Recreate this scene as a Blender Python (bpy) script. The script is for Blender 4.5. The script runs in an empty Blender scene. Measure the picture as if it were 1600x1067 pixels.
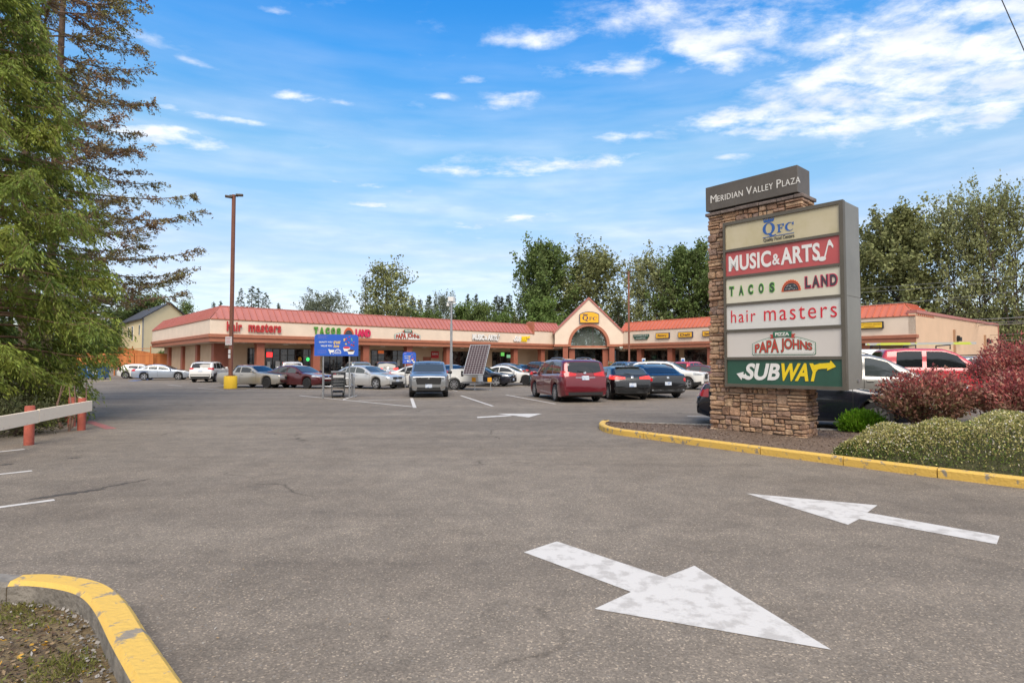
import bpy, bmesh, math, random
import numpy as np
from math import sin, cos, pi, radians, sqrt, atan2, asin
from mathutils import Vector, Matrix
from mathutils.bvhtree import BVHTree

SC = bpy.context.scene
COL = SC.collection
random.seed(7)

# ------------------------------------------------------------------ camera
FPX, CAMH, PITCH = 890.0, 1.63, math.atan(32.5 / 890.0)
cam_d = bpy.data.cameras.new('camera'); cam = bpy.data.objects.new('camera', cam_d); COL.objects.link(cam)
cam_d.sensor_width = 36.0; cam_d.lens = 36.0 * FPX / 1600.0
cam_d.clip_start = 0.05; cam_d.clip_end = 3000.0
cam.location = (0, 0, CAMH); cam.rotation_euler = (pi / 2 + PITCH, 0, 0)
SC.camera = cam
SC.view_settings.view_transform = 'Standard'; SC.view_settings.look = 'None'
SC.view_settings.exposure = 1.52; SC.view_settings.gamma = 1.0
SC.render.film_transparent = False
SC.cycles.max_bounces = 6; SC.cycles.use_denoising = True

def ray(px, py):
    a = (px - 800.0) / FPX; b = (533.5 - py) / FPX
    return Vector((a, cos(PITCH) - b * sin(PITCH), sin(PITCH) + b * cos(PITCH)))
def gp(px, py, z=0.0):
    r = ray(px, py); t = (z - CAMH) / r.z
    return Vector((r.x * t, r.y * t, z))
def at(px, py, Y):
    r = ray(px, py); t = Y / r.y
    return Vector((r.x * t, Y, CAMH + r.z * t))

# ------------------------------------------------------------------ sky and sun
SUN_EL, SUN_AZ = radians(50), radians(172)      # azimuth clockwise from +Y (camera forward)
world = bpy.data.worlds.new('World'); SC.world = world; world.use_nodes = True
def build_world():
    nt = world.node_tree; N = nt.nodes; Lk = nt.links; N.clear()
    out = N.new('ShaderNodeOutputWorld'); bg = N.new('ShaderNodeBackground')
    bg.inputs['Strength'].default_value = 0.075
    Lk.new(bg.outputs[0], out.inputs[0])
    sky = N.new('ShaderNodeTexSky'); sky.sky_type = 'NISHITA'; sky.sun_disc = False
    sky.sun_elevation = SUN_EL; sky.sun_rotation = SUN_AZ
    sky.air_density = 1.0; sky.dust_density = 0.6; sky.ozone_density = 2.0
    def math_(op, a, b=None, c=None, clamp=False):
        n = N.new('ShaderNodeMath'); n.operation = op; n.use_clamp = clamp
        for i, v in enumerate((a, b, c)):
            if v is None: continue
            if isinstance(v, (int, float)): n.inputs[i].default_value = v
            else: Lk.new(v, n.inputs[i])
        return n.outputs[0]
    tc = N.new('ShaderNodeTexCoord'); sp = N.new('ShaderNodeSeparateXYZ'); Lk.new(tc.outputs['Generated'], sp.inputs[0])
    X, Y, Z = sp.outputs
    el = math_('ARCSINE', Z); az = math_('ARCTAN2', X, Y)
    # saturate the zenith, keep the horizon pale
    hs = N.new('ShaderNodeHueSaturation'); Lk.new(sky.outputs[0], hs.inputs['Color'])
    hs.inputs['Saturation'].default_value = 1.25; hs.inputs['Value'].default_value = 1.46; hs.inputs['Hue'].default_value = 0.495
    t_ = N.new('ShaderNodeMapRange'); Lk.new(el, t_.inputs[0]); t_.inputs[1].default_value = 0.0; t_.inputs[2].default_value = 0.62
    ramp = N.new('ShaderNodeValToRGB'); Lk.new(t_.outputs[0], ramp.inputs[0])
    e = ramp.color_ramp.elements
    e[0].position = 0.0; e[0].color = (0.40, 0.41, 0.44, 1)
    e[1].position = 1.0; e[1].color = (0.20, 0.70, 0.96, 1)
    for p_, c_ in ((0.13, (0.60, 0.50, 0.50)), (0.30, (0.86, 0.61, 0.56)), (0.55, (0.92, 0.82, 0.69)), (0.80, (0.42, 0.78, 0.90))):
        q = ramp.color_ramp.elements.new(p_); q.color = (*c_, 1)
    mul = N.new('ShaderNodeMix'); mul.data_type = 'RGBA'; mul.blend_type = 'MULTIPLY'; mul.inputs[0].default_value = 1.0
    Lk.new(hs.outputs[0], mul.inputs[6]); Lk.new(ramp.outputs[0], mul.inputs[7])
    # clouds on a plane overhead
    den = math_('ADD', math_('MAXIMUM', Z, 0.0), 0.10)
    cx = math_('DIVIDE', X, den); cy = math_('DIVIDE', Y, den)
    cb = N.new('ShaderNodeCombineXYZ'); Lk.new(cx, cb.inputs[0]); Lk.new(math_('MULTIPLY', cy, 1.35), cb.inputs[1])
    n1 = N.new('ShaderNodeTexNoise'); Lk.new(cb.outputs[0], n1.inputs['Vector'])
    n1.inputs['Scale'].default_value = 6.5; n1.inputs['Detail'].default_value = 10; n1.inputs['Roughness'].default_value = 0.63; n1.inputs['Distortion'].default_value = 0.15
    def blob(px, py, rx, ry, amp):
        r = ray(px, py).normalized(); a0 = atan2(r.x, r.y); e0 = asin(r.z)
        fa = cos(e0)
        u = math_('DIVIDE', math_('SUBTRACT', az, a0), rx / FPX / max(fa, .5) * .8)
        v = math_('DIVIDE', math_('SUBTRACT', el, e0), ry / FPX * .85)
        d = math_('ADD', math_('MULTIPLY', u, u), math_('MULTIPLY', v, v))
        return math_('MULTIPLY', math_('EXPONENT', math_('MULTIPLY', d, -1.0)), amp)
    acc = None
    for b in CLOUDS:
        o = blob(*b); acc = o if acc is None else math_('ADD', acc, o)
    acc = math_('MINIMUM', acc, 0.42)
    dens = math_('ADD', math_('MULTIPLY', math_('MULTIPLY', acc, 2.1), n1.outputs[0]), math_('MULTIPLY', math_('SUBTRACT', n1.outputs[0], .5), .85))
    mr = N.new('ShaderNodeMapRange'); mr.interpolation_type = 'SMOOTHSTEP'; Lk.new(dens, mr.inputs[0])
    mr.inputs[1].default_value = 0.04; mr.inputs[2].default_value = 0.68
    # a thin veil low down
    n2 = N.new('ShaderNodeTexNoise'); cb2 = N.new('ShaderNodeCombineXYZ')
    Lk.new(math_('MULTIPLY', az, 2.2), cb2.inputs[0]); Lk.new(math_('MULTIPLY', el, 16.0), cb2.inputs[1]); Lk.new(cb2.outputs[0], n2.inputs['Vector'])
    n2.inputs['Scale'].default_value = 1.6; n2.inputs['Detail'].default_value = 5
    veil = N.new('ShaderNodeMapRange'); Lk.new(n2.outputs[0], veil.inputs[0]); veil.inputs[1].default_value = 0.36; veil.inputs[2].default_value = 0.74
    low = N.new('ShaderNodeMapRange'); Lk.new(el, low.inputs[0]); low.inputs[1].default_value = 0.56; low.inputs[2].default_value = 0.08
    veil_f = math_('MULTIPLY', math_('MULTIPLY', veil.outputs[0], low.outputs[0]), 0.68)
    fac = math_('MULTIPLY', math_('MAXIMUM', mr.outputs[0], veil_f), 0.93)
    # unseen overcast added behind the viewer for soft neutral front light, thinning overhead
    rear = N.new('ShaderNodeMapRange'); rear.interpolation_type = 'SMOOTHSTEP'; Lk.new(math_('ADD', Y, math_('MULTIPLY', math_('SUBTRACT', n1.outputs[0], .5), .5)), rear.inputs[0]); rear.inputs[1].default_value = .40; rear.inputs[2].default_value = -.10
    fac = math_('MAXIMUM', fac, math_('MULTIPLY', rear.outputs[0], .95))
    # cloud brightness varies with thickness
    n3 = N.new('ShaderNodeTexNoise'); Lk.new(cb.outputs[0], n3.inputs['Vector']); n3.inputs['Scale'].default_value = 5.0; n3.inputs['Detail'].default_value = 6
    cr = N.new('ShaderNodeValToRGB'); Lk.new(n3.outputs[0], cr.inputs[0])
    cr.color_ramp.elements[0].position = .35; cr.color_ramp.elements[0].color = (CLB * .70, CLB * .76, CLB * .87, 1)
    cr.color_ramp.elements[1].position = .62; cr.color_ramp.elements[1].color = (CLB, CLB, CLB * 1.02, 1)
    mx = N.new('ShaderNodeMix'); mx.data_type = 'RGBA'; Lk.new(fac, mx.inputs[0]); Lk.new(mul.outputs[2], mx.inputs[6]); Lk.new(cr.outputs[0], mx.inputs[7])
    Lk.new(mx.outputs[2], bg.inputs['Color'])
CLB = 5.6
CLOUDS = [(1400, 105, 170, 62, .40), (1180, 30, 140, 34, .36), (1500, 45, 170, 60, .38), (1130, 95, 70, 20, .34), (1120, 185, 70, 13, .34), (1230, 190, 100, 22, .36), (1330, 165, 120, 28, .36), (1490, 155, 160, 36, .38), (1560, 185, 60, 14, .24),
          (1010, 18, 90, 22, .33), (1065, 72, 60, 14, .34), (880, 50, 70, 13, .38), (790, 64, 60, 9, .34), (850, 72, 40, 7, .28), (930, 108, 60, 14, .36), (990, 105, 40, 10, .34), (790, 155, 50, 11, .40), (825, 146, 20, 5, .28), (740, 168, 20, 4, .26), (740, 125, 28, 7, .42),
          (688, 151, 26, 6, .40), (450, 150, 38, 9, .42), (530, 160, 26, 5, .25), (383, 190, 42, 7, .40), (245, 213, 75, 15, .46), (285, 205, 30, 6, .3), (850, 258, 140, 14, .36), (740, 268, 90, 8, .32), (960, 250, 50, 8, .26), (980, 213, 60, 11, .32), (590, 322, 44, 7, .36), (590, 292, 26, 6, .27), (530, 285, 20, 5, .25),
          (830, 340, 80, 8, .38), (740, 352, 60, 6, .34), (300, 97, 26, 5, .27), (430, 18, 32, 6, .27), (280, 173, 42, 7, .36), (215, 55, 40, 11, .26), (1140, 245, 30, 6, .26), (640, 300, 14, 4, .22), (500, 240, 200, 50, .03), (700, 200, 300, 60, .04), (480, 350, 300, 30, .05)]
build_world()
sun_d = bpy.data.lights.new('sun', 'SUN'); sun = bpy.data.objects.new('sun', sun_d); COL.objects.link(sun)
sun_d.energy = 1.3; sun_d.angle = radians(40); sun_d.color = (1.0, .90, .78)
sdir = Vector((cos(SUN_EL) * sin(SUN_AZ), cos(SUN_EL) * cos(SUN_AZ), sin(SUN_EL)))
sun.rotation_euler = sdir.to_track_quat('Z', 'Y').to_euler()

# ------------------------------------------------------------------ helpers
WM = {}
def mat(name, col, rough=.6, metal=0.0, spec=.5, var=0.0, vs=3.0, col2=None, bump=0.0, bs=40.0, coat=0.0, emit=0.0, thr=None, detail=4, coords='Object', island=0.0, trans=0.0):
    m = bpy.data.materials.new(name); m.use_nodes = True
    nt = m.node_tree; N = nt.nodes; Lk = nt.links
    b = N['Principled BSDF']
    b.inputs['Roughness'].default_value = rough; b.inputs['Metallic'].default_value = metal
    b.inputs['Specular IOR Level'].default_value = spec; b.inputs['Coat Weight'].default_value = coat; b.inputs['Coat Roughness'].default_value = .05
    c1 = (*col, 1)
    b.inputs['Base Color'].default_value = c1
    tc = None
    if var > 0 or col2 or bump > 0:
        tc = N.new('ShaderNodeTexCoord')
    cur = None
    if var > 0 or col2:
        n = N.new('ShaderNodeTexNoise'); n.inputs['Scale'].default_value = vs; n.inputs['Detail'].default_value = detail; n.inputs['Roughness'].default_value = .62
        Lk.new(tc.outputs[coords], n.inputs['Vector'])
        r = N.new('ShaderNodeValToRGB'); Lk.new(n.outputs[0], r.inputs[0])
        lo, hi = thr if thr else (.32, .68)
        r.color_ramp.elements[0].position = lo; r.color_ramp.elements[1].position = hi
        c2 = col2 if col2 else tuple(min(1, x * (1 + var)) for x in col)
        c0 = col if col2 else tuple(x * (1 - var) for x in col)
        r.color_ramp.elements[0].color = (*c0, 1); r.color_ramp.elements[1].color = (*c2, 1)
        cur = r.outputs[0]
        Lk.new(cur, b.inputs['Base Color'])
    if island > 0:
        g = N.new('ShaderNodeNewGeometry'); hs = N.new('ShaderNodeHueSaturation')
        mr = N.new('ShaderNodeMapRange'); Lk.new(g.outputs['Random Per Island'], mr.inputs[0]); mr.inputs[3].default_value = 1 - island; mr.inputs[4].default_value = 1 + island
        mh = N.new('ShaderNodeMapRange'); Lk.new(g.outputs['Random Per Island'], mh.inputs[0]); mh.inputs[3].default_value = .5 - island * .035; mh.inputs[4].default_value = .5 + island * .035
        Lk.new(mr.outputs[0], hs.inputs['Value']); Lk.new(mh.outputs[0], hs.inputs['Hue'])
        if cur: Lk.new(cur, hs.inputs['Color'])
        else: hs.inputs['Color'].default_value = c1
        cur = hs.outputs[0]; Lk.new(cur, b.inputs['Base Color'])
    if bump > 0:
        n = N.new('ShaderNodeTexNoise'); n.inputs['Scale'].default_value = bs; n.inputs['Detail'].default_value = 3
        Lk.new(tc.outputs[coords], n.inputs['Vector'])
        bp = N.new('ShaderNodeBump'); bp.inputs['Strength'].default_value = bump; bp.inputs['Distance'].default_value = .02
        Lk.new(n.outputs[0], bp.inputs['Height']); Lk.new(bp.outputs[0], b.inputs['Normal'])
    if emit > 0:
        b.inputs['Emission Color'].default_value = c1; b.inputs['Emission Strength'].default_value = emit
    if trans > 0:
        o = N['Material Output']; tr = N.new('ShaderNodeBsdfTranslucent'); mx = N.new('ShaderNodeMixShader'); mx.inputs[0].default_value = trans
        if cur: Lk.new(cur, tr.inputs[0])
        else: tr.inputs[0].default_value = c1
        Lk.new(b.outputs[0], mx.inputs[1]); Lk.new(tr.outputs[0], mx.inputs[2]); Lk.new(mx.outputs[0], o.inputs[0])
    return m

def tag(o, label=None, cat=None, group=None, kind=None):
    if label: o['label'] = label
    if cat: o['category'] = cat
    if group: o['group'] = group
    if kind: o['kind'] = kind
    return o
def thing(name, label, cat, loc=(0, 0, 0), rotz=0.0, group=None, scale=1.0):
    o = bpy.data.objects.new(name, None); COL.objects.link(o)
    o.empty_display_size = .2
    o.location = loc; o.rotation_euler = (0, 0, rotz); o.scale = (scale,) * 3
    WM[o.name] = Matrix.Translation(Vector(loc)) @ Matrix.Rotation(rotz, 4, 'Z') @ Matrix.Scale(scale, 4)
    return tag(o, label, cat, group)
def link_mesh(name, me, parent=None):
    o = bpy.data.objects.new(name, me); COL.objects.link(o)
    if parent is not None:
        o.parent = parent; WM[o.name] = WM.get(parent.name, Matrix())
    return o

class MB:
    """collects shapes into one mesh"""
    def __init__(s, M=None):
        s.v = []; s.f = []; s.m = []; s.M = M or Matrix(); s.mi = 0
    def add(s, vs, fs, mi=None):
        o = len(s.v); M = s.M
        s.v += [M @ Vector(p) for p in vs]
        k = s.mi if mi is None else mi
        for f in fs:
            s.f.append([o + i for i in f]); s.m.append(k)
        return s
    def box(s, x0, y0, z0, x1, y1, z1, mi=None):
        vs = [(x0, y0, z0), (x1, y0, z0), (x1, y1, z0), (x0, y1, z0), (x0, y0, z1), (x1, y0, z1), (x1, y1, z1), (x0, y1, z1)]
        return s.add(vs, [(0, 3, 2, 1), (4, 5, 6, 7), (0, 1, 5, 4), (1, 2, 6, 5), (2, 3, 7, 6), (3, 0, 4, 7)], mi)
    def cbox(s, c, d, R=None, mi=None):
        old = s.M; s.M = old @ Matrix.Translation(Vector(c)) @ (R.to_4x4() if R else Matrix())
        s.box(-d[0] / 2, -d[1] / 2, -d[2] / 2, d[0] / 2, d[1] / 2, d[2] / 2, mi); s.M = old
        return s
    def prism(s, pts, h, mi=None, z0=0.0):
        """pts in the xy plane (anticlockwise), from z0 to z0+h"""
        n = len(pts)
        vs = [(p[0], p[1], z0) for p in pts] + [(p[0], p[1], z0 + h) for p in pts]
        fs = [tuple(range(n - 1, -1, -1)), tuple(range(n, 2 * n))] + [(i, (i + 1) % n, n + (i + 1) % n, n + i) for i in range(n)]
        return s.add(vs, fs, mi)
    def tube(s, pts, rad, n=8, mi=None, cap=True):
        pts = [Vector(p) for p in pts]; k = len(pts)
        rad = rad if isinstance(rad, (list, tuple)) else [rad] * k
        vs = []; up = Vector((0, 0, 1))
        for i, p in enumerate(pts):
            d = (pts[min(i + 1, k - 1)] - pts[max(i - 1, 0)]).normalized()
            a = d.cross(up if abs(d.z) < .95 else Vector((1, 0, 0))).normalized(); b = d.cross(a)
            vs += [p + (a * cos(2 * pi * j / n) + b * sin(2 * pi * j / n)) * rad[i] for j in range(n)]
        fs = [(i * n + j, i * n + (j + 1) % n, (i + 1) * n + (j + 1) % n, (i + 1) * n + j) for i in range(k - 1) for j in range(n)]
        if cap: fs += [tuple(range(n - 1, -1, -1)), tuple((k - 1) * n + j for j in range(n))]
        return s.add(vs, fs, mi)
    def lathe(s, prof, n=16, mi=None, axis='z', c=(0, 0, 0)):
        vs = []
        for r, h in prof:
            for j in range(n):
                a = 2 * pi * j / n
                p = (r * cos(a), r * sin(a), h) if axis == 'z' else ((r * cos(a), h, r * sin(a)) if axis == 'y' else (h, r * cos(a), r * sin(a)))
                vs.append((p[0] + c[0], p[1] + c[1], p[2] + c[2]))
        k = len(prof)
        fs = [(i * n + j, i * n + (j + 1) % n, (i + 1) * n + (j + 1) % n, (i + 1) * n + j) for i in range(k - 1) for j in range(n)]
        fs += [tuple(range(n - 1, -1, -1)), tuple((k - 1) * n + j for j in range(n))]
        return s.add(vs, fs, mi)
    def ring(s, outer, inner, h, mi=None, z0=0.0):
        """band between two closed outlines with the same number of points"""
        n = len(outer)
        vs = [(p[0], p[1], z0) for p in outer] + [(p[0], p[1], z0) for p in inner] + [(p[0], p[1], z0 + h) for p in outer] + [(p[0], p[1], z0 + h) for p in inner]
        fs = []
        for i in range(n):
            j = (i + 1) % n
            fs += [(2 * n + i, 2 * n + j, 3 * n + j, 3 * n + i), (i, n + i, n + j, j), (i, j, 2 * n + j, 2 * n + i), (n + j, n + i, 3 * n + i, 3 * n + j)]
        return s.add(vs, fs, mi)
    def build(s, name, mats, parent=None, smooth=False, bevel=0.0, angle=35, local=False):
        vs = s.v
        if parent is not None and not local:
            I = WM.get(parent.name, Matrix()).inverted(); vs = [I @ p for p in vs]
        me = bpy.data.meshes.new(name); me.from_pydata([tuple(p) for p in vs], [], s.f)
        mats = mats if isinstance(mats, (list, tuple)) else [mats]
        for m in mats: me.materials.append(m)
        if len(mats) > 1: me.polygons.foreach_set('material_index', s.m)
        if smooth:
            me.polygons.foreach_set('use_smooth', [True] * len(me.polygons)); me.set_sharp_from_angle(angle=radians(angle))
        me.update()
        o = link_mesh(name, me, parent)
        if bevel > 0:
            b = o.modifiers.new('bevel', 'BEVEL'); b.width = bevel; b.segments = 2; b.limit_method = 'ANGLE'; b.angle_limit = radians(40)
        return o

def frameM(o, u, up, n):
    u, up, n = Vector(u), Vector(up), Vector(n)
    return Matrix(((u.x, up.x, n.x, o[0]), (u.y, up.y, n.y, o[1]), (u.z, up.z, n.z, o[2]), (0, 0, 0, 1)))

def np_mesh(name, V, Q, mats, mi=None, parent=None, smooth=False, T=None):
    """fast mesh from numpy: V (n,3), Q (k,4) quads and/or T (j,3) triangles"""
    me = bpy.data.meshes.new(name)
    V = np.asarray(V, np.float32); nq = 0 if Q is None else len(Q); nt = 0 if T is None else len(T)
    me.vertices.add(len(V)); me.vertices.foreach_set('co', V.ravel())
    me.loops.add(nq * 4 + nt * 3); me.polygons.add(nq + nt)
    idx = np.concatenate([np.asarray(Q, np.int32).ravel() if nq else np.zeros(0, np.int32), np.asarray(T, np.int32).ravel() if nt else np.zeros(0, np.int32)])
    me.loops.foreach_set('vertex_index', idx)
    st = np.concatenate([np.arange(nq) * 4, nq * 4 + np.arange(nt) * 3]).astype(np.int32)
    me.polygons.foreach_set('loop_start', st)
    for m in (mats if isinstance(mats, (list, tuple)) else [mats]): me.materials.append(m)
    if mi is not None: me.polygons.foreach_set('material_index', np.asarray(mi, np.int32))
    if smooth: me.polygons.foreach_set('use_smooth', np.ones(nq + nt, bool))
    me.update(calc_edges=True); me.validate()
    return link_mesh(name, me, parent) if parent != 'none' else me

_tc = {}
def text_shape(s, bold=0.0, space=1.0, depth=.5, shear=0.0):
    """verts / faces of a word, scaled to the unit square, depth along z 0..1"""
    k = (s, bold, space, shear)
    if k in _tc: return _tc[k]
    cu = bpy.data.curves.new('word', 'FONT'); cu.body = s; cu.extrude = .1; cu.offset = bold; cu.space_character = space; cu.shear = shear; cu.resolution_u = 4
    o = bpy.data.objects.new('word', cu); COL.objects.link(o)
    dg = bpy.context.evaluated_depsgraph_get(); me = bpy.data.meshes.new_from_object(o.evaluated_get(dg))
    V = np.array([v.co[:] for v in me.vertices]); Fc = [tuple(p.vertices) for p in me.polygons]
    bpy.data.objects.remove(o); bpy.data.curves.remove(cu); bpy.data.meshes.remove(me)
    lo, hi = V.min(0), V.max(0); V = (V - lo) / np.maximum(hi - lo, 1e-6)
    _tc[k] = (V, Fc); return _tc[k]
def put_text(mb, s, x, y, w, h, z0=.002, d=.008, mi=0, bold=0.0, space=1.0, shear=0.0, warp=None):
    V, Fc = text_shape(s, bold, space, shear=shear)
    P = V * np.array([w, h, d]) + np.array([x, y, z0])
    if warp: P = np.array([warp(*p) for p in P])
    mb.add([tuple(p) for p in P], Fc, mi)

def ell(cx, cy, rx, ry, n=28, a0=0.0, a1=2 * pi, end=False):
    return [(cx + rx * cos(a0 + (a1 - a0) * i / (n - (1 if end else 0))), cy + ry * sin(a0 + (a1 - a0) * i / (n - (1 if end else 0)))) for i in range(n)]
def strip(mb, outer, inner, z0, d, mi):
    """open band between two polylines (same length)"""
    for i in range(len(outer) - 1):
        mb.prism([inner[i], outer[i], outer[i + 1], inner[i + 1]][::-1], d, mi, z0)

# ------------------------------------------------------------------ materials
def m_asphalt():
    m = bpy.data.materials.new('asphalt'); m.use_nodes = True
    nt = m.node_tree; N = nt.nodes; Lk = nt.links; b = N['Principled BSDF']
    tc = N.new('ShaderNodeTexCoord')
    def noise(sc, det, ro=.6, dist=0.0, vec=None):
        n = N.new('ShaderNodeTexNoise'); n.inputs['Scale'].default_value = sc; n.inputs['Detail'].default_value = det; n.inputs['Roughness'].default_value = ro; n.inputs['Distortion'].default_value = dist
        Lk.new(vec or tc.outputs['Object'], n.inputs['Vector']); return n.outputs[0]
    def ramp(src, stops):
        r = N.new('ShaderNodeValToRGB'); Lk.new(src, r.inputs[0]); e = r.color_ramp.elements
        e[0].position, e[0].color = stops[0][0], (*stops[0][1], 1); e[1].position, e[1].color = stops[-1][0], (*stops[-1][1], 1)
        for p, c in stops[1:-1]:
            q = e.new(p); q.color = (*c, 1)
        return r.outputs[0]
    def mix(a, c, f, mode='MIX'):
        x = N.new('ShaderNodeMix'); x.data_type = 'RGBA'; x.blend_type = mode
        if isinstance(f, float): x.inputs[0].default_value = f
        else: Lk.new(f, x.inputs[0])
        for i, v in ((6, a), (7, c)):
            if isinstance(v, tuple): x.inputs[i].default_value = (*v, 1)
            else: Lk.new(v, x.inputs[i])
        return x.outputs[2]
    base = ramp(noise(.22, 6, .62, .4), [(.28, (.182, .150, .117)), (.5, (.222, .187, .149)), (.74, (.255, .218, .177))])
    mid = ramp(noise(2.3, 5, .7), [(.3, (.80, .80, .80)), (.7, (1.16, 1.15, 1.14))])
    c = mix(base, mid, 1.0, 'MULTIPLY')
    # aggregate: stones of several tones
    vo = N.new('ShaderNodeTexVoronoi'); vo.inputs['Scale'].default_value = 95.0; Lk.new(tc.outputs['Object'], vo.inputs['Vector'])
    st = N.new('ShaderNodeSeparateColor'); Lk.new(vo.outputs['Color'], st.inputs[0])
    ag = ramp(st.outputs[0], [(.0, (.50, .49, .48)), (.45, (.85, .85, .85)), (.80, (1.12, 1.10, 1.06)), (.93, (1.5, 1.45, 1.36)), (1.0, (2.7, 2.6, 2.4))])
    c = mix(c, ag, .62, 'MULTIPLY')
    # coarser pale stones seen sparsely
    vo2 = N.new('ShaderNodeTexVoronoi'); vo2.inputs['Scale'].default_value = 38.0; Lk.new(tc.outputs['Object'], vo2.inputs['Vector'])
    s2 = N.new('ShaderNodeSeparateColor'); Lk.new(vo2.outputs['Color'], s2.inputs[0])
    dist = ramp(vo2.outputs['Distance'], [(.18, (1, 1, 1)), (.34, (0, 0, 0))])
    sel = ramp(s2.outputs[1], [(.84, (0, 0, 0)), (.90, (1, 1, 1))])
    c = mix(c, (.30, .28, .25), mix(mix(dist, sel, 1.0, 'MULTIPLY'), (.5, .5, .5), 1.0, 'MULTIPLY'))
    # dark worn wheel tracks, seal patches and drips
    mp = N.new('ShaderNodeMapping'); Lk.new(tc.outputs['Object'], mp.inputs[0]); mp.inputs['Rotation'].default_value = (0, 0, radians(42)); mp.inputs['Scale'].default_value = (.05, .55, 1)
    tr = ramp(noise(1.0, 4, .6, .6, mp.outputs[0]), [(.42, (1, 1, 1)), (.62, (.72, .72, .73))])
    c = mix(c, tr, .8, 'MULTIPLY')
    sp = ramp(noise(.9, 8, .75, 1.0), [(.66, (1, 1, 1)), (.74, (.62, .60, .58))])
    c = mix(c, sp, .75, 'MULTIPLY')
    # hairline cracks
    vc = N.new('ShaderNodeTexVoronoi'); vc.feature = 'DISTANCE_TO_EDGE'; vc.inputs['Scale'].default_value = .33
    wv = N.new('ShaderNodeTexNoise'); wv.inputs['Scale'].default_value = 1.6; wv.inputs['Detail'].default_value = 6; Lk.new(tc.outputs['Object'], wv.inputs['Vector'])
    av = N.new('ShaderNodeMix'); av.data_type = 'VECTOR'; av.inputs[0].default_value = .45; Lk.new(tc.outputs['Object'], av.inputs[4]); Lk.new(wv.outputs['Color'], av.inputs[5])
    Lk.new(av.outputs[1], vc.inputs['Vector'])
    ck = ramp(vc.outputs['Distance'], [(.0, (.45, .44, .43)), (.006, (1, 1, 1))])
    ckm = ramp(noise(.5, 2), [(.52, (0, 0, 0)), (.60, (1, 1, 1))])
    c = mix(c, ck, ckm, 'MULTIPLY')
    Lk.new(c, b.inputs['Base Color'])
    b.inputs['Roughness'].default_value = .86; b.inputs['Specular IOR Level'].default_value = .35
    bp = N.new('ShaderNodeBump'); bp.inputs['Strength'].default_value = .55; bp.inputs['Distance'].default_value = .008
    Lk.new(st.outputs[0], bp.inputs['Height']); Lk.new(bp.outputs[0], b.inputs['Normal'])
    return m
ASPH = m_asphalt()
WHITEP = mat('road_paint_white', (.60, .57, .53), .7, col2=(.45, .42, .385), vs=6, thr=(.49, .60), detail=9, bump=.3, bs=90)
YELP = mat('kerb_paint_yellow', (.66, .42, .09), .75, col2=(.26, .22, .17), vs=8, thr=(.565, .63), detail=9, bump=.5, bs=30)
CONC = mat('concrete', (.21, .19, .165), .9, var=.35, vs=9, bump=.6, bs=35)
REDP = mat('road_paint_red', (.40, .13, .11), .8, col2=(.16, .12, .11), vs=5, thr=(.45, .7), detail=8)
YLINE = mat('road_paint_yellow', (.62, .42, .14), .8, col2=(.2, .17, .13), vs=3, thr=(.5, .7), detail=8)
BLUEP = mat('road_paint_blue', (.10, .22, .55), .8)
BARK = mat('bark_mulch', (.105, .068, .046), .95, col2=(.22, .155, .11), vs=22, detail=8, bump=1.0, bs=60)
LITTER = mat('leaf_litter_soil', (.10, .066, .036), .95, col2=(.21, .155, .075), vs=9, detail=9, bump=1.0, bs=50)

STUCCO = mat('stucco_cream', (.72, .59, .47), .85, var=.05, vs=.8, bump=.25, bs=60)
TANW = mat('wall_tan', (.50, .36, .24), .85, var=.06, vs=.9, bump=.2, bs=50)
TERRA = mat('painted_band_terracotta', (.37, .135, .075), .6, var=.08, vs=1.5)
COLRED = mat('column_brown_red', (.30, .095, .055), .65, var=.1, vs=1.5)
ROOFR = mat('metal_roof_red', (.40, .145, .12), .45, var=.07, vs=.7)
ROOFO = mat('metal_roof_orange', (.50, .14, .08), .45, var=.07, vs=.7)
FLATR = mat('flat_roof_grey', (.25, .24, .23), .9)
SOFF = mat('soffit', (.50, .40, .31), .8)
def m_window(name, dark, lit):
    m = mat(name, dark, .06, spec=.7, col2=lit, vs=1.1, thr=(.48, .62), detail=3)  # paler areas painted into the glass colour stand for lit interiors
    return m
GLASS = m_window('shop_glass_dark', (.008, .009, .010), (.11, .105, .095))
GLASSP = m_window('shop_glass_pale', (.05, .055, .055), (.12, .12, .11))
ALU = mat('dark_window_frame', (.045, .035, .028), .4, metal=.3)
BLACK = mat('matt_black', (.012, .012, .013), .6)
WHITE = mat('white_paint', (.75, .75, .73), .5)
GREYM = mat('grey_metal', (.30, .31, .32), .4, metal=.7, var=.1, vs=5)
GALV = mat('galvanised_steel', (.42, .43, .44), .42, metal=.8, var=.12, vs=4)
LAMPB = mat('lamp_pole_brown', (.20, .075, .045), .55, var=.12, vs=2)
YCONC = mat('yellow_concrete', (.78, .50, .03), .7, col2=(.45, .30, .06), vs=2.5, thr=(.62, .75), bump=.3, bs=25)

# ------------------------------------------------------------------ ground and paint
g = MB()
xs = [-900, -300, -120, -60, -30, -15, 0, 15, 30, 60, 120, 300, 900]; ys = [-300, -60, -20, 0, 10, 20, 40, 80, 140, 300, 700, 1600]
for y in ys:
    for x in xs: g.v.append(Vector((x, y, 0)))
nx = len(xs)
for j in range(len(ys) - 1):
    for i in range(nx - 1):
        a = j * nx + i; g.f.append((a, a + 1, a + nx + 1, a + nx)); g.m.append(0)
tag(g.build('ground', ASPH), kind='structure')

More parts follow.
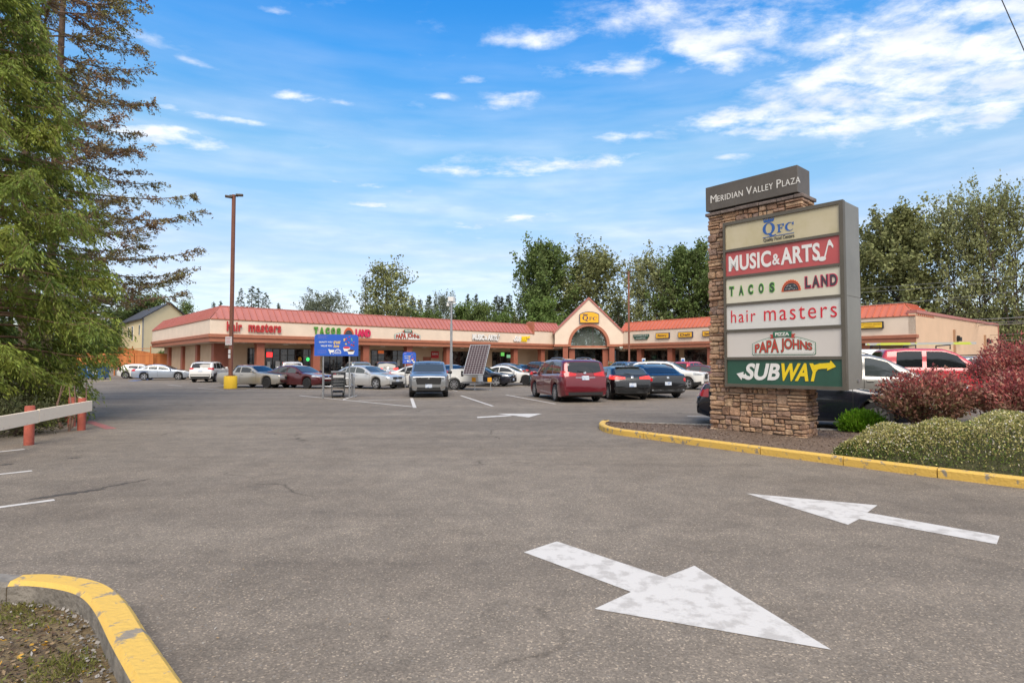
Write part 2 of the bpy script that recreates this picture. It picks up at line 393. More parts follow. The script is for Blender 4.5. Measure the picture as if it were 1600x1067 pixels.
def flat(name, polys, m, z=.004):
    mb = MB()
    for P in polys:
        P = [Vector((p[0], p[1], z)) for p in P]
        ar = sum(P[i].x * P[(i + 1) % len(P)].y - P[(i + 1) % len(P)].x * P[i].y for i in range(len(P)))
        if ar < 0: P = P[::-1]
        mb.add(P, [tuple(range(len(P)))])
    return tag(mb.build(name, m), kind='structure')
def pxpoly(pts): return [gp(*p) for p in pts]
flat('arrow_marking', [pxpoly([(818.5, 863), (870, 846), (1039, 902), (986, 925)]), pxpoly([(986, 925), (1039, 902), (1085, 884), (1299, 1015.5), (929, 951.5)])], WHITEP)
flat('arrow_marking', [pxpoly([(1166.5, 771), (1371, 789.5), (1355, 801), (1342.5, 811), (1325, 820)]), pxpoly([(1355, 801), (1562, 837.5), (1557.5, 850.5), (1342.5, 811)])], WHITEP)
flat('arrow_marking', [pxpoly([(745, 651.3), (795, 648.4), (800, 649.8), (746, 653)]), pxpoly([(777, 646.4), (847, 646.2), (826, 652)])], WHITEP)
def gline(a, b, w=.10, ext=0.0):
    A, B = gp(*a), gp(*b); d = (B - A).normalized(); n = Vector((-d.y, d.x, 0)) * w / 2
    A = A - d * ext; return [A - n, B - n, B + n, A + n]
flat('parking_line', [gline((0, 705.7), (38.5, 701.8), .10, 3), gline((0, 741), (50, 735.5), .10, 3), gline((0, 792.5), (85, 781), .10, 3),
                      gline((468, 618), (645, 635.5), .11), gline((648, 637), (643, 622), .13), gline((535, 624.6), (557, 617.6), .11), gline((560, 625.5), (640, 624), .10),
                      gline((720, 618), (770, 634.5), .11), gline((791, 617), (868, 631), .11), gline((1074, 650.3), (1114, 651.2), .11),
                      gline((690, 606), (715, 611), .1), gline((385, 609), (420, 606), .1), gline((310, 606.5), (350, 609), .1), gline((262, 601), (284, 603), .1)], WHITEP)
def blob_line(a, b, w, n=14, seed=1):
    A, B = gp(*a), gp(*b); d = (B - A).normalized(); nn = Vector((-d.y, d.x, 0)); r = random.Random(seed); up_ = []; lo = []
    for i in range(n + 1):
        t = i / n; c = A + (B - A) * t + nn * r.uniform(-.03, .03); h = w * (.25 + sin(pi * t) ** .6) * r.uniform(.6, 1.1) / 2
        up_.append(c + nn * h); lo.append(c - nn * h)
    return lo + up_[::-1]
flat('oil_stain', [blob_line((42, 781), (165, 763), .13), blob_line((150, 764), (235, 748), .05, seed=2), blob_line((0, 727), (22, 724), .14, seed=3), blob_line((105, 716), (126, 715), .10, seed=4)], mat('stain_dark', (.070, .058, .047), .85, var=.2, vs=20), .0025)
flat('red_line', [gline((137, 658), (174, 670), .22)], REDP)
flat('yellow_line', [gline((100, 599), (175, 594.5), .25)], YLINE)
flat('accessible_bay_marking', [gline((205, 595), (236, 592.5), .6)], BLUEP)

# kerb strips swept along a ground path
def sweep_kerb(mb, path, w, h, z0=0.0, mi_top=0, mi_side=1, ch=.025):
    P = [Vector((p[0], p[1], 0)) for p in path]; n = len(P)
    vs = []
    for i, p in enumerate(P):
        d = (P[min(i + 1, n - 1)] - P[max(i - 1, 0)]).normalized(); l = Vector((-d.y, d.x, 0))
        for off, z in ((0, z0), (0, h - ch), (ch, h), (w - ch, h), (w, h - ch), (w, z0)):
            q = p + l * off; vs.append((q.x, q.y, z))
    fs = []; ms = []
    for i in range(n - 1):
        for j in range(5):
            fs.append((i * 6 + j, (i + 1) * 6 + j, (i + 1) * 6 + j + 1, i * 6 + j + 1)); ms.append(j)
    o = len(mb.v)
    for f, j in zip(fs, ms): pass
    mb.v += [Vector(v) for v in vs]
    for f, j in zip(fs, ms):
        mb.f.append([o + k for k in f]); mb.m.append(mi_side[j] if isinstance(mi_side, (list, tuple)) else mi_top)
    mb.f.append([o + k for k in range(6)]); mb.m.append(mi_top)
    mb.f.append([o + (n - 1) * 6 + k for k in range(5, -1, -1)]); mb.m.append(mi_top)
def smooth_path(P, k=3):
    for _ in range(k):
        Q = [P[0]]
        for a, b in zip(P[:-1], P[1:]):
            Q += [a * .75 + b * .25, a * .25 + b * .75]
        Q.append(P[-1]); P = Q
    return P
# bed at the near left: inner top edge of its kerb
kz = .16
inn = [gp(x, y, kz) for x, y in [(11.6, 910), (46, 908.5), (97, 915), (124, 924), (140, 937.6), (155, 961), (169, 992), (186, 1023), (211, 1067)]]
d_end = (inn[-1] - inn[-2]).normalized(); inn = inn + [inn[-1] + d_end * .8, inn[-1] + d_end * 2.2]
start_grey = inn[0]; inn = smooth_path(inn, 2)
kb = MB(); sweep_kerb(kb, inn, .17, kz, -.05, 0, [1, 0, 0, 0, 0])
tag(kb.build('kerb', [YELP, CONC], smooth=True), kind='structure')
far_l = [start_grey + Vector((-2.6, .55, 0)), start_grey + Vector((-.012, .004, 0))]
kb = MB(); sweep_kerb(kb, far_l, .17, kz - .01, -.05, 0, [0, 0, 0, 0, 0])
tag(kb.build('kerb', [CONC], smooth=True), kind='structure')
bedp = [p + Vector((.03, 0, 0)) for p in inn] + [Vector((-1.0, -2.0, 0)), Vector((-8, -2.0, 0)), Vector((-8, far_l[0].y + 1.0, 0)), Vector((far_l[0].x, far_l[0].y + .02, 0))]
flat('soil_bed', [[Vector((p.x, p.y, 0)) for p in bedp]], LITTER, .018)

# island that carries the pylon sign
ih = .135
outer_px = [(952, 664.2), (943, 664.0), (937, 666), (935.4, 670), (945, 675.6), (970, 680.5), (1005.5, 685), (1187, 710), (1316, 727), (1440, 743.5), (1600, 763)]
outp = [gp(x, y) for x, y in outer_px]
d_end = (outp[-1] - outp[-2]).normalized(); outp = [outp[0]] + smooth_path(outp[1:-1], 2)[0:] + [outp[-1], outp[-1] + d_end * 6]
def cut_path(P, at_):
    L = [0]
    for a, b in zip(P[:-1], P[1:]): L.append(L[-1] + (b - a).length)
    cuts = []
    for q in at_:
        k = min(range(len(P)), key=lambda i: (P[i] - q).length); cuts.append(L[k])
    def pt(d):
        k = 0
        while k < len(L) - 2 and L[k + 1] < d: k += 1
        return P[k] + (P[k + 1] - P[k]) * ((d - L[k]) / max(L[k + 1] - L[k], 1e-6))
    out = []; ed = [0] + sorted(cuts) + [L[-1]]
    for a, b in zip(ed[:-1], ed[1:]):
        a2, b2 = a + (.007 if a > 0 else 0), b - (.007 if b < L[-1] else 0)
        out.append([pt(a2)] + [P[i] for i in range(len(P)) if a2 + .01 < L[i] < b2 - .01] + [pt(b2)])
    return out
fine = [outp[0]] + [outp[i] + (outp[i + 1] - outp[i]) * (k / 6) for i in range(len(outp) - 1) for k in range(1, 7)]
for seg in cut_path(fine, [gp(1005, 685), gp(1187, 710), gp(1316, 727), gp(1458, 745)]):
    kb = MB(); sweep_kerb(kb, seg, .15, ih, -.05, 0, [0, 0, 0, 0, 0])
    tag(kb.build('kerb', [YELP, CONC], smooth=True), kind='structure')
joints = MB()
back = [Vector((7.4 + .94 * 9, 12.8 - .342 * 9, 0)), Vector((7.4, 12.95, 0)), Vector((4.9, 14.05, 0)), Vector((2.55, 14.72, 0)), outp[0] + Vector((.03, .02, 0))]
kb = MB(); sweep_kerb(kb, smooth_path(back, 2), .14, ih - .012, -.05, 0, [0, 0, 0, 0, 0])
tag(kb.build('kerb', [CONC], smooth=True), kind='structure')
# bark bed, gently mounded: fan grid between the two edges
def resample(P, n):
    L = [0]
    for a, b in zip(P[:-1], P[1:]): L.append(L[-1] + (b - a).length)
    out = []
    for i in range(n):
        t = L[-1] * i / (n - 1); k = 0
        while k < len(L) - 2 and L[k + 1] < t: k += 1
        f = (t - L[k]) / max(L[k + 1] - L[k], 1e-6); out.append(P[k] + (P[k + 1] - P[k]) * f)
    return out
ra = resample(outp, 60); rb = resample(smooth_path(back, 2)[::-1], 60)
vs = []; fs = []; rnd = random.Random(3)
for i in range(60):
    for j in range(13):
        t = j / 12; p = ra[i] + (rb[i] - ra[i]) * (.02 + .96 * t)
        vs.append((p.x, p.y, ih - .045 + .03 * sin(pi * t) * min(1, (rb[i] - ra[i]).length / 2) + rnd.uniform(-.008, .008)))
for i in range(59):
    for j in range(12):
        fs.append((i * 13 + j, (i + 1) * 13 + j, (i + 1) * 13 + j + 1, i * 13 + j + 1))
mb = MB(); mb.add(vs, fs); BED = mb.build('bark_bed', BARK, smooth=True); tag(BED, kind='structure')

# ------------------------------------------------------------------ shopping plaza building
A = Vector((-27.6, 52, 0)); U = Vector((.747, .665, 0)); NV = Vector((.665, -.747, 0)); UP = Vector((0, 0, 1))
GL = Vector((6.1, 81, 0)); GR = Vector((15.8, 81, 0)); U2 = Vector((.624, -.781, 0)); N2 = Vector((-.781, -.624, 0)); L2 = 35.4
plaza = thing('shopping_plaza', 'long L-shaped cream shopping plaza with red metal mansard roof and central gable', 'building', A)
def LF(s, d=0.0): return frameM(A + U * s + NV * d, U, UP, NV)
def RF(s, d=0.0): return frameM(GR + U2 * s + N2 * d, U2, UP, N2)
SV = Vector((-.663, .749, 0)); SN = Vector((-.749, -.663, 0))
def SF(s, d=0.0): return frameM(A + SV * s + SN * d, -SV, UP, SN)
S_STEP = 40.8; S_END = 46.2
sw = 27.8
def mansard(mb, O, U_, N_, s0, s1, ze, zr, set0, set1, sb=1.2, pitch=.60):
    """sloped roof with standing seams; set0/set1: hip insets at the two ends"""
    a = O + U_ * s0 + UP * ze + N_ * .06; b = O + U_ * s1 + UP * ze + N_ * .06
    c = O + U_ * (s1 - set1) + UP * zr - N_ * sb; d = O + U_ * (s0 + set0) + UP * zr - N_ * sb
    mb.add([a, b, c, d], [(0, 1, 2, 3)])
    nn = (b - a).cross(d - a).normalized()
    if nn.z < 0: nn = -nn
    k = int((s1 - s0) / pitch)
    for i in range(1, k):
        s = s0 + (s1 - s0) * i / k
        f1 = 1.0
        if s < s0 + set0: f1 = (s - s0) / max(set0, 1e-6)
        elif s > s1 - set1: f1 = (s1 - s) / max(set1, 1e-6)
        p = O + U_ * s + UP * ze + N_ * .06; q = p + (UP * (zr - ze) - N_ * (sb + .06)) * f1
        w = U_ * .028; h = nn * .10
        mb.add([p - w, p + w, q + w, q - w, p - w + h, p + w + h, q + w + h, q - w + h], [(4, 5, 6, 7), (0, 4, 7, 3), (1, 2, 6, 5), (0, 1, 5, 4), (2, 3, 7, 6)])
    # ridge cap
    mb.tube([d + nn * .02, c + nn * .02], .06, 6)
ZB, ZT, ZR = 4.24, 5.57, 6.92        # brown band top, cream top, ridge (street wing)
# --- fascia (cream) street wing + return along the side
mb = MB()
mb.M = LF(0); mb.box(0, ZB, -.5, S_STEP, ZT, 0); mb.box(S_STEP, ZB, -.5, S_END, 5.98, 0)
mb.M = SF(0); mb.box(-sw, ZB, -.5, 0, ZT, 0)
mb.M = RF(0); mb.box(0, 4.24, -.5, L2, 5.97, 0)
mb.build('fascia', STUCCO, plaza, bevel=.02)
mb = MB()
mb.M = LF(0); mb.box(-.16, 3.93, -.5, S_END, 4.24, .16); mb.box(-.05, 3.52, -.45, S_END, 3.93, .05); mb.box(0, ZT, -.4, S_STEP, ZT + .09, .07)
mb.M = SF(0); mb.box(-sw, 3.93, -.5, 0, 4.24, .155); mb.box(-sw, 3.52, -.45, 0, 3.93, .045); mb.box(-sw, ZT, -.4, 0, ZT + .085, .065)
mb.M = RF(0); mb.box(0, 3.93, -.5, L2 + .1, 4.24, .16); mb.box(0, 3.52, -.45, L2, 3.93, .05); mb.box(0, 5.97, -.4, L2, 6.06, .07)
mb.M = LF(S_STEP); mb.box(-.01, ZT - .05, -1.3, .28, 7.25, .09); mb.box(.28, 5.98, -.4, S_END - S_STEP, 6.07, .07)
mb.build('trim_band', TERRA, plaza, bevel=.015)
mb = MB()
mansard(mb, A, U, NV, 0, S_STEP, ZT + .08, ZR, 1.2, 0)
mansard(mb, A - SV * 0, SV, SN, 0, sw, ZT + .08, ZR, 1.2, 0)
mansard(mb, A, U, NV, S_STEP + .3, S_END + .6, 6.06, 7.3, 0, 0)
mb.build('mansard_roof', ROOFR, plaza)
mb = MB()
mansard(mb, GR, U2, N2, -.6, L2, 6.05, 7.3, 0, 1.25)
E = GR + U2 * L2; U3 = Vector((.781, .624, 0))
mansard(mb, E, U3, U2, 0, 5.5, 6.05, 7.3, 1.25, .9, pitch=.6)
mb.build('mansard_roof', ROOFO, plaza)
tag(plaza.children[-1], label='orange metal mansard roof over the supermarket wing')
# flat roof decks
mb = MB()
P = [A - NV * 1.2 + U * 1.2, A - NV * 1.2 + U * (S_END + 2), A - NV * 27 + U * (S_END + 2), A - NV * 27 + U * 1.2]
mb.prism([(p.x, p.y) for p in P], .1, 0, 6.74)
Q = [GR - N2 * 1.3, GR - N2 * 1.3 + U2 * (L2 - 1.3), GR - N2 * 30 + U2 * (L2 - 1.3), GR - N2 * 30]
Qv = [(p.x, p.y) for p in Q]
mb.prism(Qv, .1, 0, 6.1)
mb.build('roof_deck', FLATR, plaza)
# soffit and walls
WD = 3.0
mb = MB()
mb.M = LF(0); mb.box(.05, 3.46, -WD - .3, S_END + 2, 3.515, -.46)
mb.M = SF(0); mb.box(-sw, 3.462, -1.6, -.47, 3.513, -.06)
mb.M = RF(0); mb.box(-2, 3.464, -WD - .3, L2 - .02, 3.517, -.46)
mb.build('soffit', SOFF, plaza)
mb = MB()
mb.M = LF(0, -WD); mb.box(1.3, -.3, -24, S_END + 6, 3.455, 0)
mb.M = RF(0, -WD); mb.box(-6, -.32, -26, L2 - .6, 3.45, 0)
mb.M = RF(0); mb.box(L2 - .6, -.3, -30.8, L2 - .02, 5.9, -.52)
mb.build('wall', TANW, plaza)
# side elevation right of the supermarket wing: parapet wall in tan with a red coping and two downpipes
mb = MB(); mb.M = frameM(E - U2 * .6, U3, UP, U2)
mb.add([(0, -.3, .62), (30.8, -.3, .62), (30.8, 6.3, .62), (0, 6.25, .62), (0, -.3, 0), (30.8, -.3, 0), (30.8, 6.3, 0), (0, 6.25, 0)], [(0, 1, 2, 3), (4, 7, 6, 5), (0, 3, 7, 4), (1, 5, 6, 2), (2, 6, 7, 3)])
mb.build('side_wall', mat('wall_peach', (.62, .43, .29), .85, var=.05, vs=.6, bump=.2, bs=40), plaza)
mb = MB(); mb.M = frameM(E - U2 * .6, U3, UP, U2)
mb.box(0, 6.27, -.1, 30.9, 6.55, .72); mb.box(30.8, 0, -.05, 31.05, 6.27, .7)
mb.build('coping', ROOFR, plaza)
for k, s in enumerate((11.6, 24.0)):
    mb = MB(); mb.M = frameM(E - U2 * .6, U3, UP, U2); mb.box(s, 0, .622, s + .3, 5.1 - k * .2, .80); mb.build('downpipe', mat('pipe_tan', (.42, .25, .15), .7), plaza)
    mb = MB(); mb.M = frameM(E - U2 * .6, U3, UP, U2); mb.box(s + 1.2, 3.9, .622, s + 1.9, 4.35, .95); mb.box(s + 1.3, 4.35, .622, s + 1.8, 4.5, .8); mb.build('wall_lamp', BLACK, plaza)
# columns
def column(M, w=.72, z1=3.5):
    mb = MB(M); mb.box(-w / 2, -.3, -w / 2, w / 2, z1 - .18, w / 2); mb.box(-w / 2 - .05, z1 - .18, -w / 2 - .05, w / 2 + .05, z1 - .04, w / 2 + .05); mb.box(-w / 2 - .04, -.3, -w / 2 - .04, w / 2 + .04, .25, w / 2 + .04)
    mb.build('column', COLRED, plaza, bevel=.012)
for s in (4.6, 10.2, 15.8, 21.3, 26.9, 32.4, 38.0, 43.2): column(LF(s, -.75))
for s in (2.5, 7.6, 13.5, 19.5, 25.5, 31.0): column(RF(s, -.75))
# pilasters on the side wall
for k in (3.2, 9.46, 16.1, 23.1):
    mb = MB(LF(1.3, -k)); mb.box(-.28, -.3, -.45, -.001, 3.45, .45); mb.build('pilaster', COLRED, plaza)
mb = MB(LF(1.3, -WD)); mb.box(.0, 0, .001, .7, 3.44, .2); mb.build('pilaster', COLRED, plaza)
# raised walk
mb = MB()
mb.M = LF(0); mb.box(.2, 0, -WD, S_END, .13, -.02)
mb.M = RF(0); mb.box(-1.5, 0, -WD, L2, .128, -.02)
mb.build('walkway', CONC, plaza)
# shop windows: frame + panes
def s_of_px(px, M0, Udir):
    r = (px - 800) / FPX
    return (r * M0.y - M0.x) / (Udir.x - r * Udir.y)
def shopfront(M, s0, s1, z0, z1, n, mull_z=(), glass=None, label=None):
    fr = MB(M); w = .06
    fr.box(s0, z0, .012, s1, z0 + .12, .09); fr.box(s0, z1 - w, .012, s1, z1, .09)
    for i in range(n + 1):
        x = s0 + (s1 - s0) * i / n; fr.box(x - w / 2, z0 + .12, .012, x + w / 2, z1 - w, .085)
    for z in mull_z: fr.box(s0, z, .014, s1, z + .05, .08)
    f = fr.build('shop_window', ALU, plaza)
    if label: f['label'] = label
    gl = MB(M); gl.box(s0 + .01, z0 + .02, .004, s1 - .01, z1 - .01, .03); gl.build('pane', glass or GLASS, f)
WO = A - NV * WD
def lw(px0, px1, n, z0=.14, z1=3.05, **k):
    a, b = s_of_px(px0, WO, U), s_of_px(px1, WO, U); shopfront(LF(0, -WD), a, b, z0, z1, n, **k)
lw(387, 403, 2, mull_z=(2.3,)); lw(415, 437, 2, mull_z=(2.3,)); lw(438, 493, 5, mull_z=(2.35,)); lw(504, 569, 6, mull_z=(2.35,)); lw(580, 640, 6, mull_z=(2.4,))
lw(692, 757, 5, mull_z=(2.35,)); lw(769, 800, 4, mull_z=(2.35,)); lw(868, 890, 3)
mb = MB(LF(0, -WD)); a, b = s_of_px(345, WO, U), s_of_px(357, WO, U); mb.box(a, .13, .002, b, 3.0, .05); mb.build('door', COLRED, plaza)
a, b = s_of_px(661, WO, U), s_of_px(673, WO, U); mb = MB(LF(0, -WD)); mb.box(a, .13, .002, b, 2.3, .05); mb.build('door', COLRED, plaza)
WO2 = GR - N2 * WD
def rw(px0, px1, n, **k):
    a, b = s_of_px(px0, WO2, U2), s_of_px(px1, WO2, U2); shopfront(RF(0, -WD), a, b, .5, 3.3, n, **k)
rw(960, 1001, 4, mull_z=(2.6,)); rw(1007, 1061, 5, mull_z=(2.7,)); rw(1070, 1130, 5, mull_z=(2.7,)); rw(1136, 1200, 5, mull_z=(2.7,)); rw(1210, 1290, 5, mull_z=(2.7,))
# --- gabled entrance with an arch
GW = 9.7; gz0, gze, gza = 4.2, 6.0, 10.8
def gable_outline():
    return [(0, gz0), (0, gze), (GW / 2, gza), (GW, gze), (GW, gz0)]
mb = MB(frameM(GL, (1, 0, 0), UP, (0, -1, 0)))
cx, ar = GW / 2, 2.62
az0 = 4.2
arc = [(cx + ar * cos(t), az0 + ar * sin(t)) for t in [pi * i / 24 for i in range(25)]]
left = [(0, gz0), (cx - ar, gz0)]
# wall pieces: fan from arch points up to outline
def up_z(x): return gze + (gza - gze) * (1 - abs(x - cx) / cx)
vsF = []; 
cols_x = sorted([0, cx - ar] + [p[0] for p in arc] + [cx + ar, GW])
cols_x = [cols_x[0]] + [b for a, b in zip(cols_x[:-1], cols_x[1:]) if b - a > 1e-4]
def lo_z(x):
    if abs(x - cx) >= ar: return gz0
    return az0 + sqrt(max(0, ar * ar - (x - cx) ** 2))
for x0, x1 in zip(cols_x[:-1], cols_x[1:]):
    mb.prism([(x0, lo_z(x0)), (x1, lo_z(x1)), (x1, up_z(x1)), (x0, up_z(x0))], .45, 0, -.45)
mb.build('gable_wall', STUCCO, plaza)
mb = MB(frameM(GL, (1, 0, 0), UP, (0, -1, 0)))
strip(mb, ell(cx, az0, ar + .32, ar + .32, 29, 0, pi, True), ell(cx, az0, ar - .06, ar - .06, 29, 0, pi, True), -.9, 1.02, 0)
mb.box(-.12, 3.85, -.4, cx - ar + .06, 4.2, .14); mb.box(cx + ar - .06, 3.85, -.4, GW + .12, 4.2, .14); mb.box(cx - ar, 3.7, -.75, cx + ar, 4.0, -.5)
mb.build('arch_trim', TERRA, plaza, smooth=True)
mb = MB(frameM(GL, (1, 0, 0), UP, (0, -1, 0)))
for sgn in (-1, 1):
    x0, x1 = (cx, -.25) if sgn < 0 else (cx, GW + .25)
    z0, z1 = gza + .12, gze - .12
    q = [(x0, z0 - .3), (x0, z0), (x1, z1), (x1, z1 - .3)]
    if sgn > 0: q = q[::-1]
    mb.prism(q, .3, 0, -.18)
    # roof slope running back
    mb.add([(x0, z0, .1), (x1, z1, .1), (x1, z1, -9), (x0, z0, -9)], [(0, 1, 2, 3)])
mb.build('gable_roof', ROOFR, plaza)
mb = MB(frameM(GL, (1, 0, 0), UP, (0, -1, 0)))
for x in (1.15, 7.75):
    mb = MB(frameM(GL, (1, 0, 0), UP, (0, -1, 0))); mb.box(x, -.3, -.6, x + .72, 3.86, 0); mb.build('column', COLRED, plaza)
for x in (2.1, 6.9):
    mb = MB(frameM(GL, (1, 0, 0), UP, (0, -1, 0))); mb.box(x, -.3, -1.3, x + .8, 3.7, -.66); mb.build('column', COLRED, plaza)
mb = MB(frameM(GL, (1, 0, 0), UP, (0, -1, 0)))
mb.box(-.2, 3.6, -5, GW + .2, 3.69, -.3)
mb.box(-.5, -.3, -4.4, GW + .5, .12, -3.9)
mb.build('soffit', SOFF, plaza)
GF = frameM(GL, (1, 0, 0), UP, (0, -1, 0))
def gfront(s0, s1, n, d, z0=.1, z1=3.55):
    M = GF @ Matrix.Translation((0, 0, d)); shopfront(M, s0, s1, z0, z1, n, mull_z=(2.4,))
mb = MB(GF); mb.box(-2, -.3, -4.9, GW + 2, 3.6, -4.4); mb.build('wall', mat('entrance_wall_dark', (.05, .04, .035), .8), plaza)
gfront(.2, 9.5, 8, -4.38)
gl = MB(GF); gl.prism([(cx - ar + .02, 4.02)] + [(cx + ar - .02, 4.02)] + ell(cx, az0, ar - .04, ar - .04, 25, 0, pi, True), .04, 0, -.85)
gl.build('arch_window', mat('arch_glass', (.42, .48, .44), .02, metal=.75, spec=1.0), plaza)
# soffit lights in the street wing
for s in (2.2, 7.4, 13.0, 18.4, 24, 29.7, 35):
    mb = MB(LF(s, -1.5)); mb.box(-.25, 3.40, -.12, .25, 3.459, .12); mb.build('soffit_light', mat('soffit_light_lens', (.8, .8, .75), .4), plaza)

# ------------------------------------------------------------------ pylon sign
SX = Vector((.652, -.758, 0)); SO = Vector((4.98, 14.2, 0)); SROT = atan2(SX.y, SX.x)
pyl = thing('pylon_sign', 'tall pylon sign with stone pillar, grey cabinet of six shop panels and dark header box', 'pylon sign', (SO.x * .92, SO.y * .92, .13), SROT, scale=.92)
PT = WM[pyl.name]
PW, PD, PH = 2.2, .56, 5.28
STONE = bpy.data.materials.new('ledge_stone'); STONE.use_nodes = True
def m_stone():
    nt = STONE.node_tree; N = nt.nodes; Lk = nt.links; b = N['Principled BSDF']
    g = N.new('ShaderNodeNewGeometry'); r = N.new('ShaderNodeValToRGB'); Lk.new(g.outputs['Random Per Island'], r.inputs[0])
    cols = [(.0, (0.207, 0.124, 0.083)), (.15, (0.415, 0.254, 0.166)), (.3, (0.512, 0.351, 0.221)), (.45, (0.281, 0.182, 0.138)), (.6, (0.573, 0.403, 0.262)), (.72, (0.366, 0.247, 0.193)), (.84, (0.464, 0.286, 0.179)), (1.0, (0.244, 0.176, 0.152))]
    e = r.color_ramp.elements; e[0].position = 0; e[0].color = (*cols[0][1], 1); e[1].position = 1; e[1].color = (*cols[-1][1], 1)
    for p, c in cols[1:-1]:
        q = e.new(p); q.color = (*c, 1)
    tc = N.new('ShaderNodeTexCoord'); n = N.new('ShaderNodeTexNoise'); n.inputs['Scale'].default_value = 9; n.inputs['Detail'].default_value = 8; n.inputs['Roughness'].default_value = .7
    Lk.new(tc.outputs['Object'], n.inputs['Vector'])
    r2 = N.new('ShaderNodeValToRGB'); Lk.new(n.outputs[0], r2.inputs[0]); r2.color_ramp.elements[0].position = .3; r2.color_ramp.elements[0].color = (.5, .47, .45, 1); r2.color_ramp.elements[1].position = .7; r2.color_ramp.elements[1].color = (1.35, 1.32, 1.28, 1)
    m = N.new('ShaderNodeMix'); m.data_type = 'RGBA'; m.blend_type = 'MULTIPLY'; m.inputs[0].default_value = 1.0; Lk.new(r.outputs[0], m.inputs[6]); Lk.new(r2.outputs[0], m.inputs[7])
    Lk.new(m.outputs[2], b.inputs['Base Color']); b.inputs['Roughness'].default_value = .9
    bp = N.new('ShaderNodeBump'); bp.inputs['Strength'].default_value = .9; bp.inputs['Distance'].default_value = .03; n5 = N.new('ShaderNodeTexNoise'); n5.inputs['Scale'].default_value = 22; n5.inputs['Detail'].default_value = 6
    Lk.new(tc.outputs['Object'], n5.inputs['Vector']); Lk.new(n5.outputs[0], bp.inputs['Height']); Lk.new(bp.outputs[0], b.inputs['Normal'])
m_stone()
def stone_face(mb, M, W, H, rnd):
    mb.M = M
    rects = []
    def split(x, z, w, h):
        big = w > .52 or h > .24
        if not big and (h < .09 or w < .17 or rnd.random() < (.55 if w * h < .045 else .12)): rects.append((x, z, w, h)); return
        if (w > h * rnd.uniform(1.6, 3.2) and w > .26) or h < .12:
            a = w * rnd.uniform(.34, .66); split(x, z, a, h); split(x + a, z, w - a, h)
        else:
            a = h * rnd.uniform(.34, .66); split(x, z, w, a); split(x, z + a, w, h - a)
    z = -.1
    while z < H - .01:
        h = rnd.uniform(.32, .60); h = H - z if H - z - h < .25 else h
        x = 0
        while x < W - .01:
            w = rnd.uniform(.5, .9); w = W - x if W - x - w < .3 else w
            split(x, z, w, h); x += w
        z += h
    for (x, zz, w, hh) in rects:
        gpp = rnd.uniform(.005, .010); d = rnd.uniform(.012, .075); j = lambda: rnd.uniform(-.009, .009)
        x0, x1, z0, z1 = x + gpp, x + w - gpp, zz + gpp, zz + hh - gpp
        if x <= 0.001: x0 = -d * .7
        if x + w >= W - .001: x1 = W + d * .7
        c = min(.024, hh * .22)
        b = [(x0 + j(), z0 + j() * .6), (x1 + j(), z0 + j() * .6), (x1 + j(), z1 + j() * .6), (x0 + j(), z1 + j() * .6)]
        cx_, cz_ = (x0 + x1) / 2, (z0 + z1) / 2
        # eight-sided rounded outline
        o = []
        for i in range(4):
            p, q = b[i], b[(i + 1) % 4]
            f1, f2 = rnd.uniform(.06, .2), rnd.uniform(.8, .94); o += [(p[0] + (q[0] - p[0]) * f1, p[1] + (q[1] - p[1]) * f1), (p[0] + (q[0] - p[0]) * f2, p[1] + (q[1] - p[1]) * f2)]
        t = [(cx_ + (p[0] - cx_) * (1 - 2 * c / max(w, .1)), cz_ + (p[1] - cz_) * (1 - 1.6 * c / max(hh, .05))) for p in o]
        n = 8; tx_, tz_ = rnd.uniform(-.05, .05), rnd.uniform(-.08, .08)
        dz = lambda p: d + (p[0] - cx_) * tx_ + (p[1] - cz_) * tz_ + rnd.uniform(-.006, .006)
        vs = [(p[0], p[1], -.05) for p in o] + [(p[0], p[1], d * .55 + rnd.uniform(-.008, .008)) for p in o] + [(p[0], p[1], dz(p)) for p in t] + [(cx_, cz_, d + rnd.uniform(-.004, .012))]
        fs = [(2 * n + i, 2 * n + (i + 1) % n, 3 * n) for i in range(n)]
        for i in range(n):
            k = (i + 1) % n; fs += [(i, k, n + k, n + i), (n + i, n + k, 2 * n + k, 2 * n + i)]
        mb.add(vs, fs)
rnd = random.Random(11)
mb = MB(PT); mb.box(0, 0, -.1, PW, PD, PH); mortar = mb.build('mortar_core', mat('mortar', (.17, .145, .12), .95, var=.2, vs=12), pyl)
mb = MB()
stone_face(mb, PT @ frameM((0, 0, 0), (1, 0, 0), UP, (0, -1, 0)), PW, PH, rnd)
stone_face(mb, PT @ frameM((0, PD, 0), (0, -1, 0), UP, (-1, 0, 0)), PD, PH, rnd)
stone_face(mb, PT @ frameM((PW, 0, 0), (0, 1, 0), UP, (1, 0, 0)), PD, PH, rnd)
stone_face(mb, PT @ frameM((PW, PD, 0), (-1, 0, 0), UP, (0, 1, 0)), PW, PH, rnd)
mb.build('stone_pillar', STONE, pyl)
mb = MB(PT)
rr = random.Random(4)
x = -.09
while x < PW + .09:
    w = min(rr.uniform(.35, .6), PW + .09 - x); 
    if PW + .09 - x - w < .15: w = PW + .09 - x
    mb.box(x + .004, -.09 - rr.uniform(0, .02), PH, x + w - .004, PD + .09, PH + .075 + rr.uniform(-.006, .006)); x += w
mb.build('capstone', mat('capstone', (.16, .125, .11), .9, var=.3, vs=6, bump=.8, bs=25), pyl, bevel=.012)
HB = mat('header_bronze', (.115, .10, .086), .55, metal=.2, var=.12, vs=2.2)
mb = MB(PT); mb.box(-.08, -.06, 5.415, PW - .04, .60, 6.02); hd = mb.build('header_box', HB, pyl, bevel=.008)
mb = MB(PT); mb.box(.06, .02, 5.345, PW - .14, .5, 5.42); mb.build('header_plinth', BLACK, pyl)
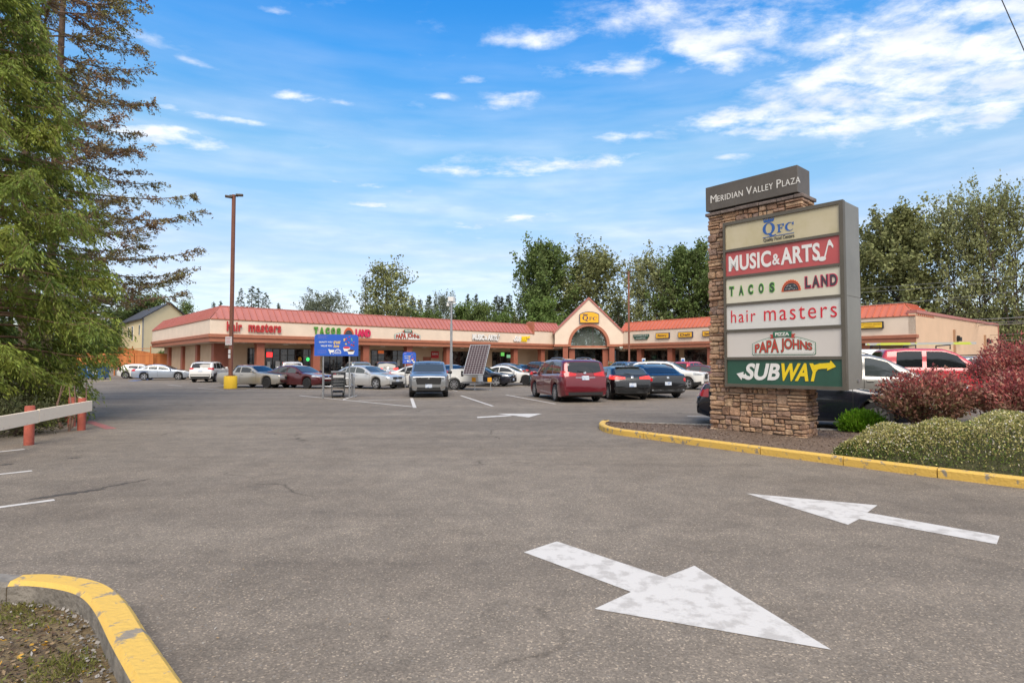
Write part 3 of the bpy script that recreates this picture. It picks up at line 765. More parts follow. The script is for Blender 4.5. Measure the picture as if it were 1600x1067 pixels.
LETW = mat('letter_offwhite', (.72, .70, .66), .5)
FR = PT @ frameM((0, -.06, 0), (1, 0, 0), UP, (0, -1, 0))
mb = MB(FR)
zb = 5.60; caps = .185; sm = .142
xx = .06
for word in ('MERIDIAN', 'VALLEY', 'PLAZA'):
    w1 = {'M': .16, 'V': .14, 'P': .10}[word[0]]; put_text(mb, word[0], xx, zb, w1, caps); xx += w1 + .022
    rest = word[1:]; w2 = {'ERIDIAN': .655, 'ALLEY': .475, 'LAZA': .40}[rest]
    put_text(mb, rest, xx, zb, w2, sm, space=1.12); xx += w2 + .085
mb.build('lettering', LETW, hd)
# cabinet
CX0, CX1, CZ0, CZ1, CF, CB_ = .44, 3.11, 1.06, 5.0, -.19, .74
CABM = mat('cabinet_grey', (.22, .215, .195), .5, metal=.25, var=.10, vs=1.2)
FRM = mat('cabinet_frame_bronze', (.115, .102, .080), .55, metal=.2, var=.1, vs=2)
mb = MB(PT); mb.box(CX0 + .01, CF + .075, CZ0, CX1, CB_, CZ1); cab = mb.build('sign_cabinet', CABM, pyl, bevel=.006)
mb = MB(PT); mb.box(CX1 - .03, CF + .09, 3.02, CX1 + .003, CB_ - .01, 3.028); mb.build('panel_seam', FRM, cab); mb = MB(PT); mb.box(CX1 + .004, .42, 1.22, CX1 + .03, .50, 1.27); mb.build('side_latch', GALV, cab)
PZ = [(4.93, 4.34), (4.28, 3.695), (3.635, 3.04), (2.985, 2.41), (2.345, 1.755), (1.69, 1.125)]
mb = MB(PT); fx0, fx1 = CX0 + .055, CX1 - .075
mb.box(CX0, CF, CZ0 - .01, fx0, CF + .12, CZ1 + .01); mb.box(fx1, CF, CZ0 - .01, CX1 + .004, CF + .12, CZ1 + .01)
zz = [CZ1 + .01] + [v for p in PZ for v in p] + [CZ0 - .01]
for i in range(0, len(zz), 2): mb.box(fx0, CF + .002, zz[i + 1], fx1, CF + .11, zz[i])
mb.build('frame', FRM, cab)
PM = [mat('panel_aged_cream', (.56, .49, .33), .35, col2=(.46, .40, .22), vs=1.4, thr=(.42, .75)), mat('panel_faded_red', (.48, .085, .085), .35, var=.08, vs=2), mat('panel_ivory', (.66, .62, .50), .35, var=.04, vs=1.5),
      mat('panel_white', (.66, .65, .62), .35, var=.03, vs=1.5), mat('panel_white_warm', (.62, .58, .54), .35, var=.03, vs=1.5), mat('panel_dark_green', (.022, .085, .055), .35, var=.12, vs=2)]
PLAB = ['yellowed cream panel with a crowned blue logo', 'faded red panel with white lettering and a music note', 'ivory panel with green and red lettering around a taco', 'white panel with thin red lettering', 'white panel with red lettering in a green arched badge', 'dark green panel with white and yellow lettering ending in arrows']
panels = []
for (z1, z0), m, lb in zip(PZ, PM, PLAB):
    mb = MB(PT); mb.box(fx0, CF + .035, z0, fx1, CF + .06, z1); p = mb.build('sign_panel', m, cab); p['label'] = lb; panels.append(p)
X0 = .44
def PF(z): return PT @ frameM((X0, CF + .035, z), (1, 0, 0), UP, (0, -1, 0))
BLUEL = mat('letter_blue', (.025, .105, .36), .5); DKG = mat('letter_charcoal', (.045, .05, .058), .5); REDL = mat('letter_red', (.62, .012, .028), .5)
GRNL = mat('letter_green', (.10, .40, .03), .5); ORL = mat('letter_orange', (.72, .11, .02), .5); PNKR = mat('letter_raspberry', (.58, .02, .09), .5)
PJR = mat('letter_brick_red', (.48, .05, .035), .5); PJG = mat('letter_pine_green', (.02, .14, .075), .5); YEL = mat('letter_yellow', (.83, .60, .01), .45); WHL = mat('letter_white', (.76, .75, .73), .45)
BLKL = mat('letter_black', (.02, .022, .03), .5); AMB = mat('panel_amber', (.80, .42, .02), .45); NAVY = mat('letter_navy', (.03, .03, .09), .5)
# crowned serif logo (also used on the gable)
def serif_Q(mb, x, y, w, h, mi, z0=.002, d=.006):
    strip(mb, ell(x + w / 2, y + h * .5, w / 2, h * .5, 33, 0, 2 * pi, True), ell(x + w / 2, y + h * .5, w * .26, h * .44, 33, 0, 2 * pi, True), z0, d, mi)
    mb.prism([(x + w * .38, y + h * .10), (x + w * .62, y + h * .12), (x + w * .80, y - h * .10), (x + w * 1.06, y - h * .06), (x + w * 1.1, y - h * .10), (x + w * .90, y - h * .22), (x + w * .66, y - h * .2)][::-1], d, mi, z0 + .002)
def serif_F(mb, x, y, w, h, mi, z0=.002, d=.006):
    mb.box(x + w * .16, y, z0, x + w * .42, y + h, z0 + d, mi); mb.box(x, y, z0 + .001, x + w * .58, y + h * .07, z0 + d + .001, mi)
    mb.box(x, y + h * .93, z0 + .001, x + w, y + h, z0 + d + .001, mi); mb.prism([(x + w * .86, y + h * .72), (x + w, y + h * .72), (x + w, y + h * .94), (x + w * .74, y + h * .94)], d, mi, z0 + .003)
    mb.box(x + w * .4, y + h * .48, z0 + .001, x + w * .70, y + h * .57, z0 + d + .001, mi); mb.box(x + w * .66, y + h * .38, z0 + .002, x + w * .74, y + h * .67, z0 + d + .002, mi)
def serif_C(mb, x, y, w, h, mi, z0=.002, d=.006):
    strip(mb, ell(x + w * .52, y + h / 2, w * .52, h / 2, 25, radians(48), radians(318), True), ell(x + w * .62, y + h / 2, w * .36, h * .43, 25, radians(52), radians(312), True), z0, d, mi)
    mb.prism([(x + w * .80, y + h * .70), (x + w * .97, y + h * .64), (x + w * .97, y + h), (x + w * .90, y + h)], d, mi, z0 + .002)
def crown_logo(mb, x, y, w, h, mi, mi2, sub=True):
    """x..x+w wide, y is the letters' baseline, h the cap height of the Q"""
    qw = w * .40
    serif_Q(mb, x, y, qw, h, mi); serif_F(mb, x + w * .47, y + h * .04, w * .22, h * .66, mi); serif_C(mb, x + w * .72, y + h * .02, w * .28, h * .70, mi)
    cz = y + h * 1.05; n = 7
    mb.prism([(x + qw * .12, cz), (x + qw * .88, cz), (x + qw * .95, cz + h * .17), (x + qw * .05, cz + h * .17)], .006, mi, .002)
    for i in range(n):
        a = x + qw * (.02 + .96 * i / (n - 1)); c = x + qw * (.14 + .72 * i / (n - 1))
        mb.prism([(c - qw * .045, cz + h * .16), (c + qw * .045, cz + h * .16), (a + qw * .012, cz + h * .36), (a - qw * .012, cz + h * .36)], .006, mi, .003)
mb = MB(PF(4.34)); crown_logo(mb, .97, .205, .70, .275, 0, 1); mb.box(.97, .145, .002, 1.20, .157, .008, 0); mb.box(1.27, .145, .002, 1.67, .157, .008, 0)
put_text(mb, 'Quality Food Centers', .985, .03, .69, .10, mi=1); mb.build('lettering', [BLUEL, DKG], panels[0])
mb = MB(PF(3.695))
put_text(mb, 'MUSIC', .13, .11, 1.02, .375, bold=.03, space=1.06); put_text(mb, '&', 1.18, .135, .17, .25, bold=.02); put_text(mb, 'ARTS', 1.37, .11, .83, .385, bold=.03, space=1.06)
mb.prism(ell(2.245, .135, .075, .05, 20), .008, 0, .0025); mb.prism([(2.275, .14), (2.305, .14), (2.40, .52), (2.37, .50)], .008, 0, .004); mb.prism([(2.375, .40), (2.385, .52), (2.405, .525), (2.47, .38), (2.46, .33), (2.415, .40)][::-1], .008, 0, .003)
mb.build('lettering', WHL, panels[1])
mb = MB(PF(3.04))
for ch, px_ in zip('TACOS', (.13, .37, .60, .85, 1.10)):
    put_text(mb, ch, px_, .17, .125, .24, mi=1, bold=.075, z0=.002, d=.006); put_text(mb, ch, px_ + .016, .186, .093, .208, mi=0, bold=.02, z0=.004, d=.008)
def taco(mb, x, y, w, h, mo, mi_, mdot):
    n = 26; cxx = x + w / 2
    o = [(cxx + w / 2 * (1 + (.05 if i % 2 else -.01)) * cos(pi * i / n), y + h * (1 + (.06 if i % 2 else -.01)) * sin(pi * i / n)) for i in range(n + 1)]
    mb.prism(o, .006, mo, .002); mb.prism(ell(cxx, y + .012, w * .40, h * .70, 25, 0, pi, True), .007, mi_, .004)
    strip(mb, ell(cxx, y, w * .47, h * .90, 25, 0, pi, True)[1:-1:1], ell(cxx, y, w * .445, h * .845, 25, 0, pi, True)[1:-1:1], .004, .006, mi_)
    r_ = random.Random(5)
    for _ in range(22):
        t, q = r_.uniform(.2, pi - .2), r_.uniform(.2, .85); mb.prism(ell(cxx + w * .37 * q * cos(t), y + .02 + h * .62 * q * sin(t), .006, .006, 6), .004, mdot, .009)
taco(mb, 1.38, .165, .41, .245, 2, 0, 4)
for ch, px_, w_ in zip('LAND', (1.875, 2.02, 2.20, 2.375), (.135, .17, .16, .165)):
    put_text(mb, ch, px_, .185, w_, .27, mi=3, bold=.075, z0=.002, d=.006); put_text(mb, ch, px_ + .018, .203, w_ - .036, .234, mi=0, bold=.04, z0=.004, d=.008)
mb.build('lettering', [DKG, GRNL, ORL, PNKR, LETW], panels[2])
mb = MB(PF(2.41)); put_text(mb, 'hair', .17, .165, .60, .29, bold=-.006, space=1.2); put_text(mb, 'masters', .97, .165, 1.54, .27, bold=-.006, space=1.2); mb.build('lettering', REDL, panels[3])
def arch_badge(mb, cx, y, w, h, mg, mw, mr):
    """arched badge: green outline, white field, red warped letters, ribbon with a word"""
    def top(x): return y + h * (.62 + .38 * (1 - ((x - cx) / (w / 2)) ** 2))
    def outline(k):
        pts = []; hw = w / 2 - k
        xs_ = [cx - hw + 2 * hw * i / 24 for i in range(25)]
        lower = [(cx - hw + h * .06, y + k), (cx + hw - h * .06, y + k), (cx + hw, y + k + h * .06)]
        pts = lower + [(x, top(x) - k) for x in xs_[::-1]] + [(cx - hw, y + k + h * .06)]
        return pts
    mb.prism(outline(0), .006, mg, .002); mb.prism(outline(w * .009), .005, mw, .0045); mb.prism(outline(w * .021), .004, mg, .0065); mb.prism(outline(w * .026), .004, mw, .008)
    def warp(x, yy, z):
        f = (yy - (y + h * .13)) / (h * .5); tz = (top(x) - y) - h * .16 - h * .09
        return (x, y + h * .13 + f * tz, z)
    put_text(mb, 'PAPA', cx - w * .455, y + h * .13, w * .40, h * .5, z0=.0125, d=.006, mi=mg, bold=.05, warp=warp); put_text(mb, 'PAPA', cx - w * .448, y + h * .145, w * .386, h * .475, z0=.015, d=.006, mi=mr, bold=.02, warp=warp)
    put_text(mb, 'JOHNS', cx - w * .03, y + h * .13, w * .485, h * .5, z0=.0125, d=.006, mi=mg, bold=.05, warp=warp); put_text(mb, 'JOHNS', cx - w * .023, y + h * .145, w * .471, h * .475, z0=.015, d=.006, mi=mr, bold=.02, warp=warp)
    ry = y + h * .92; rw_, rh = w * .29, h * .32
    for s in (-1, 1): mb.prism([(cx + s * rw_ * .45, ry - rh * .12), (cx + s * rw_ * .68, ry - rh * .12), (cx + s * rw_ * .60, ry + rh * .2), (cx + s * rw_ * .70, ry + rh * .52), (cx + s * rw_ * .45, ry + rh * .52)][::s], .006, mr, .0135)
    lo = [(cx - rw_ / 2 + rw_ * i / 12, ry + rh * .14 * (1 - ((i - 6) / 6) ** 2)) for i in range(13)]; hi = [(p[0], p[1] + rh * .9) for p in lo]
    mb.prism(lo + hi[::-1], .006, mg, .021)
    put_text(mb, 'PIZZA', cx - rw_ * .38, ry + rh * .26, rw_ * .76, rh * .56, z0=.0275, d=.004, mi=mw, bold=.04)
mb = MB(PF(1.755)); arch_badge(mb, 1.38, .035, 1.40, .43, 0, 1, 2); mb.build('lettering', [PJG, LETW, PJR], panels[4])
def sub_logo(mb, x, y, w, h, mw, my):
    def sh(a, b): return lambda X_, Y_, Z_: (X_ + (Y_ - y) * .22, Y_, Z_)
    put_text(mb, 'SUB', x + w * .08, y, w * .37, h, mi=mw, bold=.035, warp=sh(0, 0), space=.99); put_text(mb, 'WAY', x + w * .445, y, w * .40, h, mi=my, bold=.035, warp=sh(0, 0), z0=.004, space=.95)
    mb.prism([(x, y + h * .36), (x + w * .055, y - h * .02), (x + w * .06, y + h * .12), (x + w * .14, y + h * .02), (x + w * .14, y + h * .22), (x + w * .075, y + h * .34), (x + w * .08, y + h * .48)], .007, mw, .0055)
    mb.prism([(x + w * .80, y + h * .62), (x + w * .87, y + h * .70), (x + w * .925, y + h * .72), (x + w * .92, y + h * .60), (x + w, y + h * .82), (x + w * .955, y + h * 1.16), (x + w * .945, y + h * 1.02), (x + w * .86, y + h * .99), (x + w * .80, y + h * .9)], .007, my, .0075)
mb = MB(PF(1.125)); sub_logo(mb, .29, .095, 2.18, .39, 0, 1); mb.build('lettering', [WHL, YEL], panels[5])

# ------------------------------------------------------------------ shop signs on the plaza
def facade(px0, px1, py0, py1, wing=0):
    """frame, width and height on the fascia for a sign seen between these pixels"""
    O, Ud, n = (A, U, NV) if wing == 0 else (GR, U2, N2)
    a, b = s_of_px(px0, O, Ud), s_of_px(px1, O, Ud); p = O + Ud * ((a + b) / 2)
    z1, z0 = [CAMH + (ray((px0 + px1) / 2, y).z / ray((px0 + px1) / 2, y).y) * p.y for y in (py0, py1)]
    return frameM(O + Ud * a + UP * z0 + n * .012, Ud, UP, n), b - a, z1 - z0
def shop_sign(name, mb, mats, label, group=None):
    c = sum((v for v in mb.v), Vector()) / len(mb.v)
    t = thing(name, label, 'shop sign', c, 0, group)
    return t, mb
def one_sign(mb, mats, label, cat='shop sign', group='shop signs on the plaza fascia', name='shop_sign'):
    c = sum((v for v in mb.v), Vector()) / len(mb.v)
    mb.v = [v - c for v in mb.v]; o = mb.build(name, mats); o.location = c
    return tag(o, label, cat, group)
M_, w, h = facade(353, 438, 503.5, 519)
mb = MB(M_); put_text(mb, 'hair', 0, 0, w * .27, h * .98, z0=.05, d=.13, bold=.03, space=1.12); put_text(mb, 'masters', w * .385, 0, w * .615, h * .9, z0=.05, d=.13, bold=.03, space=1.12)
one_sign(mb, [mat('channel_letter_red', (.45, .03, .03), .5)], 'red lowercase channel letters on the cream fascia, partly crossed by the tall lamp pole')
M_, w, h = facade(489, 578, 511, 525.5)
mb = MB(M_)
for i, ch in enumerate('TACOS'): put_text(mb, ch, w * (.005 + .096 * i), h * .15, w * .066, h * .74, z0=.05, d=.13, mi=0, bold=.07)
taco(mb, w * .515, .06, w * .185, h * .9, 2, 1, 4)
put_text(mb, 'LAND', w * .72, .0, w * .28, h * .84, z0=.05, d=.13, mi=3, bold=.07)
one_sign(mb, [mat('channel_letter_green', (.07, .25, .03), .5), DKG, ORL, PNKR, LETW], 'green and raspberry channel letters around an orange taco on the fascia')
M_, w, h = facade(615.5, 656.5, 515, 531.5)
M_ = M_ @ Matrix.Scale(1, 4)
mb = MB(M_ @ Matrix.Diagonal((1, 1, 6, 1))); arch_badge(mb, w / 2, 0, w, h * .80, 0, 1, 2)
one_sign(mb, [PJG, WHL, PJR], 'arched green and red badge sign with a ribbon on the cream fascia')
M_, w, h = facade(737, 780, 521, 532.5)
mb = MB(M_)
for z0, d, mi, k in ((.03, .08, 1, .0), (.12, .05, 0, .0)):
    put_text(mb, 'MUSIC', -k + .05 * mi, .05 - .05 * mi, w * .42, h * .82, z0=z0, d=d, mi=mi, bold=.055); put_text(mb, '&', w * .44 + .05 * mi, .1 - .05 * mi, w * .09, h * .55, z0=z0, d=d, mi=mi, bold=.05); put_text(mb, 'ARTS', w * .54 + .05 * mi, .05 - .05 * mi, w * .35, h * .82, z0=z0, d=d, mi=mi, bold=.055)
    mb.prism(ell(w * .90, h * .15, w * .03, h * .1, 12), d, mi, z0); mb.prism([(w * .915, h * .15), (w * .93, h * .15), (w * .97, h), (w * .955, h)], d, mi, z0 + .004); mb.prism([(w * .955, h), (w * 1.0, h * .72), (w * .99, h * .62), (w * .955, h * .8)][::-1], d, mi, z0 + .008)
one_sign(mb, [WHL, BLKL], 'white capital letters with dark sides ending in a music note on the fascia')
M_, w, h = facade(801, 827, 524, 534)
mb = MB(M_ @ Matrix.Diagonal((1, 1, 14, 1))); sub_logo(mb, 0, 0, w, h * .86, 0, 1)
one_sign(mb, [WHL, YEL], 'slanted white and yellow letters with arrow ends beside the roof step')
# gable logo
mb = MB(GF @ Matrix.Translation((0, 0, .02)))
gx = [(x - 800) / FPX * 81 - GL.x for x in (905.5, 936)]; w = gx[1] - gx[0]; z0, z1 = 7.17, 8.83
def lozenge(k): return [(gx[0] + k, z0 + k), (gx[1] - k, z0 + k), (gx[1] - k, z1 - .38 - k * .5)] + [(gx[1] - k - (w - 2 * k) * i / 10, z1 - .38 - k + .38 * (1 - ((i - 5) / 5) ** 2) ** .8) for i in range(1, 10)] + [(gx[0] + k, z1 - .38 - k * .5)]
mb.prism(lozenge(0), .22, 1, 0); mb.prism(lozenge(.09), .05, 0, .21)
mb.M = mb.M @ Matrix.Translation((0, 0, .262)); crown_logo(mb, gx[0] + .40, z0 + .42, w - .75, .66, 1, 1); 
one_sign(mb, [AMB, NAVY], 'amber arched-top sign with a dark crowned serif logo on the gable')
M_, w, h = facade(990, 1015, 522.5, 530.5, 1)
mb = MB(M_); mb.prism([(0, h * .55), (w, h * .55), (w, h), (0, h)], .1, 0, .02); mb.prism([(w * .12, 0), (w * .88, 0), (w * .95, h * .5), (w * .05, h * .5)], .1, 0, .02)
put_text(mb, 'STARBUCKS', w * .04, h * .62, w * .92, h * .28, z0=.121, d=.02, mi=1, bold=.03); put_text(mb, 'COFFEE', w * .2, h * .1, w * .6, h * .3, z0=.121, d=.02, mi=1, bold=.03)
one_sign(mb, [mat('sign_dark_green', (.02, .075, .05), .5), mat('letter_pale_green', (.35, .40, .36), .5)], 'small dark green two-line coffee sign on the supermarket fascia')
for px0, px1, y0, y1, word, lb in ((1026, 1047, 520, 529, 'Bakery', 'amber box sign reading Bakery on the supermarket fascia'), (1061, 1083.5, 518.5, 527.5, 'Deli', 'amber box sign reading Deli on the supermarket fascia'), (1099, 1122, 516.5, 525.5, 'Seafood', 'amber box sign reading Seafood, half hidden behind the stone pillar')):
    M_, w, h = facade(px0, px1, y0, y1, 1); mb = MB(M_); mb.box(0, 0, 0, w, h, .2, 1); mb.box(.07, .07, .19, w - .07, h - .07, .215, 0); put_text(mb, word, w * .17, h * .27, w * .66, h * .44, z0=.216, d=.01, mi=2, bold=.03)
    one_sign(mb, [AMB, NAVY, mat('letter_brown', (.12, .06, .04), .5)], lb)
M_, w, h = facade(1340, 1382, 503, 514, 1)
mb = MB(M_); mb.box(0, 0, 0, w, h, .2, 1); mb.box(.09, .09, .19, w - .09, h - .09, .215, 0); put_text(mb, 'QUALITY FOOD CENTERS', w * .06, h * .52, w * .88, h * .22, z0=.216, d=.01, mi=2, bold=.02); put_text(mb, 'PHARMACY', w * .3, h * .2, w * .4, h * .2, z0=.216, d=.01, mi=2, bold=.02)
one_sign(mb, [mat('panel_yellow', (.80, .50, .02), .45), BLKL, mat('letter_ochre', (.42, .22, .02), .5)], 'wide yellow box sign near the orange roof hip, beside the pylon')
# red wall sign near the brown door, window neon
a, b = s_of_px(673.5, WO, U), s_of_px(685, WO, U)
mb = MB(LF(0, -WD)); mb.box(a, 2.15, .01, b, 3.0, .1, 0); put_text(mb, 'SUBWAY', a + .1, 2.55, b - a - .2, .26, z0=.101, d=.01, mi=1, bold=.03)
one_sign(mb, [mat('sign_red', (.55, .02, .03), .5), WHL], 'small red wall sign beside a brown door under the canopy', group='window and wall signs under the canopy')
def neon(px0, px1, z0, z1, m, lb, word=None, rnd_=False):
    a, b = s_of_px(px0, WO, U), s_of_px(px1, WO, U); mb = MB(LF(0, -WD))
    if rnd_: mb.prism(ell((a + b) / 2, (z0 + z1) / 2, (b - a) / 2, (z1 - z0) / 2, 20), .03, 0, .1)
    else: mb.box(a, z0, .1, b, z1, .13)
    one_sign(mb, [m], lb, 'window sign', 'window and wall signs under the canopy', 'window_sign')
NEONR = mat('neon_red', (.85, .03, .03), .5, emit=.8); NEONG = mat('neon_green', (.05, .7, .15), .5, emit=.6)
neon(416, 425, 2.15, 2.65, NEONR, 'glowing red window sign beside a brown column of the hair salon')
neon(478, 483, 1.75, 2.15, NEONG, 'round glowing green light in the dark restaurant window', rnd_=True)
neon(465, 471, 1.75, 2.2, mat('window_sign_amber', (.7, .35, .03), .5), 'round amber sticker on the dark restaurant window', rnd_=True)
neon(590, 599, 2.65, 3.0, mat('window_sign_orange', (.6, .13, .03), .5, emit=.15), 'orange sign high in the pizza shop window')
neon(782, 787, 2.5, 3.0, mat('window_sign_lime', (.16, .62, .12), .5, emit=.3), 'bright lime square sign in the sandwich shop window')
neon(791, 797, 2.25, 2.7, mat('window_sign_teal', (.3, .68, .4), .5, emit=.2), 'pale green poster in the sandwich shop window')
for k, (p0, p1, z0, z1) in enumerate(((404.0, 404.1, 0, 0), (417, 422, .9, 1.7), (430, 437, 1.0, 1.75), (444, 449, .5, 1.7), (398, 401, 1.6, 2.2), (620, 624, 1.2, 1.9), (695, 701, 1.3, 2.2))):
    if z1 <= 0: continue
    neon(p0, p1, z0, z1, mat('poster_paper', (.52, .52, .50), .6), 'white paper notice taped inside a street-wing shop window', )

# ------------------------------------------------------------------ cars
TYRE = mat('tyre_rubber', (.018, .018, .019), .8); RIM = mat('alloy_silver', (.50, .50, .51), .3, metal=.85); RIMD = mat('rim_dark', (.03, .03, .032), .4, metal=.5)
CGLASS = mat('car_glass', (.012, .014, .016), .03, spec=.8); CGLASS2 = mat('car_glass_clear', (.05, .06, .062), .03, spec=.8)
TRIMB = mat('car_trim_black', (.016, .016, .017), .55); CHROME = mat('chrome', (.6, .6, .6), .12, metal=1.0)
LTR = mat('tail_light_red', (.52, .008, .012), .12, coat=.6); LTB = mat('brake_light_glow', (.8, .04, .03), .15, emit=.35); LTW = mat('headlight_lens', (.55, .57, .60), .08, metal=.35, coat=.8); LTA = mat('indicator_amber', (.8, .25, .02), .2)
PLATE = mat('license_plate', (.55, .60, .68), .5, col2=(.25, .33, .50), vs=9, thr=(.5, .6))
PAINTS = {}
def paint(name, col, metal=.0, rough=.32):
    if name not in PAINTS: PAINTS[name] = mat('car_paint_' + name, col, rough, metal=metal, coat=1.0, spec=.5)
    return PAINTS[name]
SPEC = {
 'sedan': dict(L=4.80, W=1.83, H=1.45, wb=2.78, fo=.96, wr=.335, gc=.20, belt=(.90, .99), roofx=2.1, cowl=1.35, tum=.24, top=[(0, .72), (.03, .77), (.12, .80), (.4, .85), (1.35, .98), (2.12, 1.36), (2.55, 1.44), (3.05, 1.45), (3.5, 1.38), (4.22, 1.09), (4.66, 1.06), (4.77, .95), (4.80, .72)], win=[(1.50, 1.95, 2.62, 2.60), (2.68, 2.66, 3.42, 3.35), (3.47, 3.40, 4.02, 3.62)], ws=(1.02, 1.36), rw=(1.12, 1.36), tail=(.80, 1.00, .34), head=(.66, .76), hdx=.50, plate=.84),
 'suv': dict(L=4.63, W=1.84, H=1.70, wb=2.68, fo=.93, wr=.355, gc=.24, belt=(1.04, 1.10), cowl=1.15, tum=.17, clad=.50, top=[(0, .95), (.03, 1.00), (.12, 1.04), (.35, 1.08), (1.15, 1.15), (1.88, 1.58), (2.25, 1.68), (3.2, 1.70), (4.05, 1.65), (4.28, 1.57), (4.50, 1.12), (4.59, 1.02), (4.63, .70)], win=[(1.38, 1.82, 2.52, 2.50), (2.58, 2.56, 3.45, 3.40), (3.52, 3.48, 4.12, 3.95)], ws=(1.19, 1.60), rw=(1.17, 1.55), tail=(.95, 1.20, .40), head=(.78, .92), hdx=.55, rails=True, plate=.88),
 'minivan': dict(L=5.10, W=1.99, H=1.78, wb=3.03, fo=.98, wr=.36, gc=.20, belt=(1.04, 1.14), cowl=1.0, tum=.15, top=[(0, .82), (.05, .90), (.25, .97), (1.0, 1.12), (1.95, 1.64), (2.35, 1.75), (3.3, 1.78), (4.5, 1.74), (4.80, 1.67), (4.99, 1.18), (5.07, 1.0), (5.10, .62)], win=[(1.35, 1.9, 2.50, 2.48), (2.56, 2.54, 3.62, 3.58), (3.70, 3.66, 4.72, 4.58)], ws=(1.16, 1.64), rw=(1.20, 1.64), tail=(1.02, 1.22, .30), head=(.76, .92), hdx=.6, rails=True, plate=.92),
 'hatch': dict(L=4.30, W=1.79, H=1.47, wb=2.65, fo=.88, wr=.335, gc=.20, belt=(.92, 1.04), cowl=1.2, tum=.22, top=[(0, .72), (.05, .78), (.3, .84), (1.2, .99), (2.02, 1.38), (2.4, 1.46), (3.0, 1.47), (3.72, 1.39), (4.12, 1.10), (4.24, .98), (4.30, .62)], win=[(1.40, 1.9, 2.42, 2.40), (2.48, 2.46, 3.32, 3.22)], ws=(1.04, 1.38), rw=(1.08, 1.38), tail=(.86, 1.04, .42), head=(.68, .80), hdx=.55, plate=.58),
 'crossover': dict(L=4.69, W=1.89, H=1.55, wb=2.90, fo=.86, wr=.365, gc=.20, belt=(.98, 1.06), cowl=1.15, tum=.24, top=[(0, .70), (.05, .80), (.3, .88), (1.15, 1.03), (2.1, 1.46), (2.55, 1.55), (3.1, 1.54), (3.8, 1.38), (4.42, 1.10), (4.62, 1.04), (4.67, .92), (4.69, .66)], win=[(1.4, 1.95, 2.6, 2.58), (2.66, 2.64, 3.75, 3.45)], ws=(1.08, 1.46), rw=(1.13, 1.45), tail=(.84, .98, .5), head=(.74, .86), hdx=.5, plate=.60),
 'coupe': dict(L=4.65, W=1.82, H=1.39, wb=2.85, fo=.86, wr=.34, gc=.16, belt=(.88, .98), cowl=1.42, tum=.26, top=[(0, .66), (.04, .71), (.25, .77), (1.42, .95), (2.2, 1.31), (2.65, 1.39), (3.05, 1.385), (3.6, 1.28), (4.2, 1.06), (4.54, 1.02), (4.62, .92), (4.65, .70)], win=[(1.6, 2.05, 2.85, 2.8), (2.9, 2.85, 3.7, 3.35)], ws=(.99, 1.31), rw=(1.09, 1.29), tail=(.82, .98, .4), head=(.62, .74), hdx=.5, plate=.78),
 'boxy_coupe': dict(L=5.05, W=1.82, H=1.37, wb=2.74, fo=1.02, wr=.335, gc=.22, belt=(.90, .93), cowl=1.70, tum=.20, top=[(0, .68), (.02, .80), (.10, .845), (1.7, .95), (2.42, 1.33), (2.68, 1.37), (3.35, 1.37), (3.52, 1.33), (3.80, 1.0), (4.95, .93), (5.03, .86), (5.05, .62)], win=[(1.86, 2.3, 3.05, 3.02), (3.14, 3.12, 3.52, 3.40)], ws=(.99, 1.33), rw=(1.02, 1.32), tail=(.68, .82, .1), head=(.60, .74), hdx=.04, plate=.5),
 'pickup': dict(L=5.70, W=2.02, H=1.93, wb=3.55, fo=.98, wr=.40, gc=.34, belt=(1.22, 1.26), cowl=1.40, tum=.16, top=[(0, .95), (.04, 1.10), (.2, 1.17), (1.4, 1.26), (2.12, 1.79), (2.45, 1.91), (3.5, 1.93), (4.12, 1.88), (4.24, 1.60), (4.30, 1.34), (5.62, 1.32), (5.68, 1.24), (5.70, .80)], win=[(1.62, 2.1, 2.98, 2.95), (3.1, 3.08, 3.85, 3.80)], ws=(1.32, 1.80), rw=(1.42, 1.80), tail=(1.0, 1.3, .2), head=(.9, 1.06), hdx=.3, plate=.7),
 'van': dict(L=5.60, W=2.02, H=2.10, wb=3.43, fo=.95, wr=.37, gc=.24, belt=(1.16, 1.18), cowl=.95, tum=.10, top=[(0, .80), (.05, .98), (.3, 1.08), (.95, 1.22), (1.6, 1.94), (1.95, 2.08), (3.5, 2.10), (5.35, 2.08), (5.54, 1.95), (5.59, 1.2), (5.60, .70)], win=[(1.15, 1.62, 2.25, 2.22)], ws=(1.28, 1.92), rw=(1.3, 1.85), tail=(.95, 1.35, .1), head=(.8, 1.0), hdx=.3, plate=.9),
}
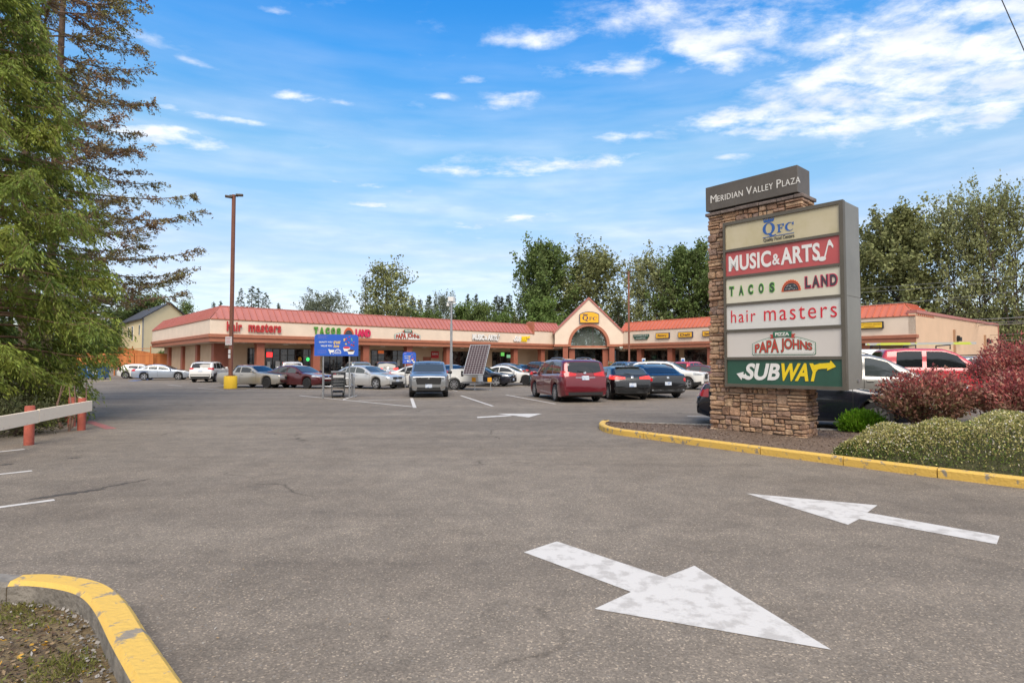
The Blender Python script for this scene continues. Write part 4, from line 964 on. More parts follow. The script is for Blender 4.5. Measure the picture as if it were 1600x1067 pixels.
def wheel_meshes(r, w=.22, dark=False, spokes=5):
    key = (round(r, 3), dark, spokes)
    if key in wheel_meshes.c: return wheel_meshes.c[key]
    a = MB(); ri = r * .72
    prof = [(ri * .96, -w * .42), (ri, -w * .5), (r * .92, -w * .5), (r * .985, -w * .36), (r, -w * .2), (r, w * .2), (r * .985, w * .36), (r * .92, w * .5), (ri, w * .5), (ri * .96, w * .42)]
    a.lathe(prof, 28, 0, 'y')
    t = a.build('tyre_mesh', TYRE, smooth=True); tm = t.data; bpy.data.objects.remove(t)
    b = MB(); b.lathe([(ri * .95, -.02), (ri * .95, .02)], 20, 1, 'y'); 
    for sgn in (1, -1):
        y = sgn * w * .44
        o = ell(0, 0, ri * 1.0, ri * 1.0, 24); i_ = ell(0, 0, ri * .88, ri * .88, 24)
        vs = [(p[0], y, p[1]) for p in o] + [(p[0], y, p[1]) for p in i_] + [(p[0], y - sgn * .05, p[1]) for p in i_]
        fs = []
        for k in range(24):
            q = (k + 1) % 24; fs += [(k, q, 24 + q, 24 + k), (24 + k, 24 + q, 48 + q, 48 + k)]
        b.add(vs, fs, 0)
        for k in range(spokes):
            an = 2 * pi * k / spokes; c_, s_ = cos(an), sin(an); hw = ri * (.13 if spokes > 5 else .17)
            pts = [(0.12 * ri, -hw * .7), (.92 * ri, -hw), (.92 * ri, hw), (.12 * ri, hw * .7)]
            vs = [(p[0] * c_ - p[1] * s_, y, p[0] * s_ + p[1] * c_) for p in pts] + [(p[0] * c_ - p[1] * s_, y - sgn * .05, p[0] * s_ + p[1] * c_) for p in pts]
            b.add(vs, [(0, 1, 2, 3), (0, 4, 5, 1), (2, 6, 7, 3)], 0)
        b.lathe([(ri * .2, y - sgn * .03), (ri * .2, y + sgn * .008), (ri * .08, y + sgn * .012)], 12, 0, 'y')
    t = b.build('rim_mesh', [RIMD if dark else RIM, BLACK], smooth=False); rm = t.data; bpy.data.objects.remove(t)
    wheel_meshes.c[key] = (tm, rm); return tm, rm
wheel_meshes.c = {}

def make_car(kind, label, px=None, py=None, yaw=0.0, col=None, name='parked_car', cat='car', group='cars parked in the plaza lot', loc=None, scale=1.0, dark_rims=False, spokes=5, brake=False, anchor=None, **kw):
    S = dict(SPEC[kind]); S.update(kw)
    L, W, H = S['L'], S['W'], S['H']; wr, gc = S['wr'], S['gc']; hw0 = W / 2
    top = S['top']; bx0, bx1 = S['cowl'], L - .4
    xw = [S['fo'], S['fo'] + S['wb']]; R_ = wr + .055
    tx = np.array([p[0] for p in top]); tz = np.array([p[1] for p in top])
    def zt(x): 
        k = .05
        return float(np.mean([np.interp(min(max(x + d, 0), L), tx, tz) for d in (-k, -k / 2, 0, k / 2, k)])) if .06 < x < L - .06 else float(np.interp(x, tx, tz))
    def belt(x): return float(np.interp(x, [bx0, bx1], S['belt']))
    fr, rr_ = S.get('fround', (.55, .17)), S.get('rround', (.42, .11))
    def hw(x):
        f = 1.0
        if x < fr[0]: f -= fr[1] * (1 - x / fr[0]) ** 2.2
        if L - x < rr_[0]: f -= rr_[1] * (1 - (L - x) / rr_[0]) ** 2.2
        return hw0 * f
    def sec(x):
        z1 = zt(x); zs = min(belt(x), z1 - .045); w = hw(x)
        e = min(x, L - x); zb = gc + (.10 * (1 - e / .35) if e < .35 else 0)
        for c in xw:
            if abs(x - c) < R_: zb = max(zb, wr + sqrt(R_ * R_ - (x - c) ** 2))
        zb = min(zb, zs - .06)
        cab = max(0.0, z1 - zs - .045)
        wr_ = w * .955 - cab * S['tum'] * 1.0 - .02
        e1 = min(.10, .55 * (z1 - zs)); hgt = zs - zb
        return [(0, zb), (w * .82, zb), (w * .955, zb + min(.03, hgt * .1)), (w * .99, zb + hgt * .28), (w, zb + hgt * .58), (w * .992, zs - hgt * .10), (w * .965, zs + .006), (w * .955 - .012, zs + .028),
                (w * .955 + (wr_ - w * .955) * .55 + .008, zs + (z1 - e1 - zs) * .55 + .012), (wr_, z1 - e1), (wr_ - .05, z1 - e1 * .42), (wr_ * .72, z1 - e1 * .10), (wr_ * .35, z1), (0, z1 + .006)]
    xs_ = set(np.round(np.linspace(0, L, 46), 3)) | set(np.round(tx, 3)) | {.02, L - .02}
    for c in xw:
        for t in np.linspace(0, pi, 13): xs_.add(round(float(c + R_ * cos(t)), 3))
        xs_ |= {round(c - R_ - .004, 3), round(c + R_ + .004, 3)}
    xs_ = sorted(x for x in xs_ if 0 <= x <= L); xs2 = [xs_[0]]
    for x in xs_[1:]:
        if x - xs2[-1] > .012 or x == L: xs2.append(x)
    V = []; Fc = []; Mi = []; X0 = L / 2
    n = 14; ring = 2 * n - 2
    for x in xs2:
        p = sec(x); loop = p + [(-q[0], q[1]) for q in p[-2:0:-1]]
        V += [(X0 - x, q[0], q[1]) for q in loop]
    clad = S.get('clad', 0)
    for i in range(len(xs2) - 1):
        for j in range(ring):
            k = (j + 1) % ring; f = (i * ring + j, i * ring + k, (i + 1) * ring + k, (i + 1) * ring + j); Fc.append(f)
            zc = sum(V[q][2] for q in f) / 4
            Mi.append(1 if (j in (0, ring - 1) or (clad and zc < clad) or zc < gc + .05) else 0)
    Fc.append(tuple(range(ring))[::-1]); Mi.append(0); o = (len(xs2) - 1) * ring; Fc.append(tuple(o + q for q in range(ring))); Mi.append(0)
    bvh = BVHTree.FromPolygons([Vector(v) for v in V], Fc)
    # ---- placement
    root = thing(name, label, cat, (0, 0, 0), 0, group)
    h = Vector((cos(yaw), sin(yaw), 0)); lft = Vector((-sin(yaw), cos(yaw), 0))
    if loc is None:
        p = gp(px, py); ax = {'fl': (X0 - xw[0], hw0 - .1), 'fr': (X0 - xw[0], -hw0 + .1), 'rl': (X0 - xw[1], hw0 - .1), 'rr': (X0 - xw[1], -hw0 + .1), 'c': (0, 0), 'rc': (-X0, 0), 'fc': (X0, 0)}[anchor or 'c']
        p = p - (h * ax[0] + lft * ax[1]) * scale
    else: p = Vector(loc)
    root.location = p; root.rotation_euler = (0, 0, yaw); root.scale = (scale,) * 3
    pm = paint(*col) if isinstance(col, tuple) else col
    mb = MB(); mb.v = [Vector(v) for v in V]; mb.f = [list(f) for f in Fc]; mb.m = Mi
    body = mb.build('body', [pm, TRIMB], root, smooth=True, angle=50, local=True)
    def patch(nm, corner_fn, nn, mm, org, d, m, off=.007, parent=None, thick=0):
        """project a bilinear patch on the body"""
        vs = []; ok = True
        for a in range(mm + 1):
            for b in range(nn + 1):
                q = corner_fn(b / nn, a / mm); o_ = org(q); hit = bvh.ray_cast(o_, d)
                if hit[0] is None:
                    hit = bvh.find_nearest(o_ + d * 4)
                nrm = hit[1]
                if nrm.dot(d) > 0: nrm = -nrm
                vs.append(hit[0] + nrm * off)
        fs = [(a * (nn + 1) + b, a * (nn + 1) + b + 1, (a + 1) * (nn + 1) + b + 1, (a + 1) * (nn + 1) + b) for a in range(mm) for b in range(nn)]
        q = MB(); q.add(vs, fs); return q.build(nm, m, parent or root, smooth=True, angle=60, local=True)
    GL_ = S.get('glass', CGLASS); GF_ = S.get('fglass', GL_)
    for s in (1, -1):
        for k, (x0l, x0h, x1l, x1h) in enumerate(S['win']):
            def fn(u, t, s=s):
                xl = (x0l + (x1l - x0l) * u) * (1 - t) + (x0h + (x1h - x0h) * u) * t
                lo = belt(xl) + .035; hi = max(lo + .004, min(H, zt(xl)) - .115); return (xl, lo + (hi - lo) * t)
            patch('side_window', fn, 6, 4, lambda q, s=s: Vector((X0 - q[0], 4 * s, q[1])), Vector((0, -s, 0)), GL_ if k or S.get('dark') else GF_, .006)
    z0, z1 = S['ws']; wb_, wt_ = hw0 * .80, hw0 * (.80 - .42 * S['tum'])
    patch('windshield', lambda u, t: ((2 * u - 1) * (wb_ + (wt_ - wb_) * t), z0 + (z1 - z0) * t), 8, 5, lambda q: Vector((6, q[0], q[1])), Vector((-1, 0, 0)), GF_, .008)
    z0r, z1r = S['rw']; wb2, wt2 = hw0 * S.get('rww', .78), hw0 * (S.get('rww', .78) - .30 * S['tum'])
    patch('rear_window', lambda u, t: ((2 * u - 1) * (wb2 + (wt2 - wb2) * t), z0r + (z1r - z0r) * t), 8, 5, lambda q: Vector((-6, q[0], q[1])), Vector((1, 0, 0)), GL_, .008)
    def corner(nm, z0, z1, yi, dx, front, s, m, parent=None, off=.010, slant=0.0, tap=.45):
        an = radians(S.get('lan', 42)); xe = X0 if front else -X0; sg = 1 if front else -1
        o_ = Vector((sg * cos(an), s * sin(an), 0)); tv = Vector((-sg * sin(an), s * cos(an), 0))
        t1 = Vector((xe, s * yi, 0)).dot(tv); t2 = Vector((xe - sg * dx, s * hw0 * .995, 0)).dot(tv)
        return patch(nm, lambda u, t: (t1 + (t2 - t1) * u, (z0 + z1) / 2 + (z1 - z0) * (t - .5) * (tap + (1 - tap) * min(1, u * 1.6)) + slant * u), 6, 2, lambda q: tv * q[0] + o_ * 6 + Vector((0, 0, q[1])), -o_, m, off, parent)
    for s in (1, -1):
        a, b = S['head']; corner('headlight', a, b, hw0 * S.get('hyi', .56), S['hdx'] if not S.get('hdx2') else S['hdx2'], True, s, S.get('hmat', LTW), slant=S.get('hsl', .03))
        a, b, dx = S['tail']; corner('tail_light', a, b, hw0 * S.get('tyi', .55), dx, False, s, LTB if brake else LTR, slant=S.get('tsl', .01))
    gz0, gz1, gw = S.get('grille', (S['head'][0] - .06, S['head'][1] - .02, .50))
    patch('grille', lambda u, t: ((2 * u - 1) * hw0 * gw * (1 - .12 * (1 - t)), gz0 + (gz1 - gz0) * t), 6, 2, lambda q: Vector((6, q[0], q[1])), Vector((-1, 0, 0)), TRIMB, .008)
    patch('lower_grille', lambda u, t: ((2 * u - 1) * hw0 * .60, gc + .10 + .15 * t), 6, 2, lambda q: Vector((6, q[0], q[1])), Vector((-1, 0, 0)), TRIMB, .008)
    if S.get('fbump'):
        a, b = S['fbump']; patch('front_bumper', lambda u, t: ((2 * u - 1) * hw0 * .93, a + (b - a) * t), 10, 2, lambda q: Vector((6, q[0], q[1])), Vector((-1, 0, 0)), CHROME, .03)
    if S.get('rbump'):
        a, b = S['rbump']; patch('rear_bumper', lambda u, t: ((2 * u - 1) * hw0 * .82, a + (b - a) * t), 8, 2, lambda q: Vector((-6, q[0], q[1])), Vector((1, 0, 0)), S.get('rbm', TRIMB), .010)
    patch('bumper_lip', lambda u, t: ((2 * u - 1) * hw0 * .90, gc + .26 + .10 * t), 10, 2, lambda q: Vector((-6, q[0], q[1])), Vector((1, 0, 0)), pm, .026)
    patch('lower_valance', lambda u, t: ((2 * u - 1) * hw0 * .74, gc + .11 + .11 * t), 8, 2, lambda q: Vector((-6, q[0], q[1])), Vector((1, 0, 0)), TRIMB, .010)
    for em in ((1, -1) if S.get('em', True) else ()):
        ze = (S['head'][1] - .05) if em > 0 else S['tail'][1] - .04
        patch('emblem', lambda u, t: ((2 * u - 1) * .055, ze + (t - .5) * .08), 4, 2, lambda q: Vector((em * 6, q[0], q[1])), Vector((-em, 0, 0)), CHROME, .018)
    if S.get('chrome_strip'):
        zc_ = S['chrome_strip']; patch('chrome_strip', lambda u, t: ((2 * u - 1) * hw0 * .42, zc_ + .022 * t), 8, 1, lambda q: Vector((-6, q[0], q[1])), Vector((1, 0, 0)), CHROME, .014)
    if S.get('fog'):
        for s in (1, -1): patch('fog_lamp', lambda u, t: (s * hw0 * (.58 + .24 * u), gc + .16 + .12 * t + .05 * u), 3, 2, lambda q: Vector((6, q[0], q[1])), Vector((-1, 0, 0)), CHROME, .016)
    q = MB()
    zt_, xt_ = S['rw'][0] + .05, L
    hit = bvh.ray_cast(Vector((-6, 0, zt_)), Vector((1, 0, 0)))
    if kind in ('suv', 'minivan', 'hatch') and hit[0] is not None:
        q.tube([hit[0] + Vector((-.03, 0, -.02)), hit[0] + Vector((-.025, .32, .03))], .011, 6); q.build('rear_wiper', BLACK, root, local=True)
    pz = S['plate']
    patch('license_plate', lambda u, t: ((2 * u - 1) * .155, pz + .155 * t), 2, 1, lambda q: Vector((-6, q[0], q[1])), Vector((1, 0, 0)), PLATE, .016)
    if S.get('fplate'): patch('license_plate', lambda u, t: ((2 * u - 1) * .155, S['fplate'] + .155 * t), 2, 1, lambda q: Vector((6, q[0], q[1])), Vector((-1, 0, 0)), PLATE, .022)
    if S.get('hood'):
        patch('hood_panel', lambda u, t: (.16 + (S['cowl'] - .2) * t, (2 * u - 1) * hw0 * .78), 6, 6, lambda q: Vector((X0 - q[0], q[1], 6)), Vector((0, 0, -1)), S['hood'], .006)
    seam = MB()
    for s in (1, -1):
        for xsn in [S['win'][0][0] - .06] + [w_[2] + .03 for w_ in S['win'][:2]]:
            vs = []
            for t in range(9):
                z = gc + .13 + (belt(xsn) - gc - .14) * t / 8
                for e_ in (-.006, .006):
                    o_ = Vector((X0 - xsn + e_, 4 * s, z)); hit = bvh.ray_cast(o_, Vector((0, -s, 0)))
                    if hit[0] is None: hit = bvh.find_nearest(o_)
                    vs.append(hit[0] + Vector((0, s * .004, 0)))
            seam.add(vs, [(2 * t, 2 * t + 1, 2 * t + 3, 2 * t + 2) for t in range(8)])
    seam.build('door_seam', BLACK, root, local=True)
    for s in (1, -1):
        for k, w_ in enumerate(S['win'][:2]):
            if k and kind in ('coupe', 'boxy_coupe', 'van'): continue
            xh = w_[2] - .12; zz_ = belt(xh) - .10; hit = bvh.ray_cast(Vector((X0 - xh, 4 * s, zz_)), Vector((0, -s, 0)))
            if hit[0] is None: continue
            q = MB(); q.cbox(hit[0] + Vector((0, s * .018, 0)), (.19, .03, .03)); q.build('door_handle', S.get('handle', pm), root, bevel=.008, local=True)
        xm = S['win'][0][0] + .12; zz_ = belt(xm) + .10; yb = hw(xm) * .93
        q = MB(); q.lathe([(.03, -.10), (.085, -.09), (.10, 0), (.085, .09), (.03, .10)], 10, 0, 'y', (X0 - xm, s * (yb + .16), zz_)); q.v = [Vector((X0 - xm + (v.x - X0 + xm) * .7, v.y, zz_ + (v.z - zz_) * .85)) for v in q.v]
        q.cbox((X0 - xm - .01, s * (yb + .03), zz_ - .05), (.08, .14, .03)); q.build('wing_mirror', S.get('mirror', pm), root, smooth=True, local=True)
    if S.get('rails'):
        for s in (1, -1):
            pts = [(x, zt(x)) for x in np.linspace(S['cowl'] + 1.15, L - .75, 7)]
            q = MB(); q.tube([(X0 - x, s * hw0 * .60, z + (.05 if 0 < i < 6 else -.02)) for i, (x, z) in enumerate(pts)], .018, 6); q.build('roof_rail', S.get('railm', TRIMB), root, smooth=True, local=True)
    if S.get('spoiler'):
        q = MB(); zr_, xr_ = S['spoiler']; q.box(-X0 + xr_ - .12, -hw0 * .62, zr_, -X0 + xr_ + .12, hw0 * .62, zr_ + .04); q.build('rear_spoiler', pm, root, bevel=.015, local=True)
    tm, rm = wheel_meshes(wr, dark=dark_rims, spokes=spokes)
    for c in xw:
        for s in (1, -1):
            we = bpy.data.objects.new('wheel', None); COL.objects.link(we); we.parent = root; we.location = (X0 - c, s * (hw0 - .125), wr); we.empty_display_size = .1
            for nm, md in (('tyre', tm), ('rim', rm)):
                o_ = bpy.data.objects.new(nm, md); COL.objects.link(o_); o_.parent = we
    return root

SILVER = ('silver', (.42, .43, .44), .75, .33); WHITEC = ('white', (.72, .71, .68), 0, .3); BLACKC = ('black', (.012, .012, .013), .2, .22)
D = radians
make_car('minivan', 'dark red minivan seen from behind, middle of the lot', 869, 627, D(104), ('dark_red', (.155, .008, .016), .35, .28), cat='minivan', anchor='rl', rails=True, railm=GALV, tail=(1.02, 1.24, .36), tyi=.46, tsl=.05, rww=.73, spokes=10, chrome_strip=1.0)
make_car('hatch', 'black hatchback with lit red tail lights beside the dark red minivan', 952, 624, D(99), BLACKC, anchor='rl', brake=True, tyi=.42, tail=(.86, 1.03, .50), tsl=.05, glass=CGLASS2, rbump=(.30, .50), spoiler=(1.40, .62), spokes=10)
make_car('crossover', 'black sloping crossover with full-width dark tail panel and silver bumper trim', 1057, 620.5, D(100), BLACKC, anchor='rr', rbump=(.36, .42), rbm=GALV, tail=(.72, .98, .40), tyi=.80, spokes=5)
make_car('suv', 'silver SUV facing the camera with a black honeycomb grille', 642.5, 620, D(-82), ('mid_silver', (.33, .34, .35), .75, .33), cat='SUV', anchor='fr', grille=(.62, .94, .66), head=(.80, .95), hyi=.60, hdx=.45, fplate=.47, fog=True, hmat=mat('headlight_smoked', (.20, .21, .22), .1, metal=.4, coat=.8), hsl=.05, glass=CGLASS2, rails=True, handle=TRIMB, mirror=TRIMB, clad=.46)
make_car('sedan', 'silver compact sedan parked behind the nearer cart corral', 588, 608, D(-28), ('pale_silver', (.55, .55, .54), .5, .33), anchor='fr', L=4.53, glass=CGLASS2, spokes=5, fplate=.45)
make_car('boxy_coupe', 'old boxy champagne coupe with a black hood by the lamp pole', 417, 606.5, D(-21), ('champagne', (.40, .37, .32), .55, .35), anchor='fr', dark_rims=True, fbump=(.36, .52), scale=1.04, hood=mat('hood_black', (.012, .012, .013), .45), rbm=CHROME, clad=.0, hyi=.50, handle=CHROME, fround=(.25, .05), rround=(.25, .05), lan=6, tyi=.3)
make_car('sedan', 'maroon sedan beside the old champagne coupe', 480, 607, D(-25), ('maroon', (.085, .008, .012), .3, .28), anchor='fr', glass=CGLASS2, dark_rims=True, head=(.70, .80))
make_car('sedan', 'white sedan half hidden behind the silver SUV facing us', 627, 605.5, D(-15), WHITEC, anchor='rr', dark_rims=True)
make_car('sedan', 'dark navy sedan behind the solar trailer', 775, 604, D(-18), ('dark_navy', (.012, .014, .024), .3, .25), anchor='fr', fplate=.4, spokes=5)
make_car('coupe', 'white coupe with tinted windows near the sandwich shop', 822, 602, D(-16), WHITEC, anchor='fr', dark_rims=True)
make_car('suv', 'white SUV with V-shaped chrome grille near the stone pillar', 1074, 608.5, D(-31), WHITEC, cat='SUV', anchor='fr', rails=True, glass=CGLASS, grille=(.62, .92, .42), head=(.84, .98), clad=.42)
make_car('sedan', 'silver blue sedan parked by the side wall near the cedar fence', 225, 594, D(16), ('silver_blue', (.40, .45, .52), .6, .33), anchor='rr', glass=CGLASS2, tail=(.82, 1.0, .36))
make_car('hatch', 'white hatchback showing its tail behind the silver blue sedan', 196, 591.5, D(17), WHITEC, anchor='rr')
make_car('coupe', 'silver coupe nose with dark windshield beyond the silver blue sedan', 279, 590.5, D(12), SILVER, anchor='fr')
make_car('suv', 'white SUV seen from behind at the corner of the plaza', 303, 597, D(99), WHITEC, cat='SUV', anchor='rl', clad=.62, rbump=(.40, .66), rails=True, tail=(1.0, 1.2, .45), tyi=.68, plate=.86)
make_car('sedan', 'dark blue sedan whose roof shows behind the champagne coupe', 385, 598, D(128), ('dark_blue', (.02, .03, .07), .3, .28))
make_car('suv', 'white SUV parked at the restaurant behind the maroon sedan', 454, 594.5, D(116), WHITEC, cat='SUV', rails=True)
make_car('suv', 'grey green SUV behind the blue corral sign posts', 556, 595, D(118), ('grey_green', (.28, .32, .30), .5, .33), cat='SUV', glass=CGLASS2)
make_car('suv', 'dark grey SUV with red tail lights at the pizza shop', 601, 596, D(109), ('graphite', (.05, .05, .055), .5, .3), cat='SUV', brake=True)
make_car('sedan', 'black sedan roof behind the solar trailer mast', 700, 597, D(116), BLACKC)
make_car('crossover', 'silver crossover parked at the sandwich shop window', 787, 595.5, D(150), SILVER)
make_car('hatch', 'black hatchback parked nose-in by the tan wall', 816, 595, D(116), BLACKC, H=1.5)
make_car('suv', 'black off-roader parked nose-in next to the entrance gable', 841, 596, D(116), ('flat_black', (.02, .02, .02), 0, .5), cat='SUV')
make_car('sedan', 'dark teal sedan tail peeking out beside the dark red minivan', 851, 604, D(-12), ('teal', (.015, .045, .05), .4, .28), anchor='rr')
make_car('suv', 'steel blue SUV by the flower stand at the entrance', 973, 594.5, D(112), ('steel_blue', (.13, .20, .28), .5, .3), cat='SUV')
make_car('sedan', 'dark slate sedan parked sideways by the brown lamp pole', 998, 596, D(-28), ('slate', (.035, .045, .055), .4, .3), glass=CGLASS2)
make_car('suv', 'white wagon with wrap-around rear window at the supermarket', 1042, 596.5, D(58), ('pearl_white', (.68, .68, .66), .1, .3), cat='SUV', H=1.64, rails=True)
make_car('suv', 'bright red SUV behind the white SUV at the supermarket', 1080, 598, D(45), ('bright_red', (.50, .02, .03), .1, .3), cat='SUV')
make_car('sedan', 'dark maroon sedan beside the stone pillar edge', 1104, 600, D(-32), ('wine', (.10, .012, .02), .3, .3), glass=CGLASS2)
make_car('sedan', 'near black sedan parked directly behind the pylon sign', 1371, 674, D(-19), ('midnight', (.016, .019, .030), .35, .22), anchor='fr', scale=1.03, belt=(.97, 1.05), H=1.50, L=4.86, fo=.94, wb=2.82, tail=(.74, 1.06, .26), tyi=.70, tsl=-.02, rbump=(.36, .60), spokes=10, head=(.70, .82), hdx=.62, handle=CHROME)
make_car('minivan', 'pale silver minivan behind the dark sedan and the sign', yaw=D(-20), col=('warm_silver', (.27, .26, .24), .5, .35), cat='minivan', loc=(11.2, 18.6, 0), scale=1.08, glass=CGLASS2)
make_car('pickup', 'red extended-cab pickup truck behind the red-leaved bushes', yaw=D(-20), col=('truck_red', (.48, .022, .035), .05, .32), name='pickup_truck', cat='pickup truck', loc=(16.1, 22.4, 0), scale=1.13)
VAN = make_car('van', 'white work van carrying a ladder, beyond the red pickup', yaw=D(-20), col=WHITEC, name='work_van', cat='van', loc=(20.2, 28.6, 0), scale=1.10)
make_car('suv', 'grey SUV between the red pickup and the tall red bush', yaw=D(-20), col=('mid_grey', (.22, .23, .24), .5, .33), cat='SUV', loc=(21.3, 25.2, 0), scale=1.12, glass=CGLASS2)

# ladder on the van
VT = Matrix.Translation(Vector((20.2, 28.6, 0))) @ Matrix.Rotation(D(-20), 4, 'Z')
rk = thing('ladder_rack', 'black ladder rack on the white van roof', 'roof rack', VT @ Vector((0, 0, 2.3)), D(-20))
for x in (-1.7, -.2, 1.2):
    mb = MB(VT); mb.tube([(x, -.95, 2.26), (x, -.95, 2.46), (x, .95, 2.46), (x, .95, 2.26)], .03, 6); mb.build('crossbar', BLACK, rk)
ld = thing('ladder', 'long extension ladder with yellow green rails lying on the van rack', 'ladder', VT @ Vector((0, -.4, 2.5)), D(-20))
mb = MB(VT)
for y in (-.75, -.35): mb.box(-2.2, y - .02, 2.49, 2.3, y + .02, 2.60)
mb.build('rail', mat('ladder_yellow', (.55, .62, .08), .5, col2=(.45, .45, .43), vs=1.2, thr=(.5, .55)), ld)
mb = MB(VT)
for i in range(15): mb.tube([(-2.05 + i * .3, -.73, 2.545), (-2.05 + i * .3, -.37, 2.545)], .016, 6)
mb.build('rung', GALV, ld)

# ------------------------------------------------------------------ lamp poles
def lamp_pole(x, y, h, label, base_h=.78, base_r=.38, arm=-.3, lens=True):
    t = thing('lamp_pole', label, 'lamp pole', (x, y, 0))
    mb = MB(); mb.lathe([(base_r * .97, 0), (base_r, .05), (base_r, base_h - .04), (base_r * .94, base_h)], 28); mb.build('concrete_base', YCONC, t, smooth=True, local=True)
    mb = MB(); w = .095
    mb.add([(-w, -w, base_h), (w, -w, base_h), (w, w, base_h), (-w, w, base_h), (-w * .9, -w * .9, h), (w * .9, -w * .9, h), (w * .9, w * .9, h), (-w * .9, w * .9, h)], [(0, 1, 5, 4), (1, 2, 6, 5), (2, 3, 7, 6), (3, 0, 4, 7), (4, 5, 6, 7)])
    mb.box(-.2, -.2, base_h, .2, .2, base_h + .03); mb.build('pole', LAMPB, t, local=True)
    for s in (-1, 1):
        R = Matrix.Rotation(D(25), 3, 'Z') @ Matrix.Rotation(s * D(6), 3, 'Y')
        mb = MB(Matrix.Rotation(D(25), 4, 'Z')); mb.box(min(0, s * .25), -.04, h - .10, max(0, s * .25), .04, h - .02); mb.M = Matrix.Rotation(D(25), 4, 'Z') @ Matrix.Translation((s * .30, 0, h - .06 + (.05 if s > 0 else -.12))) @ Matrix.Rotation(-s * D(4), 4, 'Y')
        mb.prism([(-.20, -.15), (.19, -.15), (.24, -.08), (.24, .08), (.19, .15), (-.20, .15)], .11, 0, -.03); mb.build('lamp_head', mat('lamp_head_bronze', (.09, .07, .055), .5, metal=.3), t, bevel=.015, local=True)
    return t
lp = lamp_pole(gp(360, 607).x, gp(360, 607).y, 12.15, 'tall brown lamp pole on a yellow concrete base by the old coupe')
mb = MB(); mb.box(-.30, -.135, 2.70, .10, -.12, 3.22, 0); 
for r in range(5): mb.box(-.25, -.139, 3.13 - r * .085, .05 - .06 * (r % 2), -.1355, 3.155 - r * .085, 1)
mb.build('sign_plate', [mat('sign_white', (.62, .60, .60), .5), mat('sign_text_red', (.5, .08, .08), .5)], lp, local=True)
mb = MB(); mb.box(-.11, -.135, 2.17, .03, -.12, 2.42, 0); mb.box(-.11, -.135, 1.88, .03, -.12, 2.12, 0); mb.build('sign_plate', [mat('sign_white_small', (.62, .60, .60), .5)], lp, local=True)
lamp_pole(13.75, 66.9, 12.3, 'brown lamp pole before the supermarket wing with a T-shaped head')

